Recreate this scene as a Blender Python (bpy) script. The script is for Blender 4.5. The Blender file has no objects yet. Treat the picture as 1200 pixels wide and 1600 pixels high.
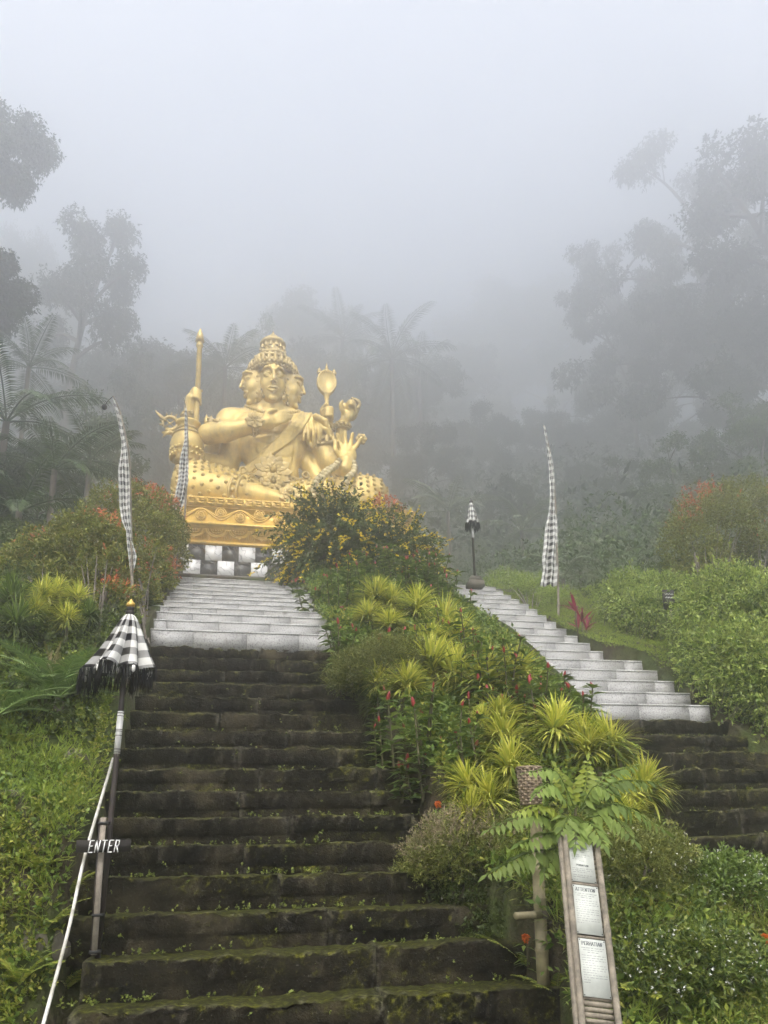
import bpy, math, random
import numpy as np
from mathutils import Vector, Matrix

scene = bpy.context.scene
COL = scene.collection
random.seed(7)
RNG = np.random.default_rng(11)
R_ = math.radians

# ------------------------------------------------------------------ camera
YAW, PITCH, ROLL = R_(11.63666), R_(14.0), R_(-1.05112)
FPX, CYPX = 1202.0, 1021.563            # focal length and principal row, in photo pixels (1200 x 1600)
_F = np.array([math.sin(YAW) * math.cos(PITCH), math.cos(YAW) * math.cos(PITCH), math.sin(PITCH)])
_R0 = np.array([math.cos(YAW), -math.sin(YAW), 0.0])
_U0 = np.cross(_R0, _F)
_R = _R0 * math.cos(ROLL) + _U0 * math.sin(ROLL)
_U = -_R0 * math.sin(ROLL) + _U0 * math.cos(ROLL)
cam_data = bpy.data.cameras.new('camera')
cam = bpy.data.objects.new('camera', cam_data)
COL.objects.link(cam)
cam.matrix_world = Matrix(((_R[0], _U[0], -_F[0], 0), (_R[1], _U[1], -_F[1], 0), (_R[2], _U[2], -_F[2], 0), (0, 0, 0, 1)))
cam_data.sensor_fit = 'AUTO'
cam_data.sensor_width = 36.0
cam_data.lens = 36.0 * FPX / 1600.0
cam_data.shift_y = (CYPX - 800.0) / 1600.0
cam_data.clip_start = 0.05
cam_data.clip_end = 1000.0
scene.camera = cam


def at(x, y, Y):
    """The world point on the vertical plane at distance Y up the hill that the photo shows at (x, y)."""
    d = _F + _R * ((x - 600.0) / FPX) - _U * ((y - CYPX) / FPX)
    d = d * (Y / d[1])
    return float(d[0]), float(d[1]), float(d[2])


# ------------------------------------------------------------------ sky, sun, exposure
SUN_EL, SUN_AZ = R_(52.0), R_(195.0)     # soft sun high behind the cloud
world = bpy.data.worlds.new('World')
scene.world = world
world.use_nodes = True
wn = world.node_tree
wn.nodes.clear()
w_out = wn.nodes.new('ShaderNodeOutputWorld')
w_bg = wn.nodes.new('ShaderNodeBackground')
w_hsv = wn.nodes.new('ShaderNodeHueSaturation')
w_sky = wn.nodes.new('ShaderNodeTexSky')
w_sky.sky_type = 'NISHITA'
w_sky.sun_disc = False
w_sky.sun_elevation = SUN_EL
w_sky.sun_rotation = SUN_AZ
w_sky.air_density = 1.0
w_sky.dust_density = 4.0
w_sky.ozone_density = 1.0
w_hsv.inputs['Saturation'].default_value = 0.48
w_bg.inputs['Strength'].default_value = 0.15
wn.links.new(w_sky.outputs[0], w_hsv.inputs['Color'])
wn.links.new(w_hsv.outputs[0], w_bg.inputs['Color'])
wn.links.new(w_bg.outputs[0], w_out.inputs[0])

sun_d = bpy.data.lights.new('sun', 'SUN')
sun_d.energy = 1.5
sun_d.angle = R_(40.0)
sun_d.color = (1.0, 0.95, 0.88)
sun = bpy.data.objects.new('sun', sun_d)
COL.objects.link(sun)
_sd = Vector((math.sin(SUN_AZ) * math.cos(SUN_EL), math.cos(SUN_AZ) * math.cos(SUN_EL), math.sin(SUN_EL)))
sun.rotation_euler = _sd.to_track_quat('Z', 'Y').to_euler()
sun.location = (0, 0, 30)

scene.view_settings.view_transform = 'Standard'
scene.view_settings.look = 'None'
scene.view_settings.exposure = 1.12
scene.view_settings.gamma = 1.0
scene.view_settings.use_curve_mapping = False
scene.render.engine = 'CYCLES'
cy = scene.cycles
cy.use_denoising = True
cy.max_bounces = 10
cy.diffuse_bounces = 3
cy.glossy_bounces = 2
cy.transmission_bounces = 3
cy.volume_bounces = 8
cy.transparent_max_bounces = 8
cy.use_adaptive_sampling = True
cy.adaptive_threshold = 0.02
scene.render.film_transparent = False


# ------------------------------------------------------------------ object helpers
def props(o, label=None, cat=None, group=None, kind=None):
    if label: o['label'] = label
    if cat: o['category'] = cat
    if group: o['group'] = group
    if kind: o['kind'] = kind
    return o


def link(o, parent=None):
    COL.objects.link(o)
    if parent is not None:
        o.parent = parent
    return o


def thing(name, label, cat, loc=(0, 0, 0), rz=0.0, group=None):
    o = bpy.data.objects.new(name, None)
    o.empty_display_size = 0.1
    o.location = loc
    o.rotation_euler = (0, 0, rz)
    props(o, label, cat, group)
    return link(o)


def obj(name, me, mat=None, parent=None, loc=None, kind=None, label=None):
    o = bpy.data.objects.new(name, me)
    if mat is not None and len(me.materials) == 0:
        me.materials.append(mat)
    if loc is not None:
        o.location = loc
    props(o, label, None, None, kind)
    return link(o, parent)


def dup(root, loc=None, rz=None, scale=None, label=None, group=None):
    r = root.copy()
    COL.objects.link(r)
    if loc is not None: r.location = loc
    if rz is not None: r.rotation_euler = (0, 0, rz)
    if scale is not None: r.scale = (scale, scale, scale)
    if label: r['label'] = label
    if group: r['group'] = group
    for ch in list(root.children):
        c = ch.copy()
        COL.objects.link(c)
        c.parent = r
        for g in list(ch.children):
            d = g.copy()
            COL.objects.link(d)
            d.parent = c
    return r


def mesh_np(name, V, F, smooth=False, attrs=None, uv=None):
    """A mesh from an (n,3) vertex array and (m,3)/(m,4) face array, or a list of such face arrays."""
    V = np.asarray(V, dtype=np.float32)
    Fs = F if isinstance(F, list) else [F]
    Fs = [np.asarray(f, dtype=np.int32) for f in Fs if len(f)]
    me = bpy.data.meshes.new(name)
    me.vertices.add(len(V))
    me.vertices.foreach_set('co', V.ravel())
    loops = np.concatenate([f.ravel() for f in Fs])
    tot = np.concatenate([np.full(len(f), f.shape[1], dtype=np.int32) for f in Fs])
    start = np.concatenate([[0], np.cumsum(tot)[:-1]]).astype(np.int32)
    me.loops.add(len(loops))
    me.loops.foreach_set('vertex_index', loops)
    me.polygons.add(len(tot))
    me.polygons.foreach_set('loop_start', start)
    me.polygons.foreach_set('loop_total', tot)
    if smooth:
        me.polygons.foreach_set('use_smooth', np.ones(len(tot), dtype=bool))
    me.update(calc_edges=True)
    if attrs:
        for k, a in attrs.items():
            at_ = me.attributes.new(k, 'FLOAT', 'POINT')
            at_.data.foreach_set('value', np.asarray(a, dtype=np.float32))
    if uv is not None:
        ul = me.uv_layers.new(name='UVMap')
        ul.data.foreach_set('uv', np.asarray(uv, dtype=np.float32)[loops].ravel())
    me.validate()
    return me


class MB:
    """Collects shapes and builds them as one mesh."""
    def __init__(self):
        self.V, self.F3, self.F4, self.n = [], [], [], 0

    def add(self, V, F):
        V = np.asarray(V, dtype=np.float64).reshape(-1, 3)
        F = np.asarray(F, dtype=np.int64)
        (self.F3 if F.shape[1] == 3 else self.F4).append(F + self.n)
        self.V.append(V)
        self.n += len(V)
        return self

    def box(self, c, s, M=None, taper=1.0):
        x, y, z = np.array(s) / 2.0
        V = np.array([[-x, -y, -z], [x, -y, -z], [x, y, -z], [-x, y, -z],
                      [-x * taper, -y * taper, z], [x * taper, -y * taper, z], [x * taper, y * taper, z], [-x * taper, y * taper, z]])
        if M is not None: V = V @ np.array(M).T
        V = V + np.array(c)
        F = [[3, 2, 1, 0], [4, 5, 6, 7], [0, 1, 5, 4], [1, 2, 6, 5], [2, 3, 7, 6], [3, 0, 4, 7]]
        return self.add(V, F)

    def tube(self, P, r, n=8, cap=True):
        P = np.asarray(P, dtype=np.float64)
        m = len(P)
        r = np.full(m, r, dtype=float) if np.isscalar(r) else np.asarray(r, dtype=float)
        T = np.gradient(P, axis=0)
        T /= np.linalg.norm(T, axis=1, keepdims=True) + 1e-9
        ref = np.array([0.31, 0.17, 0.93]) if abs(T[0] @ np.array([0.31, 0.17, 0.93])) < .95 else np.array([1., 0, 0])
        rings = []
        u = None
        for i in range(m):
            if u is None: u = np.cross(T[i], ref)
            u = u - T[i] * (u @ T[i])
            u /= np.linalg.norm(u) + 1e-9
            v = np.cross(T[i], u)
            a = np.arange(n) * 2 * math.pi / n
            rings.append(P[i] + r[i] * (np.cos(a)[:, None] * u + np.sin(a)[:, None] * v))
        V = np.concatenate(rings)
        F = []
        for i in range(m - 1):
            for j in range(n):
                k = (j + 1) % n
                F.append([i * n + j, i * n + k, (i + 1) * n + k, (i + 1) * n + j])
        self.add(V, F)
        if cap:
            b = self.n - len(V)
            V2 = np.array([P[0], P[-1]])
            F3 = [[len(V2) * 0, 0, 0]]
            self.V.append(V2)
            F3 = []
            for j in range(n):
                k = (j + 1) % n
                F3.append([self.n, b + k, b + j])
                F3.append([self.n + 1, b + (m - 1) * n + j, b + (m - 1) * n + k])
            self.F3.append(np.array(F3))
            self.n += 2
        return self

    def lathe(self, prof, n=24, c=(0, 0, 0), M=None):
        prof = np.asarray(prof, dtype=float)     # (r, z)
        a = np.arange(n) * 2 * math.pi / n
        V = np.stack([prof[:, 0][:, None] * np.cos(a), prof[:, 0][:, None] * np.sin(a), np.repeat(prof[:, 1][:, None], n, 1)], -1).reshape(-1, 3)
        if M is not None: V = V @ np.array(M).T
        V = V + np.array(c)
        m = len(prof)
        i, j = np.meshgrid(np.arange(m - 1), np.arange(n), indexing='ij')
        k = (j + 1) % n
        F = np.stack([i * n + j, i * n + k, (i + 1) * n + k, (i + 1) * n + j], -1).reshape(-1, 4)
        return self.add(V, F)

    def ball(self, c, r, n=8, m=6, M=None):
        r = np.array([r, r, r] if np.isscalar(r) else r, dtype=float)
        t = np.linspace(0, math.pi, m + 1)
        a = np.arange(n) * 2 * math.pi / n
        V = np.stack([np.sin(t)[:, None] * np.cos(a), np.sin(t)[:, None] * np.sin(a), np.repeat(-np.cos(t)[:, None], n, 1)], -1).reshape(-1, 3) * r
        if M is not None: V = V @ np.array(M).T
        V = V + np.array(c)
        i, j = np.meshgrid(np.arange(m), np.arange(n), indexing='ij')
        k = (j + 1) % n
        F = np.stack([i * n + j, i * n + k, (i + 1) * n + k, (i + 1) * n + j], -1).reshape(-1, 4)
        return self.add(V, F)

    def ring(self, c, R, r, n=24, m=8, M=None):
        a = np.arange(n) * 2 * math.pi / n
        b = np.arange(m) * 2 * math.pi / m
        V = np.stack([(R + r * np.cos(b))[None, :] * np.cos(a)[:, None], (R + r * np.cos(b))[None, :] * np.sin(a)[:, None], np.repeat(r * np.sin(b)[None, :], n, 0)], -1).reshape(-1, 3)
        if M is not None: V = V @ np.array(M).T
        V = V + np.array(c)
        i, j = np.meshgrid(np.arange(n), np.arange(m), indexing='ij')
        i2, j2 = (i + 1) % n, (j + 1) % m
        F = np.stack([i * m + j, i2 * m + j, i2 * m + j2, i * m + j2], -1).reshape(-1, 4)
        return self.add(V, F)

    def mesh(self, name, smooth=False):
        fs = []
        if self.F3: fs.append(np.concatenate(self.F3))
        if self.F4: fs.append(np.concatenate(self.F4))
        return mesh_np(name, np.concatenate(self.V), fs, smooth)

    def build(self, name, mat, parent=None, loc=None, smooth=False, kind=None, label=None):
        return obj(name, self.mesh(name, smooth), mat, parent, loc, kind, label)


def rotm(ax, a):
    return np.array(Matrix.Rotation(a, 3, ax))


def catmull(P, n):
    P = np.asarray(P, dtype=float)
    if len(P) < 3:
        t = np.linspace(0, 1, n)[:, None]
        return P[0] * (1 - t) + P[-1] * t
    Q = np.vstack([2 * P[0] - P[1], P, 2 * P[-1] - P[-2]])
    out = []
    for u in np.linspace(0, len(P) - 1 - 1e-6, n):
        i = int(u); t = u - i
        a, b, c, d = Q[i], Q[i + 1], Q[i + 2], Q[i + 3]
        out.append(0.5 * (2 * b + (c - a) * t + (2 * a - 5 * b + 4 * c - d) * t * t + (3 * b - a - 3 * c + d) * t ** 3))
    return np.array(out)


def unit(v):
    return v / (np.linalg.norm(v, axis=-1, keepdims=True) + 1e-9)


def leaves_np(P, D, L, W, N=None, fold=0.25, droop=0.0, five=True, rng=RNG):
    """Leaf blades: base at P, pointing along D, length L, width W. Returns V, F (triangles)."""
    n = len(P)
    L = np.broadcast_to(np.asarray(L, float), (n,))[:, None]
    W = np.broadcast_to(np.asarray(W, float), (n,))[:, None]
    D = unit(D)
    if N is None:
        N = rng.normal(size=(n, 3)) * 0.6 + np.array([0, 0, 1.0])
    S = unit(np.cross(D, N))
    N = np.cross(S, D)
    dz = np.array([0, 0, -1.0])
    tip = P + D * L + dz * L * droop
    mid = P + D * L * 0.45 + dz * L * droop * 0.2
    l = mid + S * W * 0.5 + N * W * fold
    r = mid - S * W * 0.5 + N * W * fold
    i = np.arange(n)
    if five:
        V = np.stack([P, l, mid, r, tip], 1).reshape(-1, 3)
        b = i[:, None] * 5
        F = np.concatenate([b + np.array([[0, 2, 1]]), b + np.array([[0, 3, 2]]), b + np.array([[1, 2, 4]]), b + np.array([[2, 3, 4]])])
    else:
        V = np.stack([P, l, r, tip], 1).reshape(-1, 3)
        b = i[:, None] * 4
        F = np.concatenate([b + np.array([[0, 2, 1]]), b + np.array([[1, 2, 3]])])
    return V, F


def blades_np(P, D, L, W, nseg=4, droop=0.6, rng=RNG, fold=0.15, tipw=0.05):
    """Strap leaves that arch over: returns V, F (quads), t along the blade."""
    n = len(P)
    L = np.broadcast_to(np.asarray(L, float), (n,))
    W = np.broadcast_to(np.asarray(W, float), (n,))
    D = unit(np.asarray(D, float))
    dr = np.broadcast_to(np.asarray(droop, float), (n,))
    S = unit(np.cross(D, np.array([0, 0, 1.0]) + rng.normal(size=(n, 3)) * 0.05))
    pos = P.copy()
    d = D.copy()
    rows, ts = [], []
    for s in range(nseg + 1):
        t = s / nseg
        w = W * (math.sin(math.pi * (0.16 + 0.80 * t)) * (1 - tipw) + tipw) * (0.12 if s == nseg else 1)
        up = unit(np.cross(S, d))
        rows.append(np.stack([pos + S * (w / 2)[:, None], pos - S * (w / 2)[:, None]], 1))
        ts.append(np.full((n, 2), t))
        pos = pos + d * (L / nseg)[:, None]
        d = unit(d + np.array([0, 0, -1.0]) * (dr / nseg * (0.5 + t))[:, None])
    V = np.stack(rows, 1).reshape(-1, 3)          # n, nseg+1, 2
    T = np.stack(ts, 1).reshape(-1)
    b = (np.arange(n) * (nseg + 1) * 2)[:, None]
    F = np.concatenate([b + np.array([[2 * s, 2 * s + 1, 2 * s + 3, 2 * s + 2]]) for s in range(nseg)])
    return V, F, T


def join_np(parts):
    """[(V, F), ...] -> V, F with the same face size."""
    Vs, Fs, n = [], [], 0
    for V, F in parts:
        Vs.append(V); Fs.append(np.asarray(F) + n); n += len(V)
    return np.concatenate(Vs), np.concatenate(Fs)


# ------------------------------------------------------------------ materials
def mat_new(name):
    m = bpy.data.materials.new(name)
    m.use_nodes = True
    nt = m.node_tree
    nt.nodes.clear()
    out = nt.nodes.new('ShaderNodeOutputMaterial')
    b = nt.nodes.new('ShaderNodeBsdfPrincipled')
    nt.links.new(b.outputs[0], out.inputs['Surface'])
    return m, nt, b, out


def nd(nt, t, **kw):
    n = nt.nodes.new(t)
    for k, v in kw.items():
        if k in n.inputs: n.inputs[k].default_value = v
        else: setattr(n, k, v)
    return n


def ramp(nt, fac, stops, interp='LINEAR'):
    r = nt.nodes.new('ShaderNodeValToRGB')
    r.color_ramp.interpolation = interp
    el = r.color_ramp.elements
    while len(el) < len(stops): el.new(0.5)
    for e, (p, c) in zip(el, stops):
        e.position = p
        e.color = (c[0], c[1], c[2], 1) if not np.isscalar(c) else (c, c, c, 1)
    nt.links.new(fac, r.inputs[0])
    return r.outputs[0]


def noise(nt, scale, detail=4, rough=0.55, vec=None, out=0):
    n = nt.nodes.new('ShaderNodeTexNoise')
    n.inputs['Scale'].default_value = scale
    n.inputs['Detail'].default_value = detail
    n.inputs['Roughness'].default_value = rough
    if vec is not None: nt.links.new(vec, n.inputs['Vector'])
    return n.outputs[out]


def mix(nt, fac, a, b, mode='MIX'):
    m = nt.nodes.new('ShaderNodeMix')
    m.data_type = 'RGBA'
    m.blend_type = mode
    for s, v in ((m.inputs[0], fac), (m.inputs[6], a), (m.inputs[7], b)):
        if isinstance(v, bpy.types.NodeSocket): nt.links.new(v, s)
        elif np.isscalar(v): s.default_value = v
        else: s.default_value = (v[0], v[1], v[2], 1)
    return m.outputs[2]


def math_n(nt, op, a, b=None, clamp=False):
    m = nt.nodes.new('ShaderNodeMath')
    m.operation = op
    m.use_clamp = clamp
    for s, v in zip(m.inputs, (a, b)):
        if v is None: continue
        if isinstance(v, bpy.types.NodeSocket): nt.links.new(v, s)
        else: s.default_value = v
    return m.outputs[0]


def bump(nt, b, height, strength=0.4, dist=0.02):
    n = nt.nodes.new('ShaderNodeBump')
    n.inputs['Strength'].default_value = strength
    n.inputs['Distance'].default_value = dist
    nt.links.new(height, n.inputs['Height'])
    nt.links.new(n.outputs[0], b.inputs['Normal'])


def texco(nt, kind='Object'):
    return nt.nodes.new('ShaderNodeTexCoord').outputs[kind]


def m_leaf(name, cols, rough=0.5, trans=0.35, var=0.25, spec=0.3, attr=None, attr_cols=None):
    """Leaves: each leaf its own shade from the ramp; each plant a little lighter or darker."""
    m, nt, b, out = mat_new(name)
    geo = nt.nodes.new('ShaderNodeNewGeometry')
    n = len(cols)
    c = ramp(nt, geo.outputs['Random Per Island'], [(i / max(1, n - 1), cols[i]) for i in range(n)])
    if attr:
        a = nt.nodes.new('ShaderNodeAttribute'); a.attribute_name = attr
        c2 = ramp(nt, a.outputs['Fac'], attr_cols)
        c = mix(nt, 0.75, c, c2)
    info = nt.nodes.new('ShaderNodeObjectInfo')
    v = math_n(nt, 'MULTIPLY_ADD', info.outputs['Random'], var)
    v.node.inputs[2].default_value = 1 - var / 2
    hs = nt.nodes.new('ShaderNodeHueSaturation')
    nt.links.new(c, hs.inputs['Color'])
    nt.links.new(v, hs.inputs['Value'])
    c = hs.outputs[0]
    nt.links.new(c, b.inputs['Base Color'])
    b.inputs['Roughness'].default_value = rough
    b.inputs['Specular IOR Level'].default_value = spec
    t = nt.nodes.new('ShaderNodeBsdfTranslucent')
    nt.links.new(c, t.inputs['Color'])
    mx = nt.nodes.new('ShaderNodeMixShader')
    mx.inputs[0].default_value = trans
    nt.links.new(b.outputs[0], mx.inputs[1])
    nt.links.new(t.outputs[0], mx.inputs[2])
    nt.links.new(mx.outputs[0], out.inputs['Surface'])
    return m


def m_simple(name, col, rough=0.6, metal=0.0, col2=None, scale=8.0, bmp=0.0, spec=0.4):
    m, nt, b, out = mat_new(name)
    co = texco(nt)
    if col2 is not None:
        f = noise(nt, scale, 5, 0.6, co)
        c = ramp(nt, f, [(0.35, col), (0.65, col2)])
        nt.links.new(c, b.inputs['Base Color'])
    else:
        b.inputs['Base Color'].default_value = (*col, 1)
    b.inputs['Roughness'].default_value = rough
    b.inputs['Metallic'].default_value = metal
    b.inputs['Specular IOR Level'].default_value = spec
    if bmp: bump(nt, b, noise(nt, scale * 4, 5, 0.6, co), bmp, 0.01)
    return m


def m_moss_stone():
    m, nt, b, out = mat_new('mossy_stone')
    co = texco(nt)
    geo = nt.nodes.new('ShaderNodeNewGeometry')
    info = nt.nodes.new('ShaderNodeObjectInfo')
    n1 = noise(nt, 3.2, 8, 0.65, geo.outputs['Position'])
    n2 = noise(nt, 26, 6, 0.7, geo.outputs['Position'])
    n3 = noise(nt, 1.5, 5, 0.6, geo.outputs['Position'])
    n4 = noise(nt, 90, 3, 0.6, geo.outputs['Position'])
    c = ramp(nt, n1, [(0.34, (0.003, 0.0026, 0.0018)), (0.52, (0.011, 0.009, 0.0055)), (0.68, (0.045, 0.037, 0.021))])
    v = math_n(nt, 'MULTIPLY_ADD', info.outputs['Random'], 0.7); v.node.inputs[2].default_value = 0.65
    c = mix(nt, 1.0, c, v, 'MULTIPLY')
    # moss: thick on the treads and the upper edge, thin on the risers
    sep = nt.nodes.new('ShaderNodeSeparateXYZ'); nt.links.new(geo.outputs['Normal'], sep.inputs[0])
    up = math_n(nt, 'MULTIPLY', sep.outputs[2], 0.20)
    mm = math_n(nt, 'ADD', math_n(nt, 'MULTIPLY', n3, 0.55), math_n(nt, 'MULTIPLY', n2, 0.5))
    mm = math_n(nt, 'ADD', mm, up)
    mf = ramp(nt, mm, [(0.565, 0.0), (0.70, 0.92)])
    moss = ramp(nt, n2, [(0.38, (0.006, 0.007, 0.001)), (0.53, (0.034, 0.036, 0.004)), (0.70, (0.14, 0.14, 0.014))])
    c = mix(nt, mf, c, moss)
    # pale lichen flecks
    ed = ramp(nt, geo.outputs['Pointiness'], [(0.53, 0.0), (0.60, 0.65)])
    ed = math_n(nt, 'MULTIPLY', ed, ramp(nt, n2, [(0.42, 0.0), (0.55, 1.0)]))
    c = mix(nt, ed, c, (0.11, 0.10, 0.075))
    lf = ramp(nt, n4, [(0.66, 0.0), (0.72, 0.55)])
    c = mix(nt, lf, c, (0.20, 0.19, 0.16))
    n5 = noise(nt, 5.5, 6, 0.65, geo.outputs['Position'])
    lf2 = ramp(nt, n5, [(0.735, 0.0), (0.755, 1.0)])
    c = mix(nt, lf2, c, (0.34, 0.33, 0.30))
    nt.links.new(c, b.inputs['Base Color'])
    b.inputs['Roughness'].default_value = 0.95
    b.inputs['Specular IOR Level'].default_value = 0.15
    h = math_n(nt, 'ADD', n2, math_n(nt, 'MULTIPLY', n4, 0.5))
    bump(nt, b, h, 0.9, 0.02)
    return m


def m_granite(name, base, spot=0.55, stain=True):
    m, nt, b, out = mat_new(name)
    geo = nt.nodes.new('ShaderNodeNewGeometry')
    info = nt.nodes.new('ShaderNodeObjectInfo')
    n1 = noise(nt, 75, 2, 0.5, geo.outputs['Position'])
    c = ramp(nt, n1, [(0.34, tuple(x * 0.45 for x in base)), (0.45, base), (0.62, tuple(min(1, x * 1.18) for x in base))])
    v = math_n(nt, 'MULTIPLY_ADD', info.outputs['Random'], 0.08); v.node.inputs[2].default_value = 0.96
    c = mix(nt, 1.0, c, v, 'MULTIPLY')
    if stain:
        mp = nt.nodes.new('ShaderNodeMapping'); mp.inputs['Scale'].default_value = (3.2, 3.0, 1.0)
        nt.links.new(geo.outputs['Position'], mp.inputs[0])
        n2 = noise(nt, 1.6, 5, 0.65, mp.outputs[0])
        sf = ramp(nt, n2, [(0.62, 0.0), (0.72, 0.75)])
        c = mix(nt, sf, c, (0.055, 0.050, 0.042))
        n3 = noise(nt, 0.9, 4, 0.6, geo.outputs['Position'])
        c = mix(nt, ramp(nt, n3, [(0.45, 0.0), (0.7, 0.35)]), c, (0.22, 0.21, 0.17))
    nt.links.new(c, b.inputs['Base Color'])
    b.inputs['Roughness'].default_value = 0.55
    return m


def m_gold(name, col, dark=(0.10, 0.065, 0.02), grime=0.55):
    m, nt, b, out = mat_new(name)
    co = texco(nt)
    mp = nt.nodes.new('ShaderNodeMapping'); mp.inputs['Scale'].default_value = (2.2, 2.2, 0.7)
    nt.links.new(co, mp.inputs[0])
    n1 = noise(nt, 1.6, 7, 0.65, mp.outputs[0])
    n2 = noise(nt, 14, 5, 0.6, co)
    c = ramp(nt, n2, [(0.3, tuple(x * 0.85 for x in col)), (0.7, tuple(min(1, x * 1.1) for x in col))])
    n3 = noise(nt, 3.1, 6, 0.6, co)
    c = mix(nt, ramp(nt, n3, [(0.54, 0.0), (0.72, 0.25)]), c, tuple(x * 0.55 + 0.16 for x in col))
    c = mix(nt, ramp(nt, n1, [(0.47, 0.0), (0.68, grime)]), c, dark)
    nt.links.new(c, b.inputs['Base Color'])
    b.inputs['Metallic'].default_value = 0.22
    b.inputs['Roughness'].default_value = 0.36
    bump(nt, b, n2, 0.12, 0.02)
    return m


def m_gingham(name, nu, nv, grey=0.22, white=0.62, black=0.012):
    """Balinese black, grey and white check, laid out along the cloth's own UVs."""
    m, nt, b, out = mat_new(name)
    uv = nt.nodes.new('ShaderNodeUVMap')
    sep = nt.nodes.new('ShaderNodeSeparateXYZ')
    nt.links.new(uv.outputs[0], sep.inputs[0])
    a = math_n(nt, 'GREATER_THAN', math_n(nt, 'FRACT', math_n(nt, 'MULTIPLY', sep.outputs[0], nu)), 0.5)
    c = math_n(nt, 'GREATER_THAN', math_n(nt, 'FRACT', math_n(nt, 'MULTIPLY', sep.outputs[1], nv)), 0.5)
    s = math_n(nt, 'MULTIPLY', math_n(nt, 'ADD', a, c), 0.5)
    col = ramp(nt, s, [(0.0, (white, white, white * 0.95)), (0.3, (grey, grey, grey * 0.97)), (0.75, (black, black, black * 1.2))], 'CONSTANT')
    n = noise(nt, 9, 4, 0.6, texco(nt))
    col = mix(nt, ramp(nt, n, [(0.4, 0.0), (0.8, 0.3)]), col, (0.13, 0.12, 0.09))
    nt.links.new(col, b.inputs['Base Color'])
    b.inputs['Roughness'].default_value = 0.9
    b.inputs['Specular IOR Level'].default_value = 0.1
    t = nt.nodes.new('ShaderNodeBsdfTranslucent')
    nt.links.new(col, t.inputs['Color'])
    mx = nt.nodes.new('ShaderNodeMixShader'); mx.inputs[0].default_value = 0.2
    nt.links.new(b.outputs[0], mx.inputs[1]); nt.links.new(t.outputs[0], mx.inputs[2])
    nt.links.new(mx.outputs[0], out.inputs['Surface'])
    return m


def m_marble(name, base, vein, inv=False):
    m, nt, b, out = mat_new(name)
    co = texco(nt)
    info = nt.nodes.new('ShaderNodeObjectInfo')
    add = nt.nodes.new('ShaderNodeVectorMath'); add.operation = 'ADD'
    nt.links.new(co, add.inputs[0])
    sc = nt.nodes.new('ShaderNodeVectorMath'); sc.operation = 'SCALE'
    sc.inputs[0].default_value = (37.0, 11.0, 23.0)
    nt.links.new(info.outputs['Random'], sc.inputs['Scale'])
    nt.links.new(sc.outputs[0], add.inputs[1])
    w = nt.nodes.new('ShaderNodeTexWave')
    w.bands_direction = 'DIAGONAL'
    w.inputs['Scale'].default_value = 3.0
    w.inputs['Distortion'].default_value = 9.0
    w.inputs['Detail'].default_value = 4
    w.inputs['Detail Scale'].default_value = 2.0
    nt.links.new(add.outputs[0], w.inputs['Vector'])
    f = ramp(nt, w.outputs['Fac'], [(0.0, 0.8), (0.06, 0.1), (0.25, 0.0)])
    c = mix(nt, f, base, vein)
    nt.links.new(c, b.inputs['Base Color'])
    b.inputs['Roughness'].default_value = 0.25
    return m


MAT = {}
# ================================================================== ground
H_STEP, T_MOSS, Y0, Z0 = 0.2, 0.292415, 5.18678, -0.17417
T_GRAN = 0.375
Y_GR = Y0 + 12 * T_MOSS                   # where the left granite flight begins


def sstep(a, b, x):
    t = np.clip((x - a) / (b - a), 0, 1)
    return t * t * (3 - 2 * t)


def stair_z(Y):
    """Height of the line through the step edges."""
    Y = np.asarray(Y, dtype=float)
    z = np.where(Y < Y_GR, Z0 + (Y - Y0) * H_STEP / T_MOSS, Z0 + 12 * H_STEP + (Y - Y_GR) * H_STEP / T_GRAN)
    return np.minimum(z, 4.63)


def vnoise(X, Y, s, seed=0):
    X = np.asarray(X, float) * s + seed * 17.3; Y = np.asarray(Y, float) * s + seed * 9.1
    xi, yi = np.floor(X), np.floor(Y)
    fx, fy = X - xi, Y - yi
    fx, fy = fx * fx * (3 - 2 * fx), fy * fy * (3 - 2 * fy)
    h = lambda a, b: np.modf(np.abs(np.sin(a * 127.1 + b * 311.7 + seed * 3.3) * 43758.5453))[0]
    return (h(xi, yi) * (1 - fx) * (1 - fy) + h(xi + 1, yi) * fx * (1 - fy) + h(xi, yi + 1) * (1 - fx) * fy + h(xi + 1, yi + 1) * fx * fy) - 0.5


def isl_edge(Y):
    return np.interp(Y, [4.3, 4.9, 6.4, 8.7, 13.0], [1.85, 1.66, 1.48, 1.16, 1.2])


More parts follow.
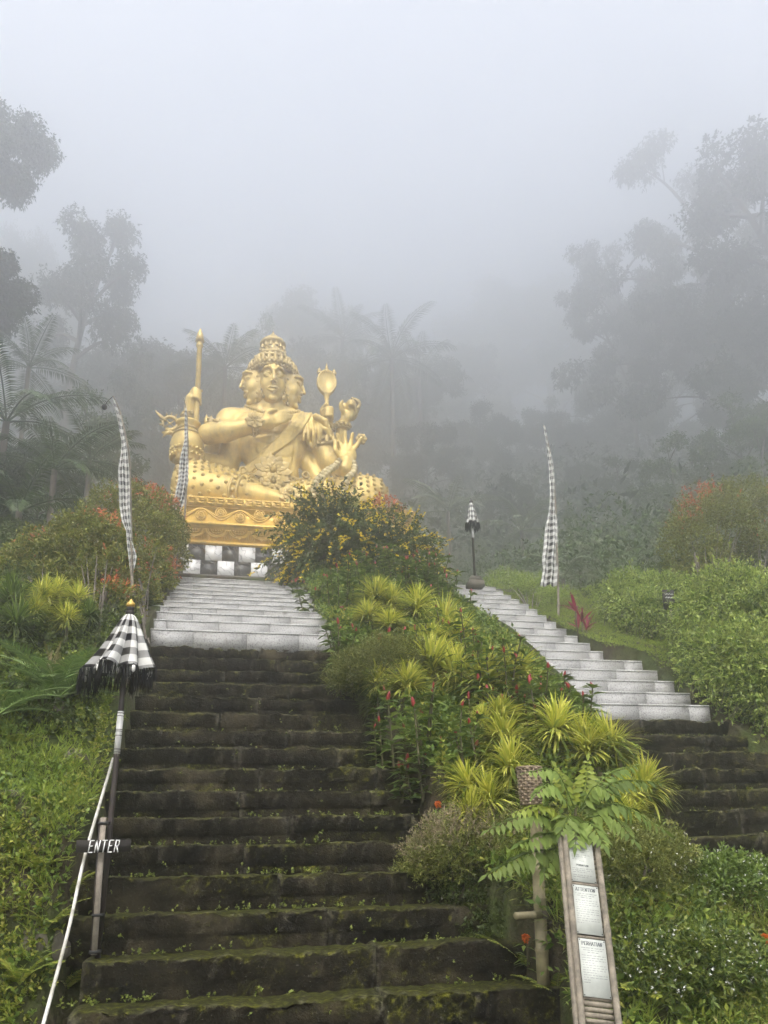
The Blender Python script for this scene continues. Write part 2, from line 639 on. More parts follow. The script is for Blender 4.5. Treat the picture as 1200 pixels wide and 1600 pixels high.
def ground_z(X, Y):
    X = np.asarray(X, float); Y = np.asarray(Y, float)
    s = stair_z(Y)
    # left bank: a steep earth face near the camera, then a planted slope along the stairs
    top_l = stair_z(np.maximum(Y, 5.5)) + 0.25 + 0.45 * sstep(0.9, 3.2, -X) + 0.25 * sstep(2.5, 6.0, -X)
    face = sstep(3.9, 5.5, Y + 0.18 * vnoise(X, Y, 1.1, 3))
    zl = -1.35 + (top_l + 1.35) * face
    # planted island between the two flights
    zi = np.maximum(stair_z(np.maximum(Y, 3.6)) + 0.22 + 0.16 * sstep(4.6, 6.0, Y), -1.6)
    zi = np.where(Y < 4.9, -1.35 + (stair_z(4.9) + 0.22 + 1.35) * sstep(3.2, 4.9, Y), zi)
    # right of the right flight
    zr = s + 0.05 + 0.30 * sstep(5.4, 9.0, X) + 0.15 * vnoise(X, Y, 0.5, 5)
    under = s - 0.46
    under = np.where(Y < 4.2, np.minimum(under, -1.05), under)
    z = np.where(X < -0.88, zl, under)
    zi = zi - 0.30 * sstep(2.4, 3.3, X) * (Y < 5.6)
    z = np.where((X > isl_edge(Y)) & (X < 3.45), zi, z)
    z = np.where(X > np.where(Y > 6.9, np.where(Y > 8.9, 4.84, 5.2), 6.8), zr, z)
    z = np.where((X >= 3.45) & (Y < 4.7), np.minimum(zi, z + 3), z)
    # soften into the floor in front
    z = np.where(Y < 3.2, np.minimum(z, -1.55), z)
    # the terrace in front of the statue
    up_ = 4.60 + 2.30 * sstep(13.6, 20.5, Y)
    far = np.where(Y > 12.9, up_, z)
    # forested hillside
    hill = up_ + np.maximum(0, Y - 28) * 0.50
    hill = hill + np.minimum(np.maximum(0, X - 9), 40) * 0.30 + np.minimum(np.maximum(0, -X - 4.5), 30) * 0.26
    side = np.maximum(np.where(Y > 12.9, far, z), 0)
    w = sstep(12.5, 17.0, Y)
    side_r = np.where((X > 6) & (Y > 8), np.maximum(z, z + (X - 6) * 0.22 * sstep(8, 12, Y)), z)
    zz = np.where(Y > 12.9, up_ * (1 - w) + hill * w, side_r)
    zz = np.where((X > 4.9) & (Y > 12.9) & (Y < 17), np.maximum(4.45, zz - 0.1), zz)
    n = 0.10 * vnoise(X, Y, 0.9, 1) + 0.05 * vnoise(X, Y, 3.1, 2)
    n = n * np.where((Y > 12.7) & (Y < 28) & (X > -4) & (X < 9), 0.1, 1.0)
    return zz + n + np.where(Y > 22, 1.2 * vnoise(X, Y, 0.12, 4), 0)


def axis(parts):
    out = []
    for a, b, n in parts: out.append(np.linspace(a, b, n, endpoint=False))
    return np.concatenate(out + [[parts[-1][1]]])


gx = axis([(-120, -12, 30), (-12, -3, 36), (-3, 7.2, 170), (7.2, 14, 34), (14, 140, 40)])
gy = axis([(-25, 2.8, 12), (2.8, 9.6, 120), (9.6, 14.5, 60), (14.5, 30, 42), (30, 168, 64)])
GX, GY = np.meshgrid(gx, gy, indexing='ij')
GZ = ground_z(GX, GY)
GV = np.stack([GX, GY, GZ], -1).reshape(-1, 3)
ni, nj = GX.shape
I, J = np.meshgrid(np.arange(ni - 1), np.arange(nj - 1), indexing='ij')
GF = np.stack([I * nj + J, (I + 1) * nj + J, (I + 1) * nj + J + 1, I * nj + J + 1], -1).reshape(-1, 4)


def m_ground():
    m, nt, b, out = mat_new('earth_and_moss')
    geo = nt.nodes.new('ShaderNodeNewGeometry')
    n1 = noise(nt, 1.3, 7, 0.62, geo.outputs['Position'])
    n2 = noise(nt, 17, 6, 0.65, geo.outputs['Position'])
    c = ramp(nt, n2, [(0.3, (0.022, 0.018, 0.012)), (0.6, (0.055, 0.043, 0.028)), (0.8, (0.09, 0.075, 0.05))])
    g = ramp(nt, n2, [(0.3, (0.020, 0.032, 0.008)), (0.65, (0.055, 0.075, 0.018))])
    c = mix(nt, ramp(nt, n1, [(0.42, 0.0), (0.58, 0.9)]), c, g)
    nt.links.new(c, b.inputs['Base Color'])
    b.inputs['Roughness'].default_value = 0.95
    b.inputs['Specular IOR Level'].default_value = 0.15
    bump(nt, b, n2, 0.8, 0.05)
    return m


MAT['ground'] = m_ground()
gr = obj('ground', mesh_np('ground', GV, GF, True), MAT['ground'])
props(gr, 'dark earth slope under the plants and stairs', None, None, 'structure')

# ================================================================== mossy stone steps
MAT['moss'] = m_moss_stone()


def block_mesh(x0, x1, y0, y1, zt, zb, seed, joint=True):
    """A weathered stone: uneven front edge, an undercut lower course, a worn top."""
    rng = np.random.default_rng(seed)
    n = max(5, int((x1 - x0) / 0.035))
    xs = np.linspace(x0, x1, n)
    hh = zt - zb
    und = rng.uniform(0.006, 0.022) if joint and rng.random() < 0.75 else 0.0
    jz = zt - hh * rng.uniform(0.40, 0.56)
    prof = [(y0 + und + 0.004, zb), (y0 + und, jz - 0.012), (y0 + 0.010 * (und > 0) + und * 0.5, jz), (y0, jz + 0.012), (y0 - 0.002, zt - 0.022), (y0 + 0.002, zt - 0.006), (y0 + 0.010, zt), ((y0 + y1) / 2, zt + 0.002), (y1, zt - 0.004)]
    P = np.array(prof)
    m = len(P)
    V = np.zeros((n, m, 3))
    V[:, :, 0] = xs[:, None]
    V[:, :, 1] = P[:, 0][None]
    V[:, :, 2] = P[:, 1][None]
    edge = np.interp(np.arange(n), np.arange(0, n + 3, 3), rng.normal(size=len(np.arange(0, n + 3, 3)))) * 0.008
    V[:, 3:, 2] += edge[:, None] * np.array([.3, .8, 1, 1, .7, .4])[None]
    V[:, :, 1] += rng.normal(size=(n, m)) * 0.006
    V[:, 4:6, 1] += rng.normal(size=(n, 1)) * 0.006 + rng.uniform(-0.008, 0.008)
    V[:, 5:, 2] += rng.normal(size=(n, m - 5)) * 0.004
    V[0, :, 1] += 0.003; V[-1, :, 1] += 0.003            # the joint between stones
    V[:, 4:7, 1] += (np.abs(rng.normal(size=(n, 1))) ** 2 * 0.006).clip(0, .03)
    VV = V.reshape(-1, 3)
    i, j = np.meshgrid(np.arange(n - 1), np.arange(m - 1), indexing='ij')
    F = np.stack([i * m + j, (i + 1) * m + j, (i + 1) * m + j + 1, i * m + j + 1], -1).reshape(-1, 4)
    # closed ends
    e0 = np.stack([np.arange(m - 1), np.arange(1, m)], -1)
    base = len(VV)
    extra = np.array([[x0, y1, zb], [x1, y1, zb]])
    VV = np.concatenate([VV, extra])
    F3 = np.concatenate([np.stack([np.full(m - 1, base), e0[:, 0], e0[:, 1]], -1),
                         np.stack([np.full(m - 1, base + 1), (n - 1) * m + e0[:, 1], (n - 1) * m + e0[:, 0]], -1)])
    return mesh_np('stone_block', VV, [F, F3], False)


moss_stairs = props(link(bpy.data.objects.new('mossy_stairs', None)), 'dark mossy stone steps of both flights', None, None, 'structure')
rr = random.Random(3)
for k in range(-6, 13):
    ye, zt = Y0 + k * T_MOSS, Z0 + k * H_STEP
    ye += rr.uniform(-0.012, 0.012)
    if k == -2: ye -= 0.02
    if k == -3: ye -= 0.03
    spans = []
    xl = -0.95 if k > -2 else -0.72 - 0.0 * k
    xr = min(2.05, float(isl_edge(ye)) + .25) if k > -3 else 3.0
    spans.append((xl, xr))
    if -3 <= k <= 7:
        spans.append((3.3, 5.35 if k == 7 else (5.75 if k == 6 else 7.0)))
    for (a, b) in spans:
        x = a
        while x < b - 0.05:
            w = rr.uniform(0.8, 1.6)
            x2 = b if x + w > b - 0.35 else x + w
            dz = rr.uniform(-0.005, 0.005)
            obj('stone_block', block_mesh(x, x2 - 0.004, ye + rr.uniform(-0.004, 0.004), ye + T_MOSS + 0.06, zt + dz, zt - H_STEP - 0.06, rr.randrange(10 ** 6)), MAT['moss'], moss_stairs)
            x = x2

# ================================================================== granite steps
MAT['granite'] = m_granite('grey_granite', (0.275, 0.275, 0.27))
MAT['granite_edge'] = m_granite('granite_tread', (0.35, 0.35, 0.34), stain=False)
granite_stairs = props(link(bpy.data.objects.new('granite_stairs', None)), 'pale speckled granite steps above the mossy ones', None, None, 'structure')


def granite_step(x0, x1, y, zt, h, run, off):
    x = x0 - off
    while x < x1 - 0.02:
        a, b = max(x, x0), min(x + 0.6, x1)
        x += 0.6
        if b - a < 0.03: continue
        j = rr.uniform(-0.002, 0.002)
        r = MB().box(((a + b) / 2, y + 0.02 + j, zt - 0.0205 - (h + 0.01) / 2), (b - a - 0.004, 0.04, h + 0.01))
        r.build('granite_riser', MAT['granite'], granite_stairs)
        t = MB().box(((a + b) / 2, y + run / 2 + 0.005 + j, zt - 0.010), (b - a - 0.003, run + 0.018, 0.020))
        t.build('granite_tread', MAT['granite_edge'], granite_stairs)


LY = [8.70, 9.00, 9.345, 9.75, 10.16, 10.58, 11.01, 11.43, 11.81, 12.23, 12.61, 12.98]
for i in range(12):
    y2 = LY[i + 1] if i < 11 else LY[i] + 0.42
    # the flight opens a little to the left towards the top
    granite_step(-0.92 - 0.024 * i, 1.70, LY[i], Z0 + (13 + i) * H_STEP, H_STEP, y2 - LY[i] + 0.05, 0.3 * (i % 2) + 0.1)
RY = [7.43, 7.755, 8.05, 8.375, 8.70, 9.04, 9.375, 9.735, 10.07, 10.40, 10.73, 11.06, 11.40, 11.78, 12.15, 12.52, 12.88]
for i in range(17):
    y2 = RY[i + 1] if i < 16 else RY[i] + 0.42
    granite_step(3.3, 5.15 if i < 5 else 4.80, RY[i], Z0 + (8 + i) * H_STEP, H_STEP, y2 - RY[i] + 0.05, 0.3 * (i % 2) + 0.2)
    if i < 5:      # stone core behind the wider lower steps
        pass
core = MB()
for i in range(12):
    z = Z0 + (13 + i) * H_STEP
    core.box((0.39, LY[i] + 0.30, z - 0.18), (2.6, 0.50, 0.30))
for i in range(17):
    z = Z0 + (8 + i) * H_STEP
    w = 1.84 if i < 5 else 1.49
    core.box((3.3 + w / 2, RY[i] + 0.30, z - 0.18), (w, 0.50, 0.30))
MAT['concrete'] = m_simple('weathered_concrete', (0.16, 0.155, 0.14), 0.9, 0, (0.09, 0.085, 0.07), 6, 0.4)
core.build('stair_core', MAT['concrete'], granite_stairs)

# terrace slab behind the top step, with its kerb
terr = props(link(bpy.data.objects.new('terrace_pavement', None)), 'grey paved terrace in front of the statue base', None, None, 'structure')
MB().box((1.9, 13.45, 4.55), (6.6, 1.0, 0.14)).build('paving', MAT['concrete'], terr)
MB().box((1.6, 23.2, 6.90), (8.0, 6.6, 0.14)).build('paving', MAT['concrete'], terr)
MB().box((-1.55, 13.25, 4.66), (1.0, 0.16, 0.16)).build('kerb', MAT['granite'], terr)

# ================================================================== mist
hz = MB().box((10, 75, 50.0), (320, 210, 108.0)).build('haze', None)
m = bpy.data.materials.new('mist')
m.use_nodes = True
nt = m.node_tree
nt.nodes.clear()
mo = nt.nodes.new('ShaderNodeOutputMaterial')
pv = nt.nodes.new('ShaderNodeVolumePrincipled')
pv.inputs['Color'].default_value = (0.985, 0.99, 0.995, 1)
pv.inputs['Density'].default_value = 0.0185
pv.inputs['Anisotropy'].default_value = 0.83
nt.links.new(pv.outputs[0], mo.inputs['Volume'])
hz.data.materials.append(m)
props(hz, 'thick pale mist hanging over the hillside', None, None, 'stuff')
# ================================================================== the golden statue
class Field:
    """A sculpting grid: shapes are blended in, then the skin is drawn out as a mesh."""
    def __init__(s, lo, hi, h):
        s.h = h
        s.lo = np.array(lo, float)
        n = np.ceil((np.array(hi) - s.lo) / h).astype(int) + 1
        s.ax = [s.lo[i] + h * np.arange(n[i]) for i in range(3)]
        s.F = np.full(n, 1.0, dtype=np.float32)

    def _sl(s, lo, hi, pad):
        sl = []
        for i in range(3):
            a = int(max(0, np.floor((lo[i] - pad - s.lo[i]) / s.h)))
            b = int(min(s.F.shape[i], np.ceil((hi[i] + pad - s.lo[i]) / s.h) + 1))
            if b <= a: return None
            sl.append(slice(a, b))
        return tuple(sl)

    def _grid(s, sl):
        return (s.ax[0][sl[0]][:, None, None].astype(np.float32), s.ax[1][sl[1]][None, :, None].astype(np.float32), s.ax[2][sl[2]][None, None, :].astype(np.float32))

    def put(s, d, sl, k, sub=False):
        a = s.F[sl]
        if sub:
            d = -d
            hh = np.clip(0.5 - 0.5 * (a - d) / k, 0, 1)
            # smooth max
            s.F[sl] = a + (d - a) * hh + k * hh * (1 - hh)
        else:
            hh = np.clip(0.5 + 0.5 * (a - d) / k, 0, 1)
            s.F[sl] = a + (d - a) * hh - k * hh * (1 - hh)

    def cone(s, a, b, r1, r2=None, k=0.05, sub=False):
        a, b = np.array(a, float), np.array(b, float)
        r2 = r1 if r2 is None else r2
        R = max(r1, r2)
        sl = s._sl(np.minimum(a, b) - R, np.maximum(a, b) + R, k + 2 * s.h)
        if sl is None: return
        x, y, z = s._grid(sl)
        ba = b - a
        t = np.clip(((x - a[0]) * ba[0] + (y - a[1]) * ba[1] + (z - a[2]) * ba[2]) / (ba @ ba + 1e-9), 0, 1)
        d = np.sqrt((x - a[0] - t * ba[0]) ** 2 + (y - a[1] - t * ba[1]) ** 2 + (z - a[2] - t * ba[2]) ** 2) - (r1 + (r2 - r1) * t)
        s.put(d, sl, k, sub)

    def path(s, P, r, k=0.03, sub=False):
        r = np.full(len(P), r) if np.isscalar(r) else np.asarray(r)
        for i in range(len(P) - 1): s.cone(P[i], P[i + 1], r[i], r[i + 1], k, sub)

    def ell(s, c, r, k=0.05, M=None, sub=False):
        c, r = np.array(c, float), np.array(r, float)
        R = np.full(3, r.max()) if M is not None else r
        sl = s._sl(c - R, c + R, k + 2 * s.h)
        if sl is None: return
        x, y, z = s._grid(sl)
        x, y, z = x - c[0], y - c[1], z - c[2]
        if M is not None:
            M = np.array(M)          # columns are the ellipsoid's own axes
            x, y, z = (M[0, 0] * x + M[1, 0] * y + M[2, 0] * z), (M[0, 1] * x + M[1, 1] * y + M[2, 1] * z), (M[0, 2] * x + M[1, 2] * y + M[2, 2] * z)
        k0 = np.sqrt((x / r[0]) ** 2 + (y / r[1]) ** 2 + (z / r[2]) ** 2)
        k1 = np.sqrt((x / r[0] ** 2) ** 2 + (y / r[1] ** 2) ** 2 + (z / r[2] ** 2) ** 2) + 1e-6
        s.put(k0 * (k0 - 1) / k1, sl, k, sub)

    def front(s, x, z):
        """The y of the frontmost skin at (x, z)."""
        i = int(np.clip(round((x - s.lo[0]) / s.h), 0, s.F.shape[0] - 1))
        j = int(np.clip(round((z - s.lo[2]) / s.h), 0, s.F.shape[2] - 1))
        col = s.F[i, :, j]
        ins = np.nonzero(col < 0)[0]
        if len(ins) == 0: return None
        q = ins[0]
        if q == 0: return s.ax[1][0]
        a, b = col[q - 1], col[q]
        return s.ax[1][q - 1] + s.h * a / (a - b)

    def skin(s, name):
        F = s.F
        n0, n1, n2 = F.shape
        neg = F < 0
        # cells crossed by the skin
        c = np.zeros((n0 - 1, n1 - 1, n2 - 1), dtype=np.int8)
        for dx in (0, 1):
            for dy in (0, 1):
                for dz in (0, 1):
                    c += neg[dx:n0 - 1 + dx, dy:n1 - 1 + dy, dz:n2 - 1 + dz]
        act = (c > 0) & (c < 8)
        ci = np.argwhere(act)
        idx = np.full(act.shape, -1, dtype=np.int32)
        idx[act] = np.arange(len(ci))
        acc = np.zeros((len(ci), 3)); cnt = np.zeros(len(ci))
        corners = [(dx, dy, dz) for dx in (0, 1) for dy in (0, 1) for dz in (0, 1)]
        val = {q: F[ci[:, 0] + q[0], ci[:, 1] + q[1], ci[:, 2] + q[2]] for q in corners}
        for a in corners:
            for axn in range(3):
                if a[axn]: continue
                b = list(a); b[axn] = 1; b = tuple(b)
                va, vb = val[a], val[b]
                m = (va < 0) != (vb < 0)
                t = va[m] / (va[m] - vb[m])
                p = np.tile(np.array(a, float), (m.sum(), 1))
                p[:, axn] += t
                acc[m] += p; cnt[m] += 1
        V = s.lo + (ci + acc / cnt[:, None]) * s.h
        quads = []
        for axn in range(3):
            sl0 = [slice(None)] * 3; sl1 = [slice(None)] * 3
            sl0[axn] = slice(0, -1); sl1[axn] = slice(1, None)
            A, B = neg[tuple(sl0)], neg[tuple(sl1)]
            e = np.argwhere(A != B)
            o1, o2 = [(1, 2), (2, 0), (0, 1)][axn]
            ok = (e[:, o1] > 0) & (e[:, o2] > 0) & (e[:, o1] < F.shape[o1] - 1) & (e[:, o2] < F.shape[o2] - 1)
            e = e[ok]
            q = []
            for (u, v) in ((-1, -1), (0, -1), (0, 0), (-1, 0)):
                w = e.copy(); w[:, o1] += u; w[:, o2] += v
                q.append(idx[w[:, 0], w[:, 1], w[:, 2]])
            q = np.stack(q, -1)
            fl = A[e[:, 0], e[:, 1], e[:, 2]]
            q[~fl] = q[~fl][:, ::-1]
            quads.append(q)
        Q = np.concatenate(quads)
        return mesh_np(name, V, Q, True)


MAT['gold'] = m_gold('gold_paint', (0.62, 0.45, 0.125))
MAT['gold_orn_shaded'] = m_gold('gold_ornament_shaded', (0.46, 0.335, 0.105), grime=0.6)  # darker than the body gold: shading of the relief put into the colour
MAT['gold_base'] = m_gold('gold_base_paint', (0.72, 0.46, 0.085), dark=(0.16, 0.09, 0.02), grime=0.45)
MAT['bead'] = m_gold('dull_bead_paint', (0.42, 0.345, 0.17), grime=0.5)

KS = 1.5                                   # the statue is half as big again and stands well back on the upper terrace
SO = (0.78 * KS, 15.1 * KS, 6.45 * KS)
statue = thing('golden_statue', 'huge golden four-faced deity statue seated cross-legged on the checkered base', 'statue', SO)

statue.scale = (KS, KS, KS)
B = Field((-2.25, -1.45, -0.05), (2.1, 0.75, 3.25), 0.023)
# torso
B.ell((0, 0.02, 0.55), (0.80, 0.52, 0.50), 0.1)
B.ell((0.0, -0.02, 1.15), (0.55, 0.40, 0.64), 0.12)
B.ell((-0.04, 0.0, 1.92), (0.73, 0.42, 0.72), 0.13)
B.cone((-0.78, 0.0, 2.40), (0.72, 0.0, 2.40), 0.29, 0.29, 0.12)
for sx in (-1, 1):
    B.ell((-0.06 + 0.36 * sx, -0.26, 2.22), (0.40, 0.21, 0.29), 0.05)
    B.cone((-0.04 + 0.10 * sx, 0.02, 2.80), (-0.04 + 0.55 * sx, 0.0, 2.55), 0.22, 0.20, 0.12)
B.cone((-0.05, 0.0, 2.55), (-0.06, -0.05, 3.05), 0.29, 0.27, 0.08)


def surf(F, P, out=0.0):
    r = []
    for x, z in P:
        y = F.front(x, z)
        if y is None: y = -0.2
        r.append((x, y - out, z))
    return r


# the stomach muscles, cut as soft grooves
for P in ([(-.02, 2.30), (-.02, 1.95), (0, 1.6), (0, 1.3), (0, 1.05)],):
    B.path(surf(B, catmull(P, 14), 0.018), 0.03, 0.035, True)
for z, w in ((1.98, 0.46), (1.72, 0.42), (1.46, 0.40)):
    B.path(surf(B, [(x, z + 0.10 * (abs(x) / w) ** 2) for x in np.linspace(-w, w, 13)], 0.018), 0.026, 0.035, True)
for sx in (-1, 1):
    B.path(surf(B, catmull([(sx * .44, 1.98), (sx * .42, 1.6), (sx * .36, 1.25), (sx * .2, 1.0)], 10), 0.018), 0.026, 0.04, True)
    B.path(surf(B, catmull([(-.06 + sx * .04, 2.0), (-.06 + sx * .3, 1.94), (-.06 + sx * .6, 2.02), (-.06 + sx * .70, 2.2)], 12), 0.012), 0.028, 0.04, True)


def finger(F, P, r, k=0.02):
    F.path(catmull(P, 7), np.linspace(r, r * 0.72, 7), k)


# right arm laid across the chest
B.ell((-0.92, -0.02, 2.36), (0.33, 0.30, 0.34), 0.08)
B.cone((-0.98, -0.06, 2.24), (-1.36, -0.42, 1.84), 0.26, 0.20, 0.08)
B.cone((-1.36, -0.42, 1.83), (-1.02, -0.62, 1.80), 0.20, 0.205, 0.08)
B.cone((-1.02, -0.62, 1.80), (-0.42, -0.68, 1.98), 0.205, 0.135, 0.06)
B.cone((-0.42, -0.68, 1.98), (-0.20, -0.66, 2.08), 0.145, 0.16, 0.05)
B.ell((-0.12, -0.64, 2.12), (0.20, 0.10, 0.155), 0.05, rotm('Y', -0.5))
for i, (dz, L) in enumerate(((0.13, .30), (0.06, .36), (-0.01, .34), (-0.08, .27))):
    finger(B, [(-0.06, -0.65, 2.13 + dz), (0.10, -0.66, 2.20 + dz * 1.05), (-0.04 + L, -0.58, 2.28 + dz * 0.9)], 0.05)
finger(B, [(-0.24, -0.70, 2.18), (-0.14, -0.74, 2.30), (0.0, -0.70, 2.36)], 0.052)
# arm under it that reaches out to the vase
B.cone((-0.80, 0.12, 2.15), (-0.98, 0.12, 1.42), 0.28, 0.24, 0.08)
B.cone((-0.98, 0.12, 1.42), (-1.62, -0.05, 1.46), 0.23, 0.15, 0.08)
B.cone((-1.62, -0.05, 1.46), (-1.92, -0.12, 1.42), 0.15, 0.15, 0.05)
for i in range(4):
    finger(B, [(-1.90, -0.10, 1.60 - 0.10 * i), (-2.08, -0.30, 1.60 - 0.10 * i), (-1.99, -0.52, 1.58 - 0.10 * i)], 0.056)
# rear arm raised with the spear
B.cone((-0.85, 0.30, 2.2), (-1.62, 0.32, 1.72), 0.24, 0.19, 0.08)
B.cone((-1.62, 0.32, 1.72), (-1.79, 0.08, 2.58), 0.18, 0.115, 0.05)
B.cone((-1.79, 0.08, 2.58), (-1.76, 0.0, 2.86), 0.115, 0.13, 0.04)
for i in range(4):
    finger(B, [(-1.78, -0.02, 2.78 + 0.065 * i), (-1.70, -0.14, 2.84 + 0.065 * i), (-1.60, -0.13, 2.80 + 0.06 * i), (-1.57, -0.02, 2.74 + 0.06 * i)], 0.042)
finger(B, [(-1.78, 0.04, 2.9), (-1.68, 0.05, 3.05), (-1.56, 0.02, 3.10)], 0.045)
# left upper arm, forearm and the open palm
B.ell((0.84, -0.04, 2.36), (0.30, 0.29, 0.34), 0.08)
B.cone((0.88, -0.06, 2.26), (1.18, -0.16, 1.50), 0.26, 0.21, 0.08)
B.cone((1.18, -0.16, 1.50), (1.44, -0.62, 1.16), 0.23, 0.16, 0.08)
B.cone((1.44, -0.62, 1.16), (1.47, -0.62, 1.36), 0.15, 0.15, 0.05)
B.ell((1.50, -0.60, 1.52), (0.20, 0.085, 0.24), 0.05)
for i, (L, sp) in enumerate(((0.30, -0.10), (0.37, -0.02), (0.35, 0.06), (0.26, 0.16))):
    x0 = 1.38 + 0.085 * i
    finger(B, [(x0, -0.61, 1.66), (x0 + sp * .5, -0.60, 1.66 + L * .55), (x0 + sp, -0.64, 1.66 + L)], 0.05)
finger(B, [(1.36, -0.62, 1.42), (1.24, -0.66, 1.58), (1.24, -0.64, 1.80)], 0.056)
B.path([(1.38, -0.69, 1.5), (1.48, -0.70, 1.42), (1.52, -0.70, 1.32)], 0.02, 0.03, True)
B.path([(1.40, -0.69, 1.6), (1.5, -0.70, 1.56), (1.62, -0.69, 1.60)], 0.018, 0.03, True)
# rear arms that hold the mirror and the conch
B.cone((0.80, 0.28, 2.2), (1.22, 0.36, 1.86), 0.22, 0.17, 0.08)
B.cone((1.22, 0.36, 1.86), (1.20, 0.10, 2.60), 0.15, 0.10, 0.05)
B.ell((1.18, 0.02, 2.74), (0.11, 0.12, 0.17), 0.04)
for i in range(4):
    finger(B, [(1.25, -0.04, 2.66 + 0.062 * i), (1.22, -0.17, 2.68 + 0.062 * i), (1.10, -0.17, 2.66 + 0.062 * i), (1.05, -0.04, 2.64 + 0.06 * i)], 0.04)
finger(B, [(1.06, 0.02, 2.74), (1.02, -0.06, 2.86), (1.10, -0.12, 2.97)], 0.045)
B.cone((0.78, 0.34, 2.05), (1.42, 0.34, 1.80), 0.2, 0.16, 0.08)
B.cone((1.42, 0.34, 1.80), (1.50, 0.02, 2.62), 0.155, 0.115, 0.05)
B.ell((1.60, -0.06, 2.80), (0.15, 0.10, 0.20), 0.05, rotm('Y', 0.45))
for i in range(4):
    finger(B, [(1.66, -0.10 + 0.05 * i, 2.92), (1.84, -0.08 + 0.06 * i, 3.00), (1.84, -0.12 + 0.06 * i, 3.12), (1.68, -0.16 + 0.06 * i, 3.15)], 0.042)
finger(B, [(1.50, -0.12, 2.78), (1.42, -0.18, 2.92), (1.46, -0.20, 3.03)], 0.045)
# hand resting on the left thigh
B.cone((0.72, 0.15, 1.75), (0.98, -0.10, 1.05), 0.22, 0.18, 0.08)
B.cone((0.98, -0.10, 1.05), (0.82, -0.74, 0.52), 0.17, 0.13, 0.06)
B.ell((0.92, -0.86, 0.48), (0.20, 0.17, 0.10), 0.05)
for i in range(4):
    finger(B, [(1.00, -0.98 + 0.09 * i, 0.50 + 0.03 * i), (1.20, -1.00 + 0.09 * i, 0.54 + 0.035 * i), (1.40 - 0.03 * abs(i - 1.5), -0.98 + 0.09 * i, 0.50 + 0.045 * i)], 0.052)
finger(B, [(0.84, -0.98, 0.48), (0.92, -1.08, 0.42), (1.08, -1.12, 0.38)], 0.055)
# legs
B.cone((-0.30, 0.0, 0.52), (-1.58, -0.42, 0.66), 0.52, 0.42, 0.1)
B.cone((-1.55, -0.60, 0.46), (-0.70, -0.94, 0.30), 0.38, 0.27, 0.08)
B.cone((-0.70, -0.94, 0.30), (0.34, -1.06, 0.13), 0.27, 0.155, 0.06)
B.ell((-0.42, -0.95, 0.27), (0.42, 0.22, 0.23), 0.06, rotm('Y', 0.12))
B.cone((0.34, -1.06, 0.12), (0.78, -1.0, 0.12), 0.15, 0.13, 0.06)
for i in range(4):
    finger(B, [(0.78, -1.08 + .07 * i, 0.1), (0.90, -1.10 + .07 * i, .12), (0.98, -1.09 + .07 * i, .10)], 0.045)
B.cone((0.30, 0.0, 0.52), (1.62, -0.42, 0.66), 0.50, 0.36, 0.1)
B.cone((1.60, -0.55, 0.45), (0.55, -0.80, 0.22), 0.34, 0.22, 0.08)
SKIN = B.skin('body')
obj('body', SKIN, MAT['gold'], statue)

# ---- studded trousers
Tt = Field((-2.25, -1.35, -0.05), (2.5, 0.75, 1.45), 0.023)
Tt.cone((-0.50, -0.06, 0.55), (-1.58, -0.42, 0.70), 0.54, 0.47, 0.1)
Tt.cone((-1.55, -0.60, 0.48), (-0.74, -0.93, 0.31), 0.43, 0.32, 0.08)
Tt.cone((0.50, -0.06, 0.55), (1.75, -0.42, 0.70), 0.52, 0.42, 0.1)
Tt.cone((1.75, -0.45, 0.72), (2.0, -0.52, 0.74), 0.40, 0.34, 0.1)
Tt.cone((1.80, -0.55, 0.48), (1.1, -0.70, 0.34), 0.38, 0.28, 0.08)
TR = Tt.skin('trousers')
trous = obj('trousers', TR, MAT['gold'], statue)
# raised studs, in rows over the cloth, coloured dark to read as shaded holes
nv = len(TR.vertices)
tv = np.zeros(nv * 3, dtype=np.float32); TR.vertices.foreach_get('co', tv); tv = tv.reshape(-1, 3)
tn = np.zeros(nv * 3, dtype=np.float32); TR.vertex_normals.foreach_get('vector', tn); tn = tn.reshape(-1, 3)
st = MB()
cell = 0.135
done = set()
for sx, ax0, ax1 in ((-1, np.array([-0.5, -0.06, .55]), np.array([-2.0, -0.5, .70])), (1, np.array([.5, -.06, .55]), np.array([2.3, -.52, .72]))):
    a = unit(ax1 - ax0)
    e1 = unit(np.cross(a, np.array([0, 0, 1.0]))); e2 = np.cross(a, e1)
    m = (tv[:, 0] * sx > 0.45) & (tn[:, 1] < 0.35)
    P = tv[m]; N = tn[m]
    u = (P - ax0) @ a
    ang = np.arctan2((P - ax0) @ e1, (P - ax0) @ e2)
    iu = np.floor(u / cell); iv = np.floor(ang * 0.50 / cell + 0.5 * (iu % 2))
    key = iu * 1000 + iv
    _, first = np.unique(key, return_index=True)
    cu = np.abs(u / cell - iu - 0.5) + np.abs(ang * 0.50 / cell + 0.5 * (iu % 2) - iv - 0.5)
    order = np.lexsort((cu, key))
    ks = key[order]
    firsts = order[np.concatenate([[True], ks[1:] != ks[:-1]])]
    for q in firsts:
        if cu[q] > 0.85: continue
        n = N[q]; p = P[q]
        t1 = unit(np.cross(n, a)); t2 = np.cross(n, t1)
        s_ = 0.05
        base = [p + s_ * (math.cos(w) * t1 + math.sin(w) * t2) - n * .01 for w in np.arange(6) * math.pi / 3]
        top = [p + s_ * .55 * (math.cos(w) * t1 + math.sin(w) * t2) + n * .035 for w in np.arange(6) * math.pi / 3]
        V = np.array(base + top + [p + n * .045])
        st.add(V, [[i, (i + 1) % 6, 6 + (i + 1) % 6, 6 + i] for i in range(6)])
        st.add(V, [[6 + i, 6 + (i + 1) % 6, 12] for i in range(6)])
st.build('stud_relief', MAT['gold_orn_shaded'], trous, kind='stuff')
hem = MB()
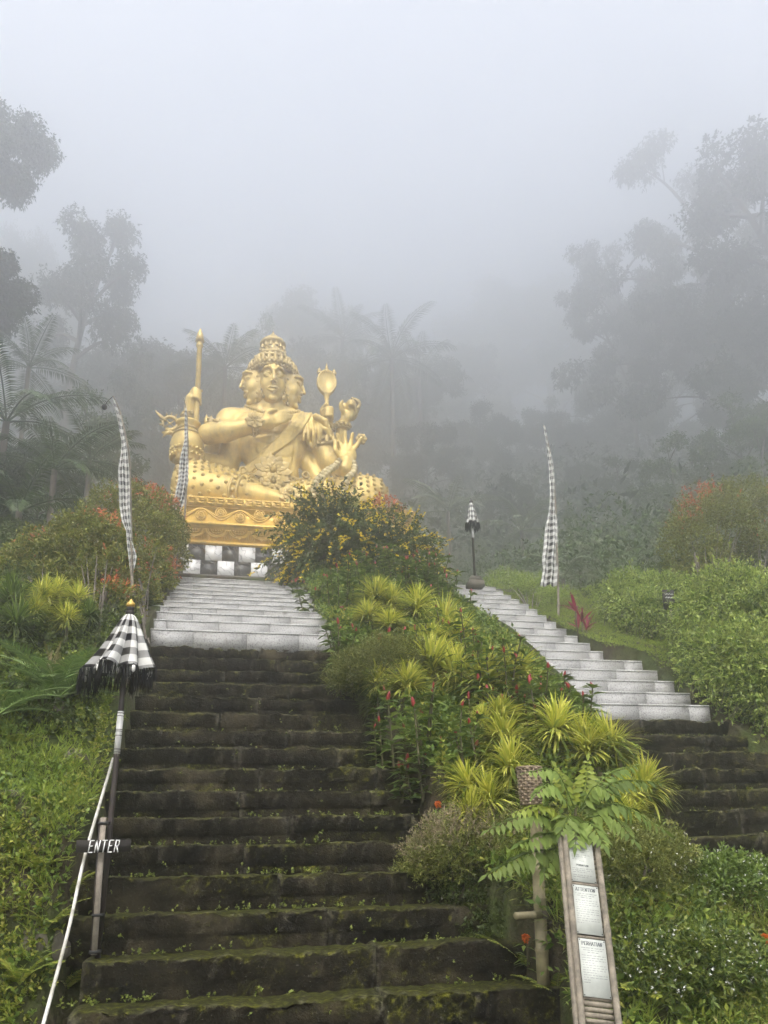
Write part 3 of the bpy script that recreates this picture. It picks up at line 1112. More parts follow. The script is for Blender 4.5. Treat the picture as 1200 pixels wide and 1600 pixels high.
for dx in (0.0, 0.14):
    hem.ring((-0.66 - dx, -0.955 + dx * .30, 0.30 + dx * .05), 0.325, 0.035, 26, 6, rotm('Z', -0.30) @ rotm('Y', 1.72))
for a_ in np.arange(14) * 2 * math.pi / 14:
    p = rotm('Z', -0.30) @ rotm('Y', 1.72) @ np.array([0.335 * math.cos(a_), .335 * math.sin(a_), 0])
    hem.ball(np.array([-0.73, -0.935, 0.305]) + p, 0.05, 6, 4)
hem.build('hem_band', MAT['gold_orn_shaded'], trous, smooth=True)

# ---- heads: one face sculpted, set on four sides of one neck
Hf = Field((-0.42, -0.72, -0.16), (0.42, 0.30, 1.05), 0.0125)
Hf.ell((0, -0.12, 0.52), (0.275, 0.40, 0.48), 0.03)
Hf.ell((0, -0.24, 0.22), (0.20, 0.22, 0.215), 0.07)
Hf.cone((-.03, -0.425, 0.075), (.03, -0.425, 0.075), 0.055, 0.055, 0.05)
for sx in (-1, 1):
    Hf.ell((sx * .15, -.355, .37), (.085, .10, .12), .06)                                        # cheek
    Hf.ell((sx * .125, -.515, .555), (.105, .075, .055), .03, None, True)                       # socket
    Hf.ell((sx * .122, -.440, .550), (.082, .060, .046), .008)                                  # eye
    Hf.path([(sx * .045, -.485, .540), (sx * .085, -.50, .585), (sx * .13, -.49, .592), (sx * .20, -.43, .560)], .014, .012)
    Hf.path([(sx * .045, -.48, .535), (sx * .10, -.488, .512), (sx * .15, -.475, .512), (sx * .20, -.42, .545)], .012, .012)
    Hf.path([(sx * .025, -.515, .645), (sx * .09, -.51, .70), (sx * .16, -.47, .695), (sx * .24, -.37, .635)], [.03, .03, .026, .018], .03)
    Hf.ell((sx * .042, -.520, .402), (.026, .034, .024), .016)
    Hf.ell((sx * .285, -.02, .50), (.035, .08, .15), .02)
    Hf.cone((sx * .285, -.04, .38), (sx * .29, -.05, .20), .045, .055, .03)
Hf.path([(0, -.505, .66), (0, -.545, .54), (0, -.578, .430)], [.026, .028, .036], .02)
Hf.path([(-.115, -.455, .275), (-.05, -.500, .292), (0, -.498, .283), (.05, -.500, .292), (.115, -.455, .275)], [.014, .026, .022, .026, .014], .012)
Hf.path([(-.105, -.455, .255), (0, -.492, .215), (.105, -.455, .255)], [.016, .034, .016], .012)
Hf.path([(-.12, -.482, .262), (0, -.535, .255), (.12, -.482, .262)], .010, .012, True)
HEAD = Hf.skin('head')


def crown_mesh():
    c = MB()
    rnd = random.Random(5)
    # brow band with its scalloped jewels
    for r, z, tr in ((0.345, 0.80, .04), (0.36, 0.86, .045), (0.335, 0.93, .04), (0.30, 1.02, .05), (0.24, 1.12, .05)):
        c.ring((0, -0.06, z), r, tr, 36, 6)
    for i in range(26):
        a = i * 2 * math.pi / 26
        c.ball((.375 * math.cos(a), -.06 + .375 * math.sin(a), .80), .036, 6, 4)
        c.ball((.385 * math.cos(a), -.06 + .385 * math.sin(a), .875), (.04, .04, .055), 6, 4)
    for i in range(17):
        a = i * 2 * math.pi / 17
        c.lathe([(.055, 0), (.045, .07), (0.004, .17)], 6, (.345 * math.cos(a), -.06 + .345 * math.sin(a), .90))
        c.ball((.30 * math.cos(a), -.06 + .30 * math.sin(a), 1.05), .045, 6, 4)
    c.lathe([(.34, .74), (.33, .95), (.26, 1.08), (.20, 1.16)], 30, (0, -.06, 0))
    for i in range(11):
        a = i * 2 * math.pi / 11
        c.ball((.22 * math.cos(a), -.06 + .22 * math.sin(a), 1.17), .05, 6, 4)
    c.lathe([(.18, 1.12), (.16, 1.20), (.10, 1.25), (.11, 1.28), (.05, 1.33), (.0, 1.40)], 16, (0, -.06, 0))
    for sx in (-1, 1):
        for q in range(4): c.ball((sx * .315, -.18, .60 - .115 * q), .042 + .012 * (q == 3), 6, 4)
        c.ring((sx * .325, -.16, .16), .05, .022, 10, 6, rotm('Y', 1.57))
        c.ball((sx * .325, -.17, .08), .05, 6, 4)
    return c.mesh('head_crown', True)


CROWN = crown_mesh()
HC = (-0.065, -0.02, 2.80)
for i, (a, out) in enumerate(((0, -0.02), (R_(86), 0.075), (R_(-86), 0.05), (R_(180), 0.04))):
    d = Matrix.Rotation(a, 3, 'Z') @ Vector((0, -out, 0))
    h = obj('head', HEAD, MAT['gold'], statue, (HC[0] + d.x, HC[1] + d.y, HC[2] + (0.0 if i == 0 else 0.01)))
    h.rotation_euler = (0, 0, a)
    if i == 0: props(h, 'front face looking down the stairs')
    h.scale = (1.03, 1.0, 1.04) if i == 0 else (1.04, 1.04, 1.05)
    h.rotation_euler = (0.20 if i == 0 else 0.06, 0, a)
    cr = obj('head_crown', CROWN, MAT['gold_orn_shaded'], h)
    if i in (1, 2): cr.scale = (0.94, 0.94, 0.94)
# the middle tower of the crown
tw = MB()
tw.lathe([(.40, .95), (.36, 1.05), (.30, 1.12), (.29, 1.18), (.26, 1.20), (.24, 1.30), (.235, 1.42), (.25, 1.47), (.285, 1.50), (.29, 1.54), (.27, 1.575), (.255, 1.60), (.20, 1.63), (.18, 1.665), (.14, 1.685), (.12, 1.72), (.07, 1.74), (.06, 1.78), (.03, 1.80), (.02, 1.85), (0, 1.89)], 28)
for i in range(14):
    a = i * 2 * math.pi / 14
    tw.ball((.27 * math.cos(a), .27 * math.sin(a), 1.22), .055, 6, 4)
    tw.ball((.245 * math.cos(a), .245 * math.sin(a), 1.33), .04, 6, 4)
    tw.lathe([(.05, 0), (.04, .06), (0, .15)], 6, (.255 * math.cos(a), .255 * math.sin(a), 1.36))
    tw.ball((.34 * math.cos(a), .34 * math.sin(a), 1.12), .06, 6, 4)
twr = tw.build('crown_tower', MAT['gold_orn_shaded'], statue, HC, smooth=True)
twr.scale = (1, 1, 1.03)

# ---- necklace, sash, shoulder cloth
nk = MB()
for i in range(26):
    t = i / 25
    x = -0.62 + 1.14 * t
    z = 2.70 - 0.17 * math.sin(math.pi * t)
    y = B.front(x, z)
    if y is None: y = -0.2
    nk.ball((x, y - 0.01, z), (.045, .035, .055), 6, 4)
    if i % 2 == 0: nk.ball((x, y - 0.02, z - 0.085), (.032, .03, .05), 6, 4)
nk.build('necklace', MAT['gold_orn_shaded'], statue, smooth=True, kind='stuff')
sash = Field((-0.95, -0.75, 0.85), (1.15, 0.3, 2.85), 0.018)
for j in range(6):
    o = (j - 2.5) * 0.060
    P = catmull([(0.66 + o * .75, 2.62 + 0.06 * (j % 2)), (0.50 + o * .8, 2.30), (0.20 + o * .85, 1.88), (-0.22 + o * .7, 1.48), (-0.62 + o * .3, 1.12 - o * .4)], 22)
    Q = surf(B, P, 0.012)
    Q = [q for q in Q if q[1] > -0.72]
    Q = np.array(Q)
    for it in range(3): Q[1:-1, 1] = (Q[:-2, 1] + 2 * Q[1:-1, 1] + Q[2:, 1]) / 4
    sash.path([tuple(q) for q in Q], 0.036 + 0.006 * (j % 2), 0.012)
sash_o = obj('sash', sash.skin('sash'), MAT['gold'], statue)
cl = Field((0.5, -0.55, 1.6), (1.35, 0.25, 2.75), 0.02)
for j in range(7):
    x = 0.60 + 0.058 * j
    cl.path(catmull([(x, -0.26 + .01 * j, 2.50), (x + .02, -0.37 - .03 * (j % 2), 2.22), (x + 0.03 * (j % 2), -0.36 - .04 * (j % 2), 1.96), (x + .02 + .02 * (j % 3), -0.32, 1.72 + 0.07 * abs(j - 3) + .05 * (j % 2))], 9), np.linspace(.042, .024, 9), 0.010)
cl.path([(0.86, -.36, 2.5), (1.06, -.33, 2.42), (1.16, -.25, 2.2)], 0.07, .03)
cl.path([(0.90, -.38, 2.28), (1.08, -.37, 2.2), (1.18, -.30, 2.05)], 0.05, .03)
obj('shoulder_cloth', cl.skin('shoulder_cloth'), MAT['gold'], statue)

# ---- belt with its lotus medallion
belt = MB()
zb = lambda x: 0.92 + 0.22 * abs(x) ** 1.3
for row in range(3):
    for i in range(27):
        x = -0.68 + 1.36 * i / 26
        z = zb(x) - 0.10 * row + 0.06
        y = B.front(x, z)
        if y is None: continue
        belt.ball((x, y - 0.01, z), (.042, .035, .045), 6, 4)
belt.build('belt', MAT['gold_orn_shaded'], statue, smooth=True)


def rosette(c, R, n, mb, layers=3, tilt=None, pointed=True, thick=0.05):
    M = np.eye(3) if tilt is None else tilt
    c = np.array(c, float)
    for l in range(layers):
        r = R * (1 - 0.27 * l)
        for i in range(n):
            a = (i + 0.5 * (l % 2)) * 2 * math.pi / n
            w = math.pi / n * r * 1.05
            pts = [(0.35 * r, -w * .5), (0.66 * r, -w * .95), (r if pointed else r * .92, 0), (0.66 * r, w * .95), (0.35 * r, w * .5), (0.62 * r, 0)]
            V = []
            for q, (u, v) in enumerate(pts):
                V.append((u * math.cos(a) - v * math.sin(a), -(thick * (0.4 + 0.55 * l) + (thick * .9 if q == 5 else (thick * .5 if q == 2 else 0))), u * math.sin(a) + v * math.cos(a)))
            b = []
            for q, (u, v) in enumerate(pts[:5]):
                b.append((u * math.cos(a) - v * math.sin(a), 0.02, u * math.sin(a) + v * math.cos(a)))
            V = np.array(V + b) @ M.T + c
            mb.add(V, [[0, 1, 5], [1, 2, 5], [2, 3, 5], [3, 4, 5], [4, 0, 5]])
            mb.add(V, [[q, 6 + q, 6 + (q + 1) % 5, (q + 1) % 5] for q in range(5)])
    mb.ball(c + M @ np.array([0, -thick * (0.4 + .55 * layers), 0]), R * .18, 8, 6)


md = MB()
rosette((-0.03, B.front(0, 1.12) - 0.03, 1.10), 0.40, 11, md, 3)
md.build('belt_medallion', MAT['gold_orn_shaded'], statue)
md = MB()
rosette((-0.03, B.front(0, 0.85) - 0.12, 0.80), 0.22, 9, md, 2)
md.build('belt_medallion', MAT['gold_orn_shaded'], statue)
md = MB()
for sx in (-1, 1):
    for q in range(5):
        x = sx * (0.30 + 0.085 * q); z = 0.93 + 0.03 * q + .03 * math.sin(q * 2)
        y = B.front(x, z) or -.4
        md.ring((x, y - 0.03, z), 0.065, 0.024, 12, 6, rotm('X', 1.57))
md.build('belt_scrolls', MAT['gold_orn_shaded'], statue, kind='stuff')
dr = Field((0.0, -1.1, 0.25), (0.95, -0.2, 1.1), 0.02)
for j in range(5):
    dr.path([(0.62, -0.30, 0.95 - .05 * j), (0.45, -0.55 - .02 * j, 0.80 - .06 * j), (0.22 - .03 * j, -0.72, 0.62 - .07 * j)], [.06, .05, .04], .015)
obj('waist_cloth', dr.skin('waist_cloth'), MAT['gold'], statue)

# ---- bracelets, armlets and anklet
orn = [((-0.48, -0.68, 1.965), 0.16, rotm('Z', 0.1) @ rotm('Y', 1.2)), ((1.50, 0.04, 2.58), 0.135, rotm('X', 0.3)), ((1.20, 0.12, 2.55), 0.12, rotm('X', .3)),
       ((-1.785, 0.10, 2.52), 0.135, rotm('X', 0.2)), ((0.24, -1.05, 0.15), 0.19, rotm('Y', 1.72)), ((-1.55, -0.05, 1.46), 0.17, rotm('Y', 1.6)), ((0.84, -0.66, 0.58), 0.155, rotm('X', 0.9))]
for c, r, M in orn:
    b = MB()
    ax_ = M @ np.array([0, 0, 1.0])
    for q in (-.05, .05): b.ring(np.array(c) + ax_ * q, r + .015, .026, 20, 6, M)
    for i in range(10):
        a = i * math.pi / 5
        b.ball(np.array(c) + M @ np.array([(r + .03) * math.cos(a), (r + .03) * math.sin(a), 0]), .045, 6, 4)
    b.build('bracelet', MAT['gold_orn_shaded'], statue, smooth=True)
fl = MB()
rosette((-0.44, -0.86, 1.99), 0.20, 8, fl, 3)
fl.build('bracelet_flower', MAT['gold_orn_shaded'], statue)
fl = MB()
rosette((0.26, -1.22, 0.22), 0.23, 7, fl, 3, rotm('X', -0.2))
fl.build('anklet_flower', MAT['gold_orn_shaded'], statue)
for sx, c in ((-1, (-1.16, -0.22, 2.14)), (1, (1.04, -0.10, 1.98))):
    b = MB()
    M = rotm('Y', 0.35 * -sx) @ rotm('X', 0.35 if sx < 0 else .1)
    for q in (-.06, .05): b.ring(np.array(c) + M @ np.array([0, 0, q]), .265, .035, 24, 6, M)
    for i in range(9):
        a = i * 2 * math.pi / 9
        b.lathe([(.05, -.06), (.055, .03), (0, .16)], 6, np.array(c) + M @ np.array([.28 * math.cos(a), .28 * math.sin(a), 0]))
    b.build('armlet', MAT['gold_orn_shaded'], statue, smooth=True)

# ---- spear
MB().lathe([(.055, 1.2), (.055, 4.10), (.075, 4.12), (.075, 4.17), (.055, 4.19), (.06, 4.24), (.095, 4.25), (.07, 4.42), (.0, 4.60)], 14).build('spear', MAT['gold'], statue, (-1.64, -0.05, 0), smooth=True)
# ---- vase with the curled dragon spout
vz = MB().lathe([(.0, 1.18), (.24, 1.18), (.27, 1.22), (.25, 1.28), (.30, 1.40), (.335, 1.52), (.33, 1.66), (.28, 1.80), (.20, 1.90), (.18, 1.96), (.22, 2.02), (.25, 2.06), (.25, 2.10), (.20, 2.11), (.15, 2.08)], 28)
for z in (1.30, 1.43):
    for i in range(22):
        a = i * 2 * math.pi / 22
        vz.ball((.30 * math.cos(a) + .02 * math.cos(a), .32 * math.sin(a), z), .04, 6, 4)
vase = vz.build('vase', MAT['gold'], statue, (-1.78, -0.32, 0), smooth=True)
vb = MB()
vb.ring((0, 0, 1.80), .285, .022, 28, 6); vb.ring((0, 0, 1.94), .195, .025, 28, 6)
vb.build('vase_band', MAT['gold_orn_shaded'], vase, smooth=True)
dg = MB()
a = np.linspace(-2.1, 3.6, 26)
spine = np.stack([-0.36 + .15 * np.cos(a), np.zeros(26), 2.06 + .15 * np.sin(a)], -1)
dg.tube(np.vstack([[(-.22, 0, 1.80), (-.32, 0, 1.84)], spine]), np.concatenate([[.05, .05], np.linspace(.05, .03, 26)]), 8)
for i in range(2, 26, 2):
    d = np.array([math.cos(a[i]), 0, math.sin(a[i])])
    p = spine[i] + d * .03
    dg.tube([p, p + d * .07 + np.array([.02, 0, .02])], [.026, .004], 5)
for q in range(4):
    dg.tube(catmull([(-.46, 0, 2.12), (-.55, .02 * q - .03, 2.17 + .02 * q), (-.62 - .02 * q, .03 * q - .04, 2.22 + .045 * q)], 6), [.045, .04, .03, .024, .014, .004], 6)
for q in range(4):
    dg.tube(catmull([(-.34, 0, 1.86), (-.42 - .03 * q, .03 * q - .04, 1.80 + .02 * q), (-.50 + .03 * q, 0, 1.73 + .045 * q)], 6), [.05, .045, .035, .03, .02, .005], 6)
dg.ball((-.36, 0, 2.06), .03, 6, 4); dg.tube([(-.48, 0, 1.96), (-.25, 0, 2.16)], .014, 5); dg.tube([(-.25, 0, 1.96), (-.48, 0, 2.16)], .014, 5)
dg.build('dragon_spout', MAT['gold_orn_shaded'], vase, smooth=True)

# ---- hand mirror with its little crown
mr = MB()
n = 28
prof = []
for i in range(n):
    a_ = i * 2 * math.pi / n
    x, z =   .222 * math.cos(a_), .315 * math.sin(a_)
    if z < 0: x *= (1 - 0.28 * (z / -.315) ** 2)
    prof.append((x, z))
prof = np.array(prof)
V, F = [], []
for q, (sc, y) in enumerate(((1.0, .05), (1.0, -.045), (.90, -.056), (.88, -.046), (0.001, -.046))):
    V += [(p[0] * sc, y, p[1] * sc) for p in prof]
for q in range(4):
    for i in range(n):
        F.append([q * n + i, q * n + (i + 1) % n, (q + 1) * n + (i + 1) % n, (q + 1) * n + i])
mr.add(np.array(V) + np.array([1.13, -.06, 3.54]), F)
mirror = mr.build('hand_mirror', MAT['gold'], statue)
mc = MB()
for dx, hh in ((-.165, .17), (0, .27), (.165, .17)):
    mc.lathe([(.055, 0), (.06, .04), (.035, .06), (.045, .09), (.02, hh * .7), (0, hh)], 8, (1.13 + dx, -.06, 3.76 + .03 * (dx == 0)))
for q in range(7): mc.ball((1.13 - .15 + .05 * q, -.09, 3.77 + .02 * math.cos((q - 3) * .5)), .03, 6, 4)
mc.build('mirror_crown', MAT['gold_orn_shaded'], mirror, smooth=True)
MB().lathe([(.03, 2.35), (.035, 2.9), (.055, 3.02), (.04, 3.08), (.05, 3.14), (.06, 3.20), (.075, 3.26)], 12, (1.13, -.06, 0)).build('mirror_handle', MAT['gold'], mirror, smooth=True)
# ---- conch shell
cs = Field((1.15, -.45, 2.65), (2.05, .30, 3.35), 0.018)
for i in range(30):
    t = i / 29
    a_ = t * 11
    r = .235 * (1 - t) + .03
    cs.ell((1.72 - .30 * t - .02 * math.cos(a_), -.02 + .07 * (1 - t) * math.cos(a_), 2.94 + .10 * t + .08 * (1 - t) * math.sin(a_)), (r * .55, r * .8, r * .72), .012)
cs.ell((1.72, -.18, 2.86), (.15, .10, .05), .02, rotm('Y', .6), True)
obj('conch_shell', cs.skin('conch_shell'), MAT['gold'], statue)
# ---- flower beyond the fingers
ff = MB()
rosette((1.83, -.42, 2.02), .13, 6, ff, 3)
ff.tube([(1.83, -.40, 2.0), (1.74, -.5, 1.78)], .02, 6)
ff.build('held_flower', MAT['gold_orn_shaded'], statue)
# ---- long bead string, doubled, over the palm and the wrist
bd = MB()
for off in (0.0, 0.155):
    P = catmull([(1.30, -.74, 1.30), (1.18 + off * .3, -.84, 1.12), (0.98 + off * .5, -1.0, 0.90), (0.78 + off * .6, -1.18, 0.58), (0.70 + off * .8, -1.28, 0.30), (0.72 + off, -1.28, 0.08)], 200)
    s_ = np.concatenate([[0], np.cumsum(np.linalg.norm(np.diff(P, axis=0), axis=1))])
    for d in np.arange(0, s_[-1], .118):
        p = np.array([np.interp(d, s_, P[:, q]) for q in range(3)])
        bd.ball(p, .064, 8, 6)
bd.build('bead_string', MAT['bead'], statue, smooth=True, kind='stuff')
bd = MB()
P = catmull([(1.62, -.66, 1.30), (1.62, -.78, 1.12), (1.56, -.92, 0.94), (1.42, -1.06, 0.74), (1.36, -1.14, 0.52), (1.30, -1.2, 0.30)], 200)
s_ = np.concatenate([[0], np.cumsum(np.linalg.norm(np.diff(P, axis=0), axis=1))])
for d in np.arange(0, s_[-1], .145):
    p = np.array([np.interp(d, s_, P[:, q]) for q in range(3)])
    bd.ball(p, .078, 8, 6)
bd.build('bead_string', MAT['bead'], statue, smooth=True, kind='stuff')

# ================================================================== the statue's base
PX0, PX1, PYF, PYB = -1.36, 3.20, 13.9, 17.6
base = thing('statue_base', 'stepped base of gold mouldings over black and white marble tiles', 'plinth', ((PX0 + PX1) / 2 * KS, PYF * KS, 4.62 * KS))
base.scale = (KS, KS, KS)
BC = np.array([(PX0 + PX1) / 2, PYF, 4.62])
W = PX1 - PX0
dpt = PYB - PYF
MAT['tile_white'] = m_marble('white_marble', (0.72, 0.72, 0.71), (0.22, 0.22, 0.23))
MAT['tile_black'] = m_marble('black_marble', (0.020, 0.021, 0.024), (0.16, 0.16, 0.16))
MB().box((0, dpt / 2 + .05, 0.46), (W - .1, dpt - .05, 0.92)).build('core', MAT['concrete'], base)
TW, TH = 0.309, 0.3033
tile_me = {c: MB().box((0, 0, 0), (TW - .004, .03, TH - .004)).mesh('tile') for c in 'wb'}
tile_me['w'].materials.append(MAT['tile_white']); tile_me['b'].materials.append(MAT['tile_black'])
i0 = int(math.ceil(W / 2 / TW))
TX0 = -0.83 + 4 * -TW - BC[0]
for r in range(3):
    for i in range(17):
        x = TX0 + (i + 0.5 + (-0.25 if r == 1 else -0.0)) * TW
        if x - TW / 2 < -W / 2 - .01 or x + TW / 2 > W / 2 + .01: continue
        c = 'w' if (i + r) % 2 == 1 else 'b'
        obj('tile', tile_me[c], None, base, (x, -0.012 + random.uniform(-.002, .002), (r + .5) * TH))
for q in range(11):
    for r in range(3):
        c = 'w' if (q + r) % 2 else 'b'
        t = obj('tile', tile_me[c], None, base, (W / 2 - .046, 0.16 + q * TW, (r + .5) * TH)); t.rotation_euler = (0, 0, 1.5708)
gm = MAT['gold_base']
# lower moulding: a hollow carrying rosette petals
mo_ = MB()
prof = [(.02, .915), (-.06, .93), (-.06, 0.965), (-.02, .98), (-.030, 1.00), (-.065, 1.08), (-.14, 1.18), (-.20, 1.215), (-.20, 1.235), (-.235, 1.24), (-.235, 1.285), (-.215, 1.30), (-.205, 1.305), (-.205, 1.60), (-.215, 1.605), (-.25, 1.62), (-.25, 1.79), (-.225, 1.80), (-.1, 1.835), (.3, 1.84)]
Pn = np.array(prof)
for (s0, s1, fx) in ((0, 1, 'f'),):
    n = len(Pn)
    xL = -W / 2 + Pn[:, 0]; xR = W / 2 - Pn[:, 0]
    Vf = np.concatenate([np.stack([xL, Pn[:, 0], Pn[:, 1]], -1), np.stack([xR, Pn[:, 0], Pn[:, 1]], -1), np.stack([xR, dpt - Pn[:, 0], Pn[:, 1]], -1), np.stack([xL, dpt - Pn[:, 0], Pn[:, 1]], -1)])
    F = []
    for q in range(4):
        q2 = (q + 1) % 4
        for i in range(n - 1): F.append([q * n + i, q2 * n + i, q2 * n + i + 1, q * n + i + 1])
    F.append([n - 1, 2 * n - 1, 3 * n - 1, 4 * n - 1])
    mo_.add(Vf, F)
mo_.build('moulding', gm, base)
# scalloped petals on the hollow
pet = MB()
n = 13
for a_, rr_ in ((0, .205), (1, .165), (2, .12)):
    pass
def scallop(mb, R, zc, th, y):
    P = [(R * math.cos(t), y, zc - R * .78 * math.sin(t)) for t in np.linspace(0, math.pi, 15)]
    mb.tube(P, th, 6)
for R, th in ((.20, .020), (.165, .014), (.11, .012)):
    scallop(pet, R, 0.0, th, 0)
for q in range(7):
    pet.ball((-.07 + .14 * (q % 4) / 3, 0, -.03 - .045 * (q // 4)), .018, 6, 4)
pet.tube([(-.02, 0, -.15), (0, -.01, -.20), (.02, 0, -.15)], .016, 6)
pm = pet.mesh('petal', True)
pm.materials.append(gm)
heart = MB()
for R in (.075, .045): heart.tube([(R * math.sin(t) * 1.0, 0, -.05 - R * 1.3 + R * 1.5 * math.cos(t) * (1 if math.cos(t) > 0 else 1.3)) for t in np.linspace(0, 2 * math.pi, 13)], .013, 5)
hm = heart.mesh('petal_bud', True); hm.materials.append(gm)
npet = 11
for i in range(npet):
    x = -W / 2 + W * (i + .5) / npet
    p = obj('petal', pm, None, base, (x, -.150, 1.190)); p.rotation_euler = (0.62, 0, 0)
    if i: 
        p = obj('petal_bud', hm, None, base, (-W / 2 + W * i / npet, -.145, 1.185)); p.rotation_euler = (0.62, 0, 0)
# wave and rosettes on the upright band
wv = MB()
xs = np.linspace(-W / 2 - .19, W / 2 + .19, 220)
per = 0.72
for o in (0, .036):
    wv.tube([(x, -.210, 1.455 + (.100 - o * .6) * math.cos(2 * math.pi * (x + .1) / per) + o * .8) for x in xs], .015, 6)
wv.tube([(xs[0], -.208, 1.595), (xs[-1], -.208, 1.595)], .012, 6)
wv.build('wave_band', gm, base, smooth=True)
rs = MB(); rosette((0, 0, 0), .085, 8, rs, 3, None, False, .014)
rs.ring((0, -.005, 0), .095, .010, 20, 6, rotm('X', 1.57)); rs.ring((0, -.03, 0), .045, .008, 14, 6, rotm('X', 1.57))
rsm = rs.mesh('rosette'); rsm.materials.append(gm)
for i in range(-7, 8):
    x = -.1 + per * (i + .5) * .5 + per * .25
    if abs(x) > W / 2 + .12: continue
    s_ = -1 if math.cos(2 * math.pi * (x + .1) / per) > 0 else 1
    obj('rosette', rsm, None, base, (x, -.212, 1.462 + .035 * s_))
# key pattern round the top
ky = MB()
x = -W / 2 - .22
u = .0245
pat = [(0, 0, 5, 1), (0, 0, 1, 5), (0, 4, 6, 5), (5, 2, 6, 5), (2, 2, 6, 3), (2, 1.9, 3, 3)]
while x < W / 2 + .18:
    for (a0, b0, a1, b1) in pat:
        ky.box((x + (a0 + a1) / 2 * u, -.254, 1.645 + (b0 + b1) / 2 * u), ((a1 - a0) * u, .024, (b1 - b0) * u))
    x += 7.2 * u
ky.build('key_pattern', gm, base)
# rough cement seat between the mouldings and the figure
MB().box((0, 1.6, 1.845), (W - .3, 2.9, .03)).build('seat_slab', MAT['concrete'], base)
# ================================================================== cloth, poles, signs
MAT['pole_dark'] = m_simple('dark_lacquered_wood', (0.022, 0.016, 0.014), 0.45, 0, (0.04, 0.03, 0.025), 20)
MAT['pole_white'] = m_simple('white_painted_band', (0.62, 0.62, 0.60), 0.5, 0, (0.45, 0.45, 0.43), 12)
MAT['gold_leaf'] = m_gold('finial_gold', (0.62, 0.40, 0.08))
MAT['fringe'] = m_leaf('black_fringe', [(0.006, 0.006, 0.007), (0.014, 0.014, 0.016), (0.03, 0.03, 0.03)], 0.9, 0.0, 0.1, 0.1)
MAT['tassel'] = m_simple('white_tassel', (0.6, 0.59, 0.56), 0.9)
MAT['bamboo'] = m_simple('weathered_bamboo', (0.235, 0.205, 0.155), 0.75, 0, (0.105, 0.09, 0.07), 22, 0.35)
MAT['bamboo_pale'] = m_simple('pale_bamboo', (0.27, 0.235, 0.13), 0.65, 0, (0.15, 0.13, 0.075), 12, 0.3)
MAT['bamboo_cut'] = m_simple('bamboo_inside', (0.06, 0.05, 0.03), 0.8)
MAT['wood_grey'] = m_simple('grey_weathered_wood', (0.28, 0.245, 0.20), 0.85, 0, (0.15, 0.13, 0.105), 12, 0.4)
MAT['sign_dark'] = m_simple('dark_sign_paint', (0.010, 0.008, 0.007), 0.7, 0, (0.02, 0.016, 0.013), 16)
MAT['white_paint'] = m_simple('white_brush_paint', (0.72, 0.72, 0.70), 0.6)
MAT['paper'] = m_simple('laminated_paper', (0.38, 0.40, 0.37), 0.5, 0, (0.48, 0.50, 0.46), 9)
MAT['ink'] = m_simple('printed_ink', (0.13, 0.14, 0.14), 0.6)
MAT['ink_title'] = m_simple('title_ink', (0.05, 0.06, 0.07), 0.6)
MAT['pipe'] = m_simple('white_plastic_pipe', (0.60, 0.59, 0.55), 0.5, 0, (0.25, 0.24, 0.19), 9)
MAT['strap'] = m_simple('black_strap', (0.012, 0.012, 0.012), 0.6)
MAT['rock'] = m_simple('mossy_rock', (0.13, 0.115, 0.09), 0.95, 0, (0.055, 0.05, 0.035), 7, 0.6)
MAT['gingham_umb'] = m_gingham('umbrella_check', 11, 3.7, white=0.72, grey=0.30)
MAT['gingham_flag'] = m_gingham('flag_check', 3.5, 24, white=0.66, grey=0.36)


def canopy_mesh(H, rt, rb, folds, seed, skew=0.0, lobes=0.16, ph=0.0, tail=0.0):
    """Closed parasol cloth hanging in soft folds; z from 0 (hem) to H (top)."""
    rng = np.random.default_rng(seed)
    na, nz = 120, 22
    a = np.linspace(0, 2 * math.pi, na + 1)
    V, UV = [], []
    fold_amp = rng.uniform(0.6, 1.3, folds)
    for j in range(nz + 1):
        t = j / nz                      # 0 top .. 1 hem
        r = rt + (rb - rt) * (0.80 * t ** 0.72 + 0.20 * t * t * t)
        for i in range(na + 1):
            q = (a[i] + ph) / (2 * math.pi) * folds
            f = fold_amp[int(q) % folds]
            m = 1 + lobes * (0.25 + t) * f * (abs(math.sin(math.pi * q)) - 0.62)
            z = H * (1 - t) + 0.03 * t * t * math.sin(3 * a[i] + 1.3) * H - 0.06 * H * t * t * (1 - abs(math.sin(math.pi * q)))
            V.append((r * m * math.cos(a[i]) + skew * t * t, r * m * math.sin(a[i]), z - tail * t * t * max(0, -math.cos(a[i]))))
            UV.append((i / na, t))
    i, j = np.meshgrid(np.arange(na), np.arange(nz), indexing='ij')
    w = na + 1
    F = np.stack([j * w + i, (j + 1) * w + i, (j + 1) * w + i + 1, j * w + i + 1], -1).reshape(-1, 4)
    return mesh_np('canopy', np.array(V), F, True, uv=np.array(UV)), np.array(V)[-w:]


def strands(rim, n, L, seed, spread=0.012):
    rng = np.random.default_rng(seed)
    k = rng.integers(0, len(rim) - 1, n)
    t = rng.random((n, 1))
    P = rim[k] * (1 - t) + rim[k + 1] * t
    D = np.stack([rng.normal(0, .10, n), rng.normal(0, .10, n), -np.ones(n)], -1)
    return blades_np(P + rng.normal(0, .003, (n, 3)), D, L * rng.uniform(.75, 1.15, n), spread * rng.uniform(.5, 1.2, n), 2, 0.0, rng, tipw=.5)[:2]


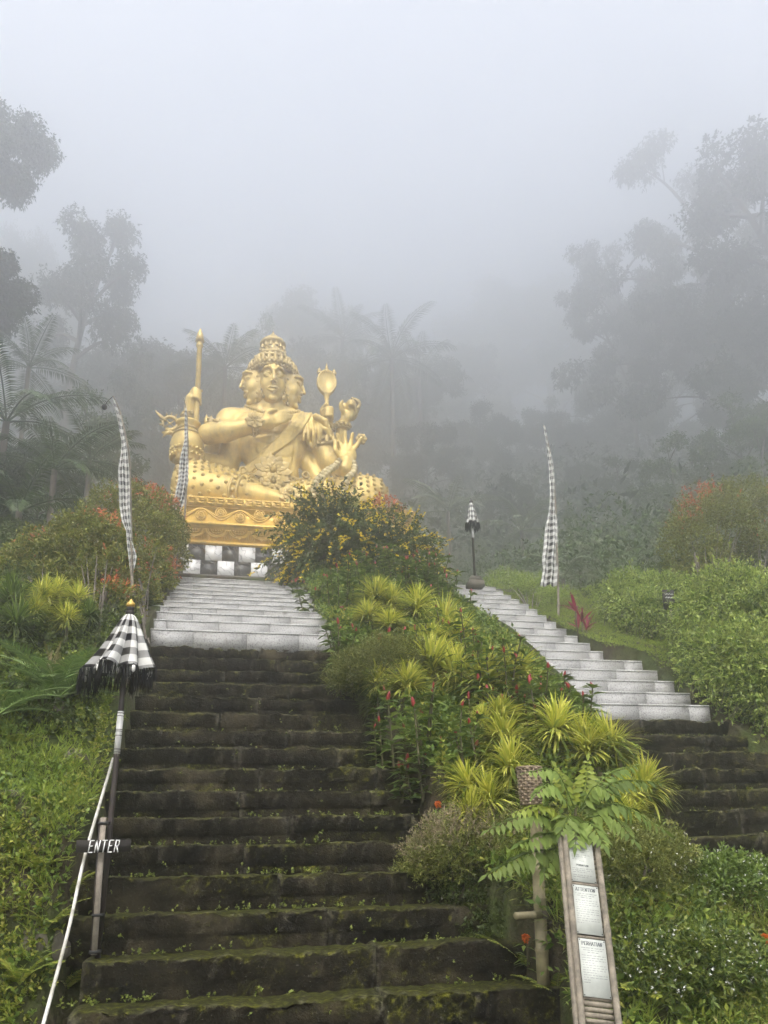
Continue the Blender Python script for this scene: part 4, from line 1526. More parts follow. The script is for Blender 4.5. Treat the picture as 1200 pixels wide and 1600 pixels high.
# ---- closed parasol at the foot of the stairs
b0 = np.array(at(153, 1494, 4.78)); t0 = np.array(at(205, 938, 4.80))
Ld = float(np.linalg.norm(t0 - b0))
zax = (t0 - b0) / Ld
q = Vector((0, 0, 1)).rotation_difference(Vector(zax))
umb = thing('ceremonial_umbrella', 'closed black and white checkered parasol leaning at the foot of the left steps', 'umbrella', tuple(b0), 0, None)
umb.rotation_mode = 'QUATERNION'; umb.rotation_quaternion = q
HT = Ld
MB().lathe([(.0, -.02), (.0165, -.02), (.0165, 0.60), (.0165, HT - .38), (.014, HT - .08)], 14).build('pole', MAT['pole_dark'], umb, smooth=True)
zw = 0.55 * HT
z1, z2 = (np.array(at(184, 1178, 4.79)) - b0) @ zax, (np.array(at(188, 1112, 4.8)) - b0) @ zax
MB().lathe([(.0172, z1), (.0185, z1), (.0185, z2), (.0172, z2)], 16).build('white_band', MAT['pole_white'], umb, smooth=True)
bb = MB()
for f in (0.03, 0.10, 0.42, 0.52, 0.56, 0.88, 0.95):
    bb.lathe([(.0186, z1 + (z2 - z1) * f), (.0194, z1 + (z2 - z1) * f), (.0194, z1 + (z2 - z1) * f + .004), (.0186, z1 + (z2 - z1) * f + .004)], 14)
bb.build('black_rings', MAT['pole_dark'], umb)
MB().lathe([(.014, HT - .10), (.026, HT - .098), (.027, HT - .075), (.019, HT - .072), (.019, HT - .066), (.024, HT - .062), (.024, HT - .048), (.012, HT - .044)], 18).build('collar', MAT['sign_dark'], umb, smooth=True)
MB().lathe([(.010, HT - .048), (.024, HT - .042), (.027, HT - .028), (.022, HT - .016), (.012, HT - .012), (.013, HT - .007), (.004, HT + .006), (0, HT + .012)], 18).build('finial', MAT['gold_leaf'], umb, smooth=True)
CH = 0.345
cme, rim = canopy_mesh(CH, 0.024, 0.190, 8, 4, skew=-0.045, lobes=0.42, ph=0.6, tail=0.045)
can = obj('canopy', cme, MAT['gingham_umb'], umb, (0, 0, HT - .095 - CH))
V, F = strands(rim, 620, .115, 3, .007)
obj('fringe', mesh_np('fringe', V, F), MAT['fringe'], can, kind='stuff')
tm = MB()
for a_ in (0.0, 0.35, 2.9, 3.5, 4.3, 4.9, 5.3, 5.7):
    i = int(a_ / (2 * math.pi) * 120)
    p = rim[i]
    tm.lathe([(0, .0), (.009, -.004), (.012, -.02), (.011, -.038), (0, -.046)], 8, p + np.array([0, 0, -.004]))
tm.build('white_bobble', MAT['tassel'], can, smooth=True)

# ---- the far parasol by the top of the right flight
fb = at(742, 906, 12.6); ft = at(742, 782, 12.6)
fu = thing('ceremonial_umbrella', 'far closed checkered parasol on a dark block at the head of the right steps', 'umbrella', fb, 0, None)
hh = ft[2] - fb[2]
MB().lathe([(.0, 0), (.022, 0), (.022, hh - .1), (.015, hh - .03)], 10).build('pole', MAT['pole_dark'], fu, smooth=True)
MB().lathe([(.023, hh * .52), (.026, hh * .52), (.026, hh * .66), (.023, hh * .66)], 12).build('white_band', MAT['pole_white'], fu)
MB().lathe([(.02, hh - .06), (.035, hh - .05), (.035, hh - .02), (.02, hh + .0), (0, hh + .05)], 12).build('finial', MAT['sign_dark'], fu, smooth=True)
cme2, rim2 = canopy_mesh(.40, .03, .115, 7, 9, lobes=.2)
c2 = obj('canopy', cme2, MAT['gingham_umb'], fu, (0, 0, hh - .06 - .40))
V, F = strands(rim2, 260, .15, 5, .014)
obj('fringe', mesh_np('fringe', V, F), MAT['fringe'], c2, kind='stuff')
MB().box((0, 0, -.10), (.28, .28, .12), taper=.94).box((0, 0, .0), (.20, .2, .10), taper=.9).build('stone_block', MAT['rock'], fu)


# ---- tall cloth banners
def banner(label, Y, outline, poleP, knob=None, seed=0, nu=3.5, nv=24):
    base = at(*poleP[0], Y)
    t = thing('banner_flag', label, 'flag', base, 0, 'checkered banners on bamboo poles')
    B0 = np.array(base)
    P = np.array([np.array(at(x, y, Y)) - B0 for x, y in poleP])
    P = catmull(P, 26)
    d = MB().tube(P, np.linspace(.022, .008, 26), 8)
    pole = d.build('pole', MAT['bamboo'], t, smooth=True)
    if knob:
        k0 = P[-1]; k1 = np.array(at(*knob, Y)) - B0
        kb = MB().tube([k0, (k0 + k1) / 2 + np.array([-.01, 0, .01]), k1], .005, 5)
        kb.ball(k1, .035, 8, 6)
        kb.build('hanging_knob', MAT['sign_dark'], t, smooth=True)
    rng = np.random.default_rng(seed)
    ol = np.array(outline, float)      # (y, xl, xr)
    nr, nc = 70, 20
    ys = np.linspace(ol[0, 0], ol[-1, 0], nr)
    V, UV = [], []
    for r, y in enumerate(ys):
        xl, xr = np.interp(y, ol[:, 0], ol[:, 1]), np.interp(y, ol[:, 0], ol[:, 2])
        a_, b_ = np.array(at(xl, y, Y)) - B0, np.array(at(xr, y, Y)) - B0
        w = np.linalg.norm(b_ - a_)
        for c in range(nc + 1):
            u = c / nc
            f = 0.16 * w * math.sin(u * 13 + 0.05 * r + seed) * (0.4 + 0.6 * r / nr) + .02 * math.sin(r * .25 + u * 3)
            p = a_ * (1 - u) + b_ * u + np.array([0, -f - .03, 0.012 * math.sin(u * 9 + seed) * (r == nr - 1)])
            p[0] += .005 * math.sin(u * 13 + 1.6 + .05 * r + seed) * min(1, w / .15)
            V.append(p); UV.append((u, r / (nr - 1)))
    i, j = np.meshgrid(np.arange(nr - 1), np.arange(nc), indexing='ij')
    F = np.stack([i * (nc + 1) + j, i * (nc + 1) + j + 1, (i + 1) * (nc + 1) + j + 1, (i + 1) * (nc + 1) + j], -1).reshape(-1, 4)
    obj('cloth', mesh_np('cloth', np.array(V), F, True, uv=np.array(UV)), MAT['gingham_flag'], t)


banner('tall checkered banner rising from the red-tipped shrubs, knob dangling from its bent tip', 9.0,
       [(628, 176, 180), (650, 183, 189), (690, 190, 197), (706, 190, 200), (735, 186, 203), (790, 187, 204), (815, 191, 205), (832, 198, 206), (850, 199, 208), (870, 201, 214), (890, 203, 211)],
       [(208, 985), (206, 900), (204, 800), (202, 720), (196, 680), (187, 642), (177, 619)], (163, 636), 1)
banner('checkered banner hanging in front of the statue vase beside the base corner', 13.2,
       [(640, 289, 292), (690, 288, 293), (720, 281, 295), (752, 278, 294), (775, 273, 291), (791, 270, 286), (801, 271, 281)],
       [(283, 860), (289, 800), (293, 720), (293, 665), (291, 640), (287, 622)], None, 2)
banner('tall checkered banner on a pale pole beside the right granite steps', 10.9,
       [(668, 848, 851), (700, 852, 858), (735, 858, 864), (775, 858, 867), (800, 857, 868), (820, 853, 869), (850, 849, 870), (875, 845, 870), (890, 847, 870), (905, 845, 868), (916, 843, 867)],
       [(873, 985), (872, 918), (870, 850), (868, 790), (864, 735), (857, 695), (849, 664)], None, 3)


# ---- stroke lettering: brush capitals and serif capitals
GL = {
    'E': [[(0.9, 0), (0.05, 0), (0.15, 1), (1.0, 1)], [(0.1, .52), (.75, .54)]],
    'N': [[(0, 0), (.12, 1), (.72, 0), (.9, 1)]],
    'T': [[(0, 1), (1.0, 1)], [(.42, 0), (.52, 1)]],
    'R': [[(0, 0), (.14, 1), (.8, .98), (.85, .7), (.7, .52), (.1, .5)], [(.4, .5), (.85, 0)]],
    'A': [[(0, 0), (.5, 1), (1, 0)], [(.2, .35), (.8, .35)]],
    'I': [[(.5, 0), (.5, 1)]],
    'O': [[(.5 + .5 * math.cos(a), .5 + .5 * math.sin(a)) for a in np.linspace(0, 2 * math.pi, 13)]],
    'P': [[(.1, 0), (.1, 1), (.75, .97), (.92, .75), (.75, .5), (.1, .48)]],
    'H': [[(.05, 0), (.05, 1)], [(.95, 0), (.95, 1)], [(.05, .5), (.95, .5)]],
}


def strokes(mb, text, org, u, v, n, w, h, gap, th, dep=.002, serif=False):
    org, u, v, n = (np.array(q, float) for q in (org, u, v, n))
    x = 0.0
    for ch in text:
        ww = w * (.35 if ch == 'I' else 1)
        for k, st_ in enumerate(GL.get(ch, [])):
            for a, b in zip(st_[:-1], st_[1:]):
                a_, b_ = np.array([x + a[0] * ww, a[1] * h]), np.array([x + b[0] * ww, b[1] * h])
                d = b_ - a_
                L = np.linalg.norm(d)
                if L < 1e-6: continue
                d /= L
                pn = np.array([-d[1], d[0]])
                tt = th * (1.25 if abs(d[1]) > .6 else .7) if serif else th
                c = [a_ - d * tt * .3 + pn * tt / 2, a_ - d * tt * .3 - pn * tt / 2, b_ + d * tt * .3 - pn * tt / 2, b_ + d * tt * .3 + pn * tt / 2]
                V = [org + u * p[0] + v * p[1] + n * dep for p in c] + [org + u * p[0] + v * p[1] + n * dep * .1 for p in c]
                mb.add(np.array(V), [[0, 1, 2, 3], [0, 4, 5, 1], [1, 5, 6, 2], [2, 6, 7, 3], [3, 7, 4, 0]])
                if serif:
                    for p in (a_, b_):
                        if p[1] < .02 * h or p[1] > .98 * h:
                            c = [p + np.array([dx, dy]) for dx, dy in ((-th * 1.1, -th * .25), (th * 1.1, -th * .25), (th * 1.1, th * .25), (-th * 1.1, th * .25))]
                            mb.add(np.array([org + u * q[0] + v * q[1] + n * dep * 1.05 for q in c]), [[0, 1, 2, 3]])
        x += ww + gap


# ---- the ENTER sign
pb, pt = np.array(at(147, 1492, 4.70)), np.array(at(162, 1277, 4.70))
sg = thing('enter_sign', 'dark wooden board lettered ENTER on a grey wooden stake', 'sign', tuple(pb))
axv = pt - pb; Ls = float(np.linalg.norm(axv)); axv /= Ls
uu = np.array([1.0, 0, 0]); uu = uu - axv * (uu @ axv); uu /= np.linalg.norm(uu)
nn = np.cross(uu, axv)           # towards the camera
Mx = np.stack([uu, -nn, axv], 1)
MB().box(axv * Ls / 2 - Mx[:, 1] * 0.0, (.030, .016, Ls), Mx).build('stake', MAT['wood_grey'], sg)
MB().box(axv * (Ls / 2 - .005) + Mx[:, 1] * .018 - uu * .011, (.030, .018, Ls * .985), Mx).build('backing_stake', MAT['pole_dark'], sg)
for f in (.02, .28, .955):
    MB().box(axv * Ls * f + Mx[:, 1] * .018 + uu * .004, (.060, .060, .016), Mx).build('strap', MAT['strap'], sg)
bc = np.array(at(162, 1322, 4.655)) - pb
bu = np.array(at(205, 1321.5, 4.655)) - np.array(at(120, 1323, 4.655)); bw = float(np.linalg.norm(bu)); bu /= bw
bv = np.cross(np.array([0, -1.0, 0]), bu) * -1; bv = bv - bu * (bv @ bu); bv /= np.linalg.norm(bv)
if bv[2] < 0: bv = -bv
bn = np.cross(bu, bv); bn = bn if bn[1] < 0 else -bn
Mb = np.stack([bu, -bn, bv], 1)
brd = MB().box(bc, (bw, .014, .066), Mb).build('board', MAT['sign_dark'], sg)
sl = bv + bu * .10
tx = MB()
e0 = np.array(at(137.5, 1332, 4.65)) - pb + bn * .0035
strokes(tx, 'ENTER', e0, bu, sl, bn, .024, .064, .0105, .0055, .003)
tx.build('lettering', MAT['white_paint'], brd)

# ---- the white pipe up the left bank
P = catmull([at(177, 1185, 5.15), at(160, 1242, 5.02), at(132, 1340, 4.76), at(110, 1440, 4.55), at(92, 1510, 4.42), at(66, 1606, 4.22), at(40, 1700, 4.0)], 30)
pp = MB().tube(P, .0095, 10).build('white_pipe', MAT['pipe'], smooth=True)
props(pp, 'white plastic pipe running up the edge of the left bank', 'pipe')

# ---- bamboo notice board
bB, bT = np.array(at(936, 1600, 3.42)), np.array(at(905, 1308, 3.82))
nb = thing('notice_board', 'leaning bamboo notice board with three printed sheets', 'notice board', tuple(bB))
vv = bT - bB; Lb = float(np.linalg.norm(vv)); vv /= Lb
u_ = np.array([1.0, -0.05, 0]); u_ = u_ - vv * (u_ @ vv); u_ /= np.linalg.norm(u_)
n_ = np.cross(u_, vv)
M3 = np.stack([u_, -n_, vv], 1)
if n_[1] > 0: n_ = -n_


def bamboo(mb, a, b, r, nodes, seed=0, n=10):
    rng = np.random.default_rng(seed)
    a, b = np.array(a, float), np.array(b, float)
    ts, rs_ = [0], [r]
    for t in nodes:
        for dt, k in ((-.012, 1.0), (-.004, 1.13), (0.0, 1.03), (.004, 1.13), (.012, .97)):
            ts.append(t + dt); rs_.append(r * k)
    ts.append(1); rs_.append(r * .95)
    P = a[None] + (b - a)[None] * np.array(ts)[:, None]
    mb.tube(P, np.array(rs_), n)


WX = 0.085
lo, hi = -0.62, Lb
for x, r, nm, sd, dn in ((-WX - .021, .0125, 'stile', 1, .004), (-WX + .004, .016, 'stile', 2, .012), (WX, .0165, 'stile', 3, .012)):
    mb = MB(); bamboo(mb, u_ * x + vv * lo + n_ * dn, u_ * x + vv * (hi + (.0 if sd != 1 else -.02)) + n_ * dn, r, [0.18, 0.47 + .07 * sd, 0.80], sd)
    mb.build(nm, MAT['bamboo'], nb, smooth=True)
mb = MB(); bamboo(mb, u_ * -.10 + vv * (Lb + .004) + n_ * .002, u_ * .10 + vv * (Lb + .004) + n_ * .002, .014, [.5]); mb.build('top_rail', MAT['bamboo'], nb, smooth=True)
rs = np.random.default_rng(4)
v = lo
k = 0
while v < Lb - .01:
    h = .0245 + rs.uniform(-.002, .002)
    mb = MB().tube([u_ * -.088 + vv * (v + h / 2 + rs.uniform(-.001, .001)) - n_ * .006, u_ * rs.uniform(-.02, .02) + vv * (v + h / 2) - n_ * .004, u_ * .088 + vv * (v + h / 2 + rs.uniform(-.001, .001)) - n_ * .006], [h * .47, h * .50, h * .46], 6)
    mb.build('slat', MAT['bamboo'], nb, smooth=True)
    v += h
Zb = lambda y, Yg: float((np.array(at(936, y, Yg)) - bB) @ vv)


def v_of(py):
    """Height along the board of the point that the board shows at row py."""
    return Lb * (1600 - py) / (1600 - 1308) * (1 + 0.10 * ((py - 1308) / 292.0 - 0) * (1 - (py - 1308) / 292.0))


sheets = [(1320, 1394, -0.010, 'sheet headed ATTENTION and PERHATIAN, top of the board', 0), (1400, 1477, -.006, 'sheet headed ATTENTION, in the middle of the board', 1), (1484, 1566, -.002, 'sheet headed PERHATIAN, lowest on the board', 2)]
for y0_, y1_, xo, lab, kind_ in sheets:
    va, vb_ = v_of(y1_), v_of(y0_)
    hh_ = vb_ - va
    w_ = .128
    c = u_ * (xo + .004) + vv * (va + vb_) / 2 + n_ * .0125
    sh = MB().box(c, (w_, .003, hh_), M3).build('notice_sheet', MAT['paper'], nb, label=lab)
    nl = MB(); tl = MB()
    top = c + vv * hh_ / 2 + n_ * .002
    rt = random.Random(20 + kind_)

    def para(y, words_w, left, right, justify=True, h_=.0032):
        x = left
        while x < right:
            ww = rt.uniform(.007, .02)
            if x + ww > right: ww = right - x
            if ww > .003:
                # each printed word is a row of letter-sized marks
                xx = x
                while xx < x + ww - .001:
                    lw = min(.0022, x + ww - xx)
                    nl.box(top - vv * y + u_ * (xx + lw / 2), (lw * .72, .0003, h_ * rt.uniform(.75, 1.0)), M3)
                    xx += .0026
            x += ww + rt.uniform(.003, .006)
    if kind_ == 0:
        strokes(tl, 'ATTENTION', top - vv * .026 - u_ * .031, u_, vv, n_, .0055, .0085, .0019, .0014, .0006, True)
        strokes(tl, 'PERHATIAN', top - vv * (.026 + hh_ * .50) - u_ * .029, u_, vv, n_, .0055, .0085, .0019, .0014, .0006, True)
        for b0_ in (.040, .040 + hh_ * .50):
            for r_ in range(3): para(b0_ + .0098 * r_, 0, -.052, .052 - .03 * (r_ == 2))
            for r_ in range(2): para(b0_ + .036 + .0098 * r_, 0, -.050, .045 - .02 * (r_ == 1))
            para(b0_ + .060, 0, -.050, -.025)
        tl.box(top - vv * (hh_ * .50 - .002) + u_ * .0, (.026, .0004, .0012), M3)
    else:
        strokes(tl, 'ATTENTION' if kind_ == 1 else 'PERHATIAN', top - vv * .030 - u_ * .050, u_, vv, n_, .0092, .0165, .0026, .0021, .0006, True)
        for r_, (l, r2) in enumerate(((-.055, .055), (-.046, .046), (-.026, .026))): para(.043 + .0102 * r_, 0, l, r2)
        for r_ in range(11 if kind_ == 1 else 12): para(.078 + .0112 * r_, 0, -.055, .057 - (.05 if r_ in (3, 7) else 0) - (.08 if r_ >= 10 else 0))
    tl.build('title_lettering', MAT['ink_title'], sh)
    nl.build('printed_text', MAT['ink'], sh, kind='stuff')
    pn = MB()
    for sx in (-1, 1):
        for vy in (va + .006, vb_ - .006): pn.ball(c + vv * (vy - (va + vb_) / 2) + u_ * sx * (w_ / 2 - .005) + n_ * .002, .003, 6, 4)
    pn.build('pins', MAT['strap'], sh)
for py in (1397.3, 1481):
    mb = MB(); bamboo(mb, u_ * -.075 + vv * v_of(py) + n_ * .008, u_ * .078 + vv * v_of(py) + n_ * .008, .0065, []); mb.build('cross_rail', MAT['bamboo'], nb, smooth=True)

# ---- bamboo post with its short spout, and the basket on top
p0, p1 = np.array(at(849, 1537, 4.34)), np.array(at(836, 1252, 4.40))
bp = thing('bamboo_post', 'upright bamboo post with a short cut side branch behind the notice board', 'post', tuple(p0))
mb = MB(); bamboo(mb, (0, 0, -.03), p1 - p0, .036, [.20, .46, .62, .93], 5, 14); mb.build('culm', MAT['bamboo_pale'], bp, smooth=True)
s0, s1 = np.array(at(846, 1429, 4.34)) - p0, np.array(at(806, 1431, 4.26)) - p0
mb = MB(); bamboo(mb, s0, s1, .021, [.3], 6, 12); mb.build('side_branch', MAT['bamboo_pale'], bp, smooth=True)
MB().tube([s0 + (s0 - s1) * .10 + np.array([0, -.02, 0]), s0 + (s0 - s1) * .05 + np.array([0, -.03, 0])], .023, 12).build('branch_collar', MAT['bamboo_cut'], bp)

bk0 = np.array(at(830, 1258, 4.38))
bk = thing('woven_basket', 'brown woven basket on top of the bamboo post', 'basket', tuple(bk0))
MAT['wicker'] = m_simple('brown_wicker', (0.29, 0.225, 0.15), 0.8, 0, (0.14, 0.105, 0.07), 18, 0.3)
bkh, nst = .22, 18
r_at = lambda z: .056 + .016 * z / bkh
for k in range(13):
    z = .008 + k * bkh / 13
    mb = MB()
    a = np.linspace(0, 2 * math.pi, 73)[:-1]
    V, F = [], []
    for i_, aa in enumerate(a):
        rr2 = r_at(z) + .006 * math.cos(aa * nst / 2 + (math.pi if k % 2 else 0))
        for dr_, dz_ in ((-.0015, -.007), (.003, -.005), (.003, .005), (-.0015, .007)):
            V.append(((rr2 + dr_) * math.cos(aa), (rr2 + dr_) * math.sin(aa), z + dz_))
    for i_ in range(72):
        for j_ in range(3): F.append([i_ * 4 + j_, ((i_ + 1) % 72) * 4 + j_, ((i_ + 1) % 72) * 4 + j_ + 1, i_ * 4 + j_ + 1])
    mb.add(np.array(V), F)
    mb.build('weave_band', MAT['wicker'], bk, smooth=True)
for k in range(nst):
    a = (k + .5) * 2 * math.pi / nst
    MB().tube([(r_at(0) * math.cos(a), r_at(0) * math.sin(a), 0), (r_at(bkh) * math.cos(a), r_at(bkh) * math.sin(a), bkh)], .004, 5).build('stake', MAT['wicker'], bk)
MB().lathe([(0, .0), (.05, 0), (.05, .012), (0, .012)], 20).build('bottom', MAT['wicker'], bk)
MB().ring((0, 0, bkh), r_at(bkh), .007, 40, 8).build('rim', MAT['wicker'], bk, smooth=True)

# ---- the small dark plaque among the far hedge
pq = thing('garden_plaque', 'small dark plaque with faint white script between the two green hedges', 'sign', at(1045, 938, 9.3))
MB().box((0, 0, .0), (.17, .03, .30)).build('board', MAT['sign_dark'], pq)
mb = MB()
for r_ in range(2):
    mb.tube([(x, -.018, .085 - .05 * r_ + .007 * math.sin(x * 160 + r_)) for x in np.linspace(-.065, .065, 26)], .004, 4)
mb.build('script', MAT['white_paint'], pq)
MB().box((0, .0, -.3), (.035, .03, .32)).build('stake', MAT['wood_grey'], pq)
# ================================================================== plants
def hit(x, y, y0=3.0, y1=40.0):
    """Where the line of sight through (x, y) meets the ground."""
    d = np.array(at(x, y, 1.0))
    Ys = np.linspace(y0, y1, 2500)
    P = d[None] * Ys[:, None]
    b = P[:, 2] < ground_z(P[:, 0], P[:, 1])
    i = int(np.argmax(b)) if b.any() else -1
    return P[i]


ML = {}
ML['lime'] = m_leaf('striped_lime_leaf', [(0.17, 0.24, 0.030), (0.46, 0.47, 0.055), (0.70, 0.66, 0.15), (0.30, 0.36, 0.045), (0.58, 0.56, 0.08)], 0.42, 0.35)
ML['lime_green'] = m_leaf('older_striped_leaf', [(0.06, 0.10, 0.018), (0.15, 0.20, 0.03), (0.42, 0.42, 0.08), (0.25, 0.29, 0.045)], 0.42, 0.3)
ML['ginger'] = m_leaf('ginger_leaf', [(0.055, 0.10, 0.020), (0.12, 0.185, 0.034), (0.22, 0.29, 0.055)], 0.35, 0.3)
ML['redtip'] = m_leaf('small_olive_leaf', [(0.075, 0.10, 0.016), (0.16, 0.185, 0.028), (0.26, 0.275, 0.045), (0.17, 0.14, 0.03)], 0.4, 0.3)
ML['redtip_young'] = m_leaf('young_orange_leaf', [(0.55, 0.13, 0.06), (0.66, 0.22, 0.10), (0.42, 0.10, 0.05), (0.55, 0.30, 0.10)], 0.4, 0.35)
ML['hedge'] = m_leaf('hedge_leaf', [(0.080, 0.13, 0.026), (0.18, 0.26, 0.048), (0.31, 0.39, 0.085), (0.44, 0.50, 0.13)], 0.4, 0.4)
ML['hedge_tip'] = m_leaf('hedge_new_shoot', [(0.32, 0.39, 0.085), (0.42, 0.47, 0.12), (0.24, 0.31, 0.06)], 0.4, 0.4)
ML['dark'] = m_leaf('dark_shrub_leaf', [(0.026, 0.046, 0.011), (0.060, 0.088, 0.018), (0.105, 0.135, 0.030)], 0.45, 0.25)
ML['heather'] = m_leaf('fine_heather_leaf', [(0.070, 0.095, 0.020), (0.15, 0.17, 0.036), (0.24, 0.24, 0.06)], 0.5, 0.3)
ML['heather_tip'] = m_leaf('pinkish_grey_tips', [(0.24, 0.20, 0.11), (0.32, 0.25, 0.18), (0.18, 0.18, 0.07)], 0.6, 0.3)
ML['weed'] = m_leaf('weed_leaf', [(0.075, 0.12, 0.018), (0.17, 0.23, 0.032), (0.29, 0.33, 0.05), (0.36, 0.34, 0.07)], 0.45, 0.35)
ML['grass'] = m_leaf('grass_blade', [(0.12, 0.19, 0.026), (0.22, 0.30, 0.042), (0.34, 0.39, 0.065)], 0.5, 0.35)
ML['moss_sprig'] = m_leaf('stair_weed_leaf', [(0.08, 0.12, 0.02), (0.16, 0.20, 0.035), (0.24, 0.28, 0.055)], 0.5, 0.3)
ML['cycad'] = m_leaf('cycad_leaflet', [(0.085, 0.16, 0.040), (0.15, 0.24, 0.062), (0.22, 0.31, 0.09)], 0.32, 0.2, spec=0.5)
ML['dry'] = m_leaf('dry_stalk', [(0.16, 0.12, 0.05), (0.22, 0.17, 0.075), (0.12, 0.12, 0.04)], 0.6, 0.2)
ML['pinnate'] = m_leaf('sapling_leaflet', [(0.085, 0.13, 0.028), (0.125, 0.18, 0.038), (0.18, 0.24, 0.055)], 0.55, 0.35, var=0.5, spec=0.2)
ML['pinnate_young'] = m_leaf('young_sapling_leaflet', [(0.24, 0.30, 0.05), (0.33, 0.38, 0.06), (0.20, 0.26, 0.045)], 0.4, 0.45, var=0.3)
ML['white_petal'] = m_leaf('white_petal', [(0.62, 0.62, 0.58), (0.72, 0.72, 0.70)], 0.6, 0.2)
ML['yellow_petal'] = m_leaf('yellow_petal', [(0.75, 0.56, 0.02), (0.82, 0.66, 0.04), (0.68, 0.46, 0.02)], 0.5, 0.3)
ML['orange_petal'] = m_leaf('orange_petal', [(0.65, 0.13, 0.02), (0.72, 0.20, 0.035), (0.60, 0.09, 0.02)], 0.5, 0.3)
ML['mid'] = m_leaf('mixed_green_leaf', [(0.035, 0.065, 0.014), (0.085, 0.135, 0.026), (0.16, 0.21, 0.04), (0.24, 0.27, 0.055)], 0.45, 0.35)
ML['bush'] = m_leaf('flowering_bush_leaf', [(0.035, 0.060, 0.012), (0.070, 0.105, 0.020), (0.13, 0.165, 0.032)], 0.45, 0.3)
ML['red_leaf'] = m_leaf('crimson_leaf', [(0.22, 0.015, 0.05), (0.38, 0.03, 0.09), (0.12, 0.015, 0.03)], 0.35, 0.35)
ML['red_cone'] = m_simple('red_bract', (0.30, 0.026, 0.030), 0.45, 0, (0.17, 0.018, 0.018), 30)
ML['dead'] = m_simple('dried_bract', (0.035, 0.022, 0.015), 0.8)
ML['stem'] = m_simple('green_brown_stem', (0.09, 0.085, 0.035), 0.7, 0, (0.055, 0.045, 0.025), 12)
ML['bark'] = m_simple('grey_bark', (0.12, 0.10, 0.08), 0.9, 0, (0.06, 0.05, 0.04), 6, 0.5)
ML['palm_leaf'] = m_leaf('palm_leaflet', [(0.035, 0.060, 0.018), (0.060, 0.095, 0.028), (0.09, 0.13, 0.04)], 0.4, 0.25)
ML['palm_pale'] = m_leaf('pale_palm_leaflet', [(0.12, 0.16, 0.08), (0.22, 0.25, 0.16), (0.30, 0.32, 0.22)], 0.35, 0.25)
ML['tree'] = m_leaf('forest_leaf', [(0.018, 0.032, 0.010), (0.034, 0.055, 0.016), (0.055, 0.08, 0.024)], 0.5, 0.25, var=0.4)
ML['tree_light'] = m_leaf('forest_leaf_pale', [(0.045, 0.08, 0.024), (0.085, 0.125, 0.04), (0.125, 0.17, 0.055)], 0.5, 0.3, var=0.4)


def tufts(C, D, k, twig, L, W, rng, spread=0.9, up=0.25, five=False, fold=0.2, droop=0.1, tshape=1.0):
    """Sprigs: k leaves set round each twig."""
    m = len(C)
    t = (rng.random((m, k)) ** tshape)
    tw = np.broadcast_to(np.asarray(twig, float), (m,))
    P = C[:, None] + D[:, None] * (tw[:, None] * t)[..., None]
    r = rng.normal(size=(m, k, 3))
    d = unit(D[:, None] * 0.7 + unit(r) * spread + np.array([0, 0, up]))
    n = m * k
    return leaves_np(P.reshape(-1, 3), d.reshape(-1, 3), L * rng.uniform(.65, 1.2, n), W * rng.uniform(.7, 1.15, n), None, fold, droop, five, rng)


def lobes_pts(lobes, m, rng, inner=0.80, low=-0.35, rough=0.10):
    """Points spread over the skin of a cluster of lobes, with the directions they face."""
    lobes = [(np.array(c, float), np.array(r, float)) for c, r in lobes]
    w = np.array([(r[0] * r[1] + r[1] * r[2] + r[0] * r[2]) for c, r in lobes]); w /= w.sum()
    idx = rng.choice(len(lobes), m * 3, p=w)
    u = unit(rng.normal(size=(m * 3, 3)))
    u = u[u[:, 2] > low]; idx = idx[:len(u)]
    c = np.array([l[0] for l in lobes])[idx]; r = np.array([l[1] for l in lobes])[idx]
    lump = 1 + rough * np.sin(u[:, 0] * 7 + idx * 2.1) * np.sin(u[:, 1] * 6 + 1.0 + idx) * 1.5 + rough * np.sin(u[:, 2] * 9 + idx)
    s = rng.uniform(inner, 1.0, len(u)) * lump
    P = c + u * r * s[:, None]
    keep = np.ones(len(P), bool)
    for q, (lc, lr) in enumerate(lobes):
        keep &= ~((np.sum(((P - lc) / lr) ** 2, 1) < 0.62) & (idx != q))
    P, u = P[keep][:m], u[keep][:m]
    return P, u


def stems_to(C, base, n, r0, rng, name='stems'):
    mb = MB()
    C = C * .62 + C.mean(0) * .2
    for q in rng.choice(len(C), min(n, len(C)), replace=False):
        b = np.array(base) + np.array([rng.normal(0, .06), rng.normal(0, .06), 0])
        mid = b * .5 + C[q] * .5 + np.array([0, 0, .08])
        mb.tube(catmull([b, mid, C[q]], 7), np.linspace(r0, r0 * .3, 7), 5, False)
    return mb.mesh(name, True)


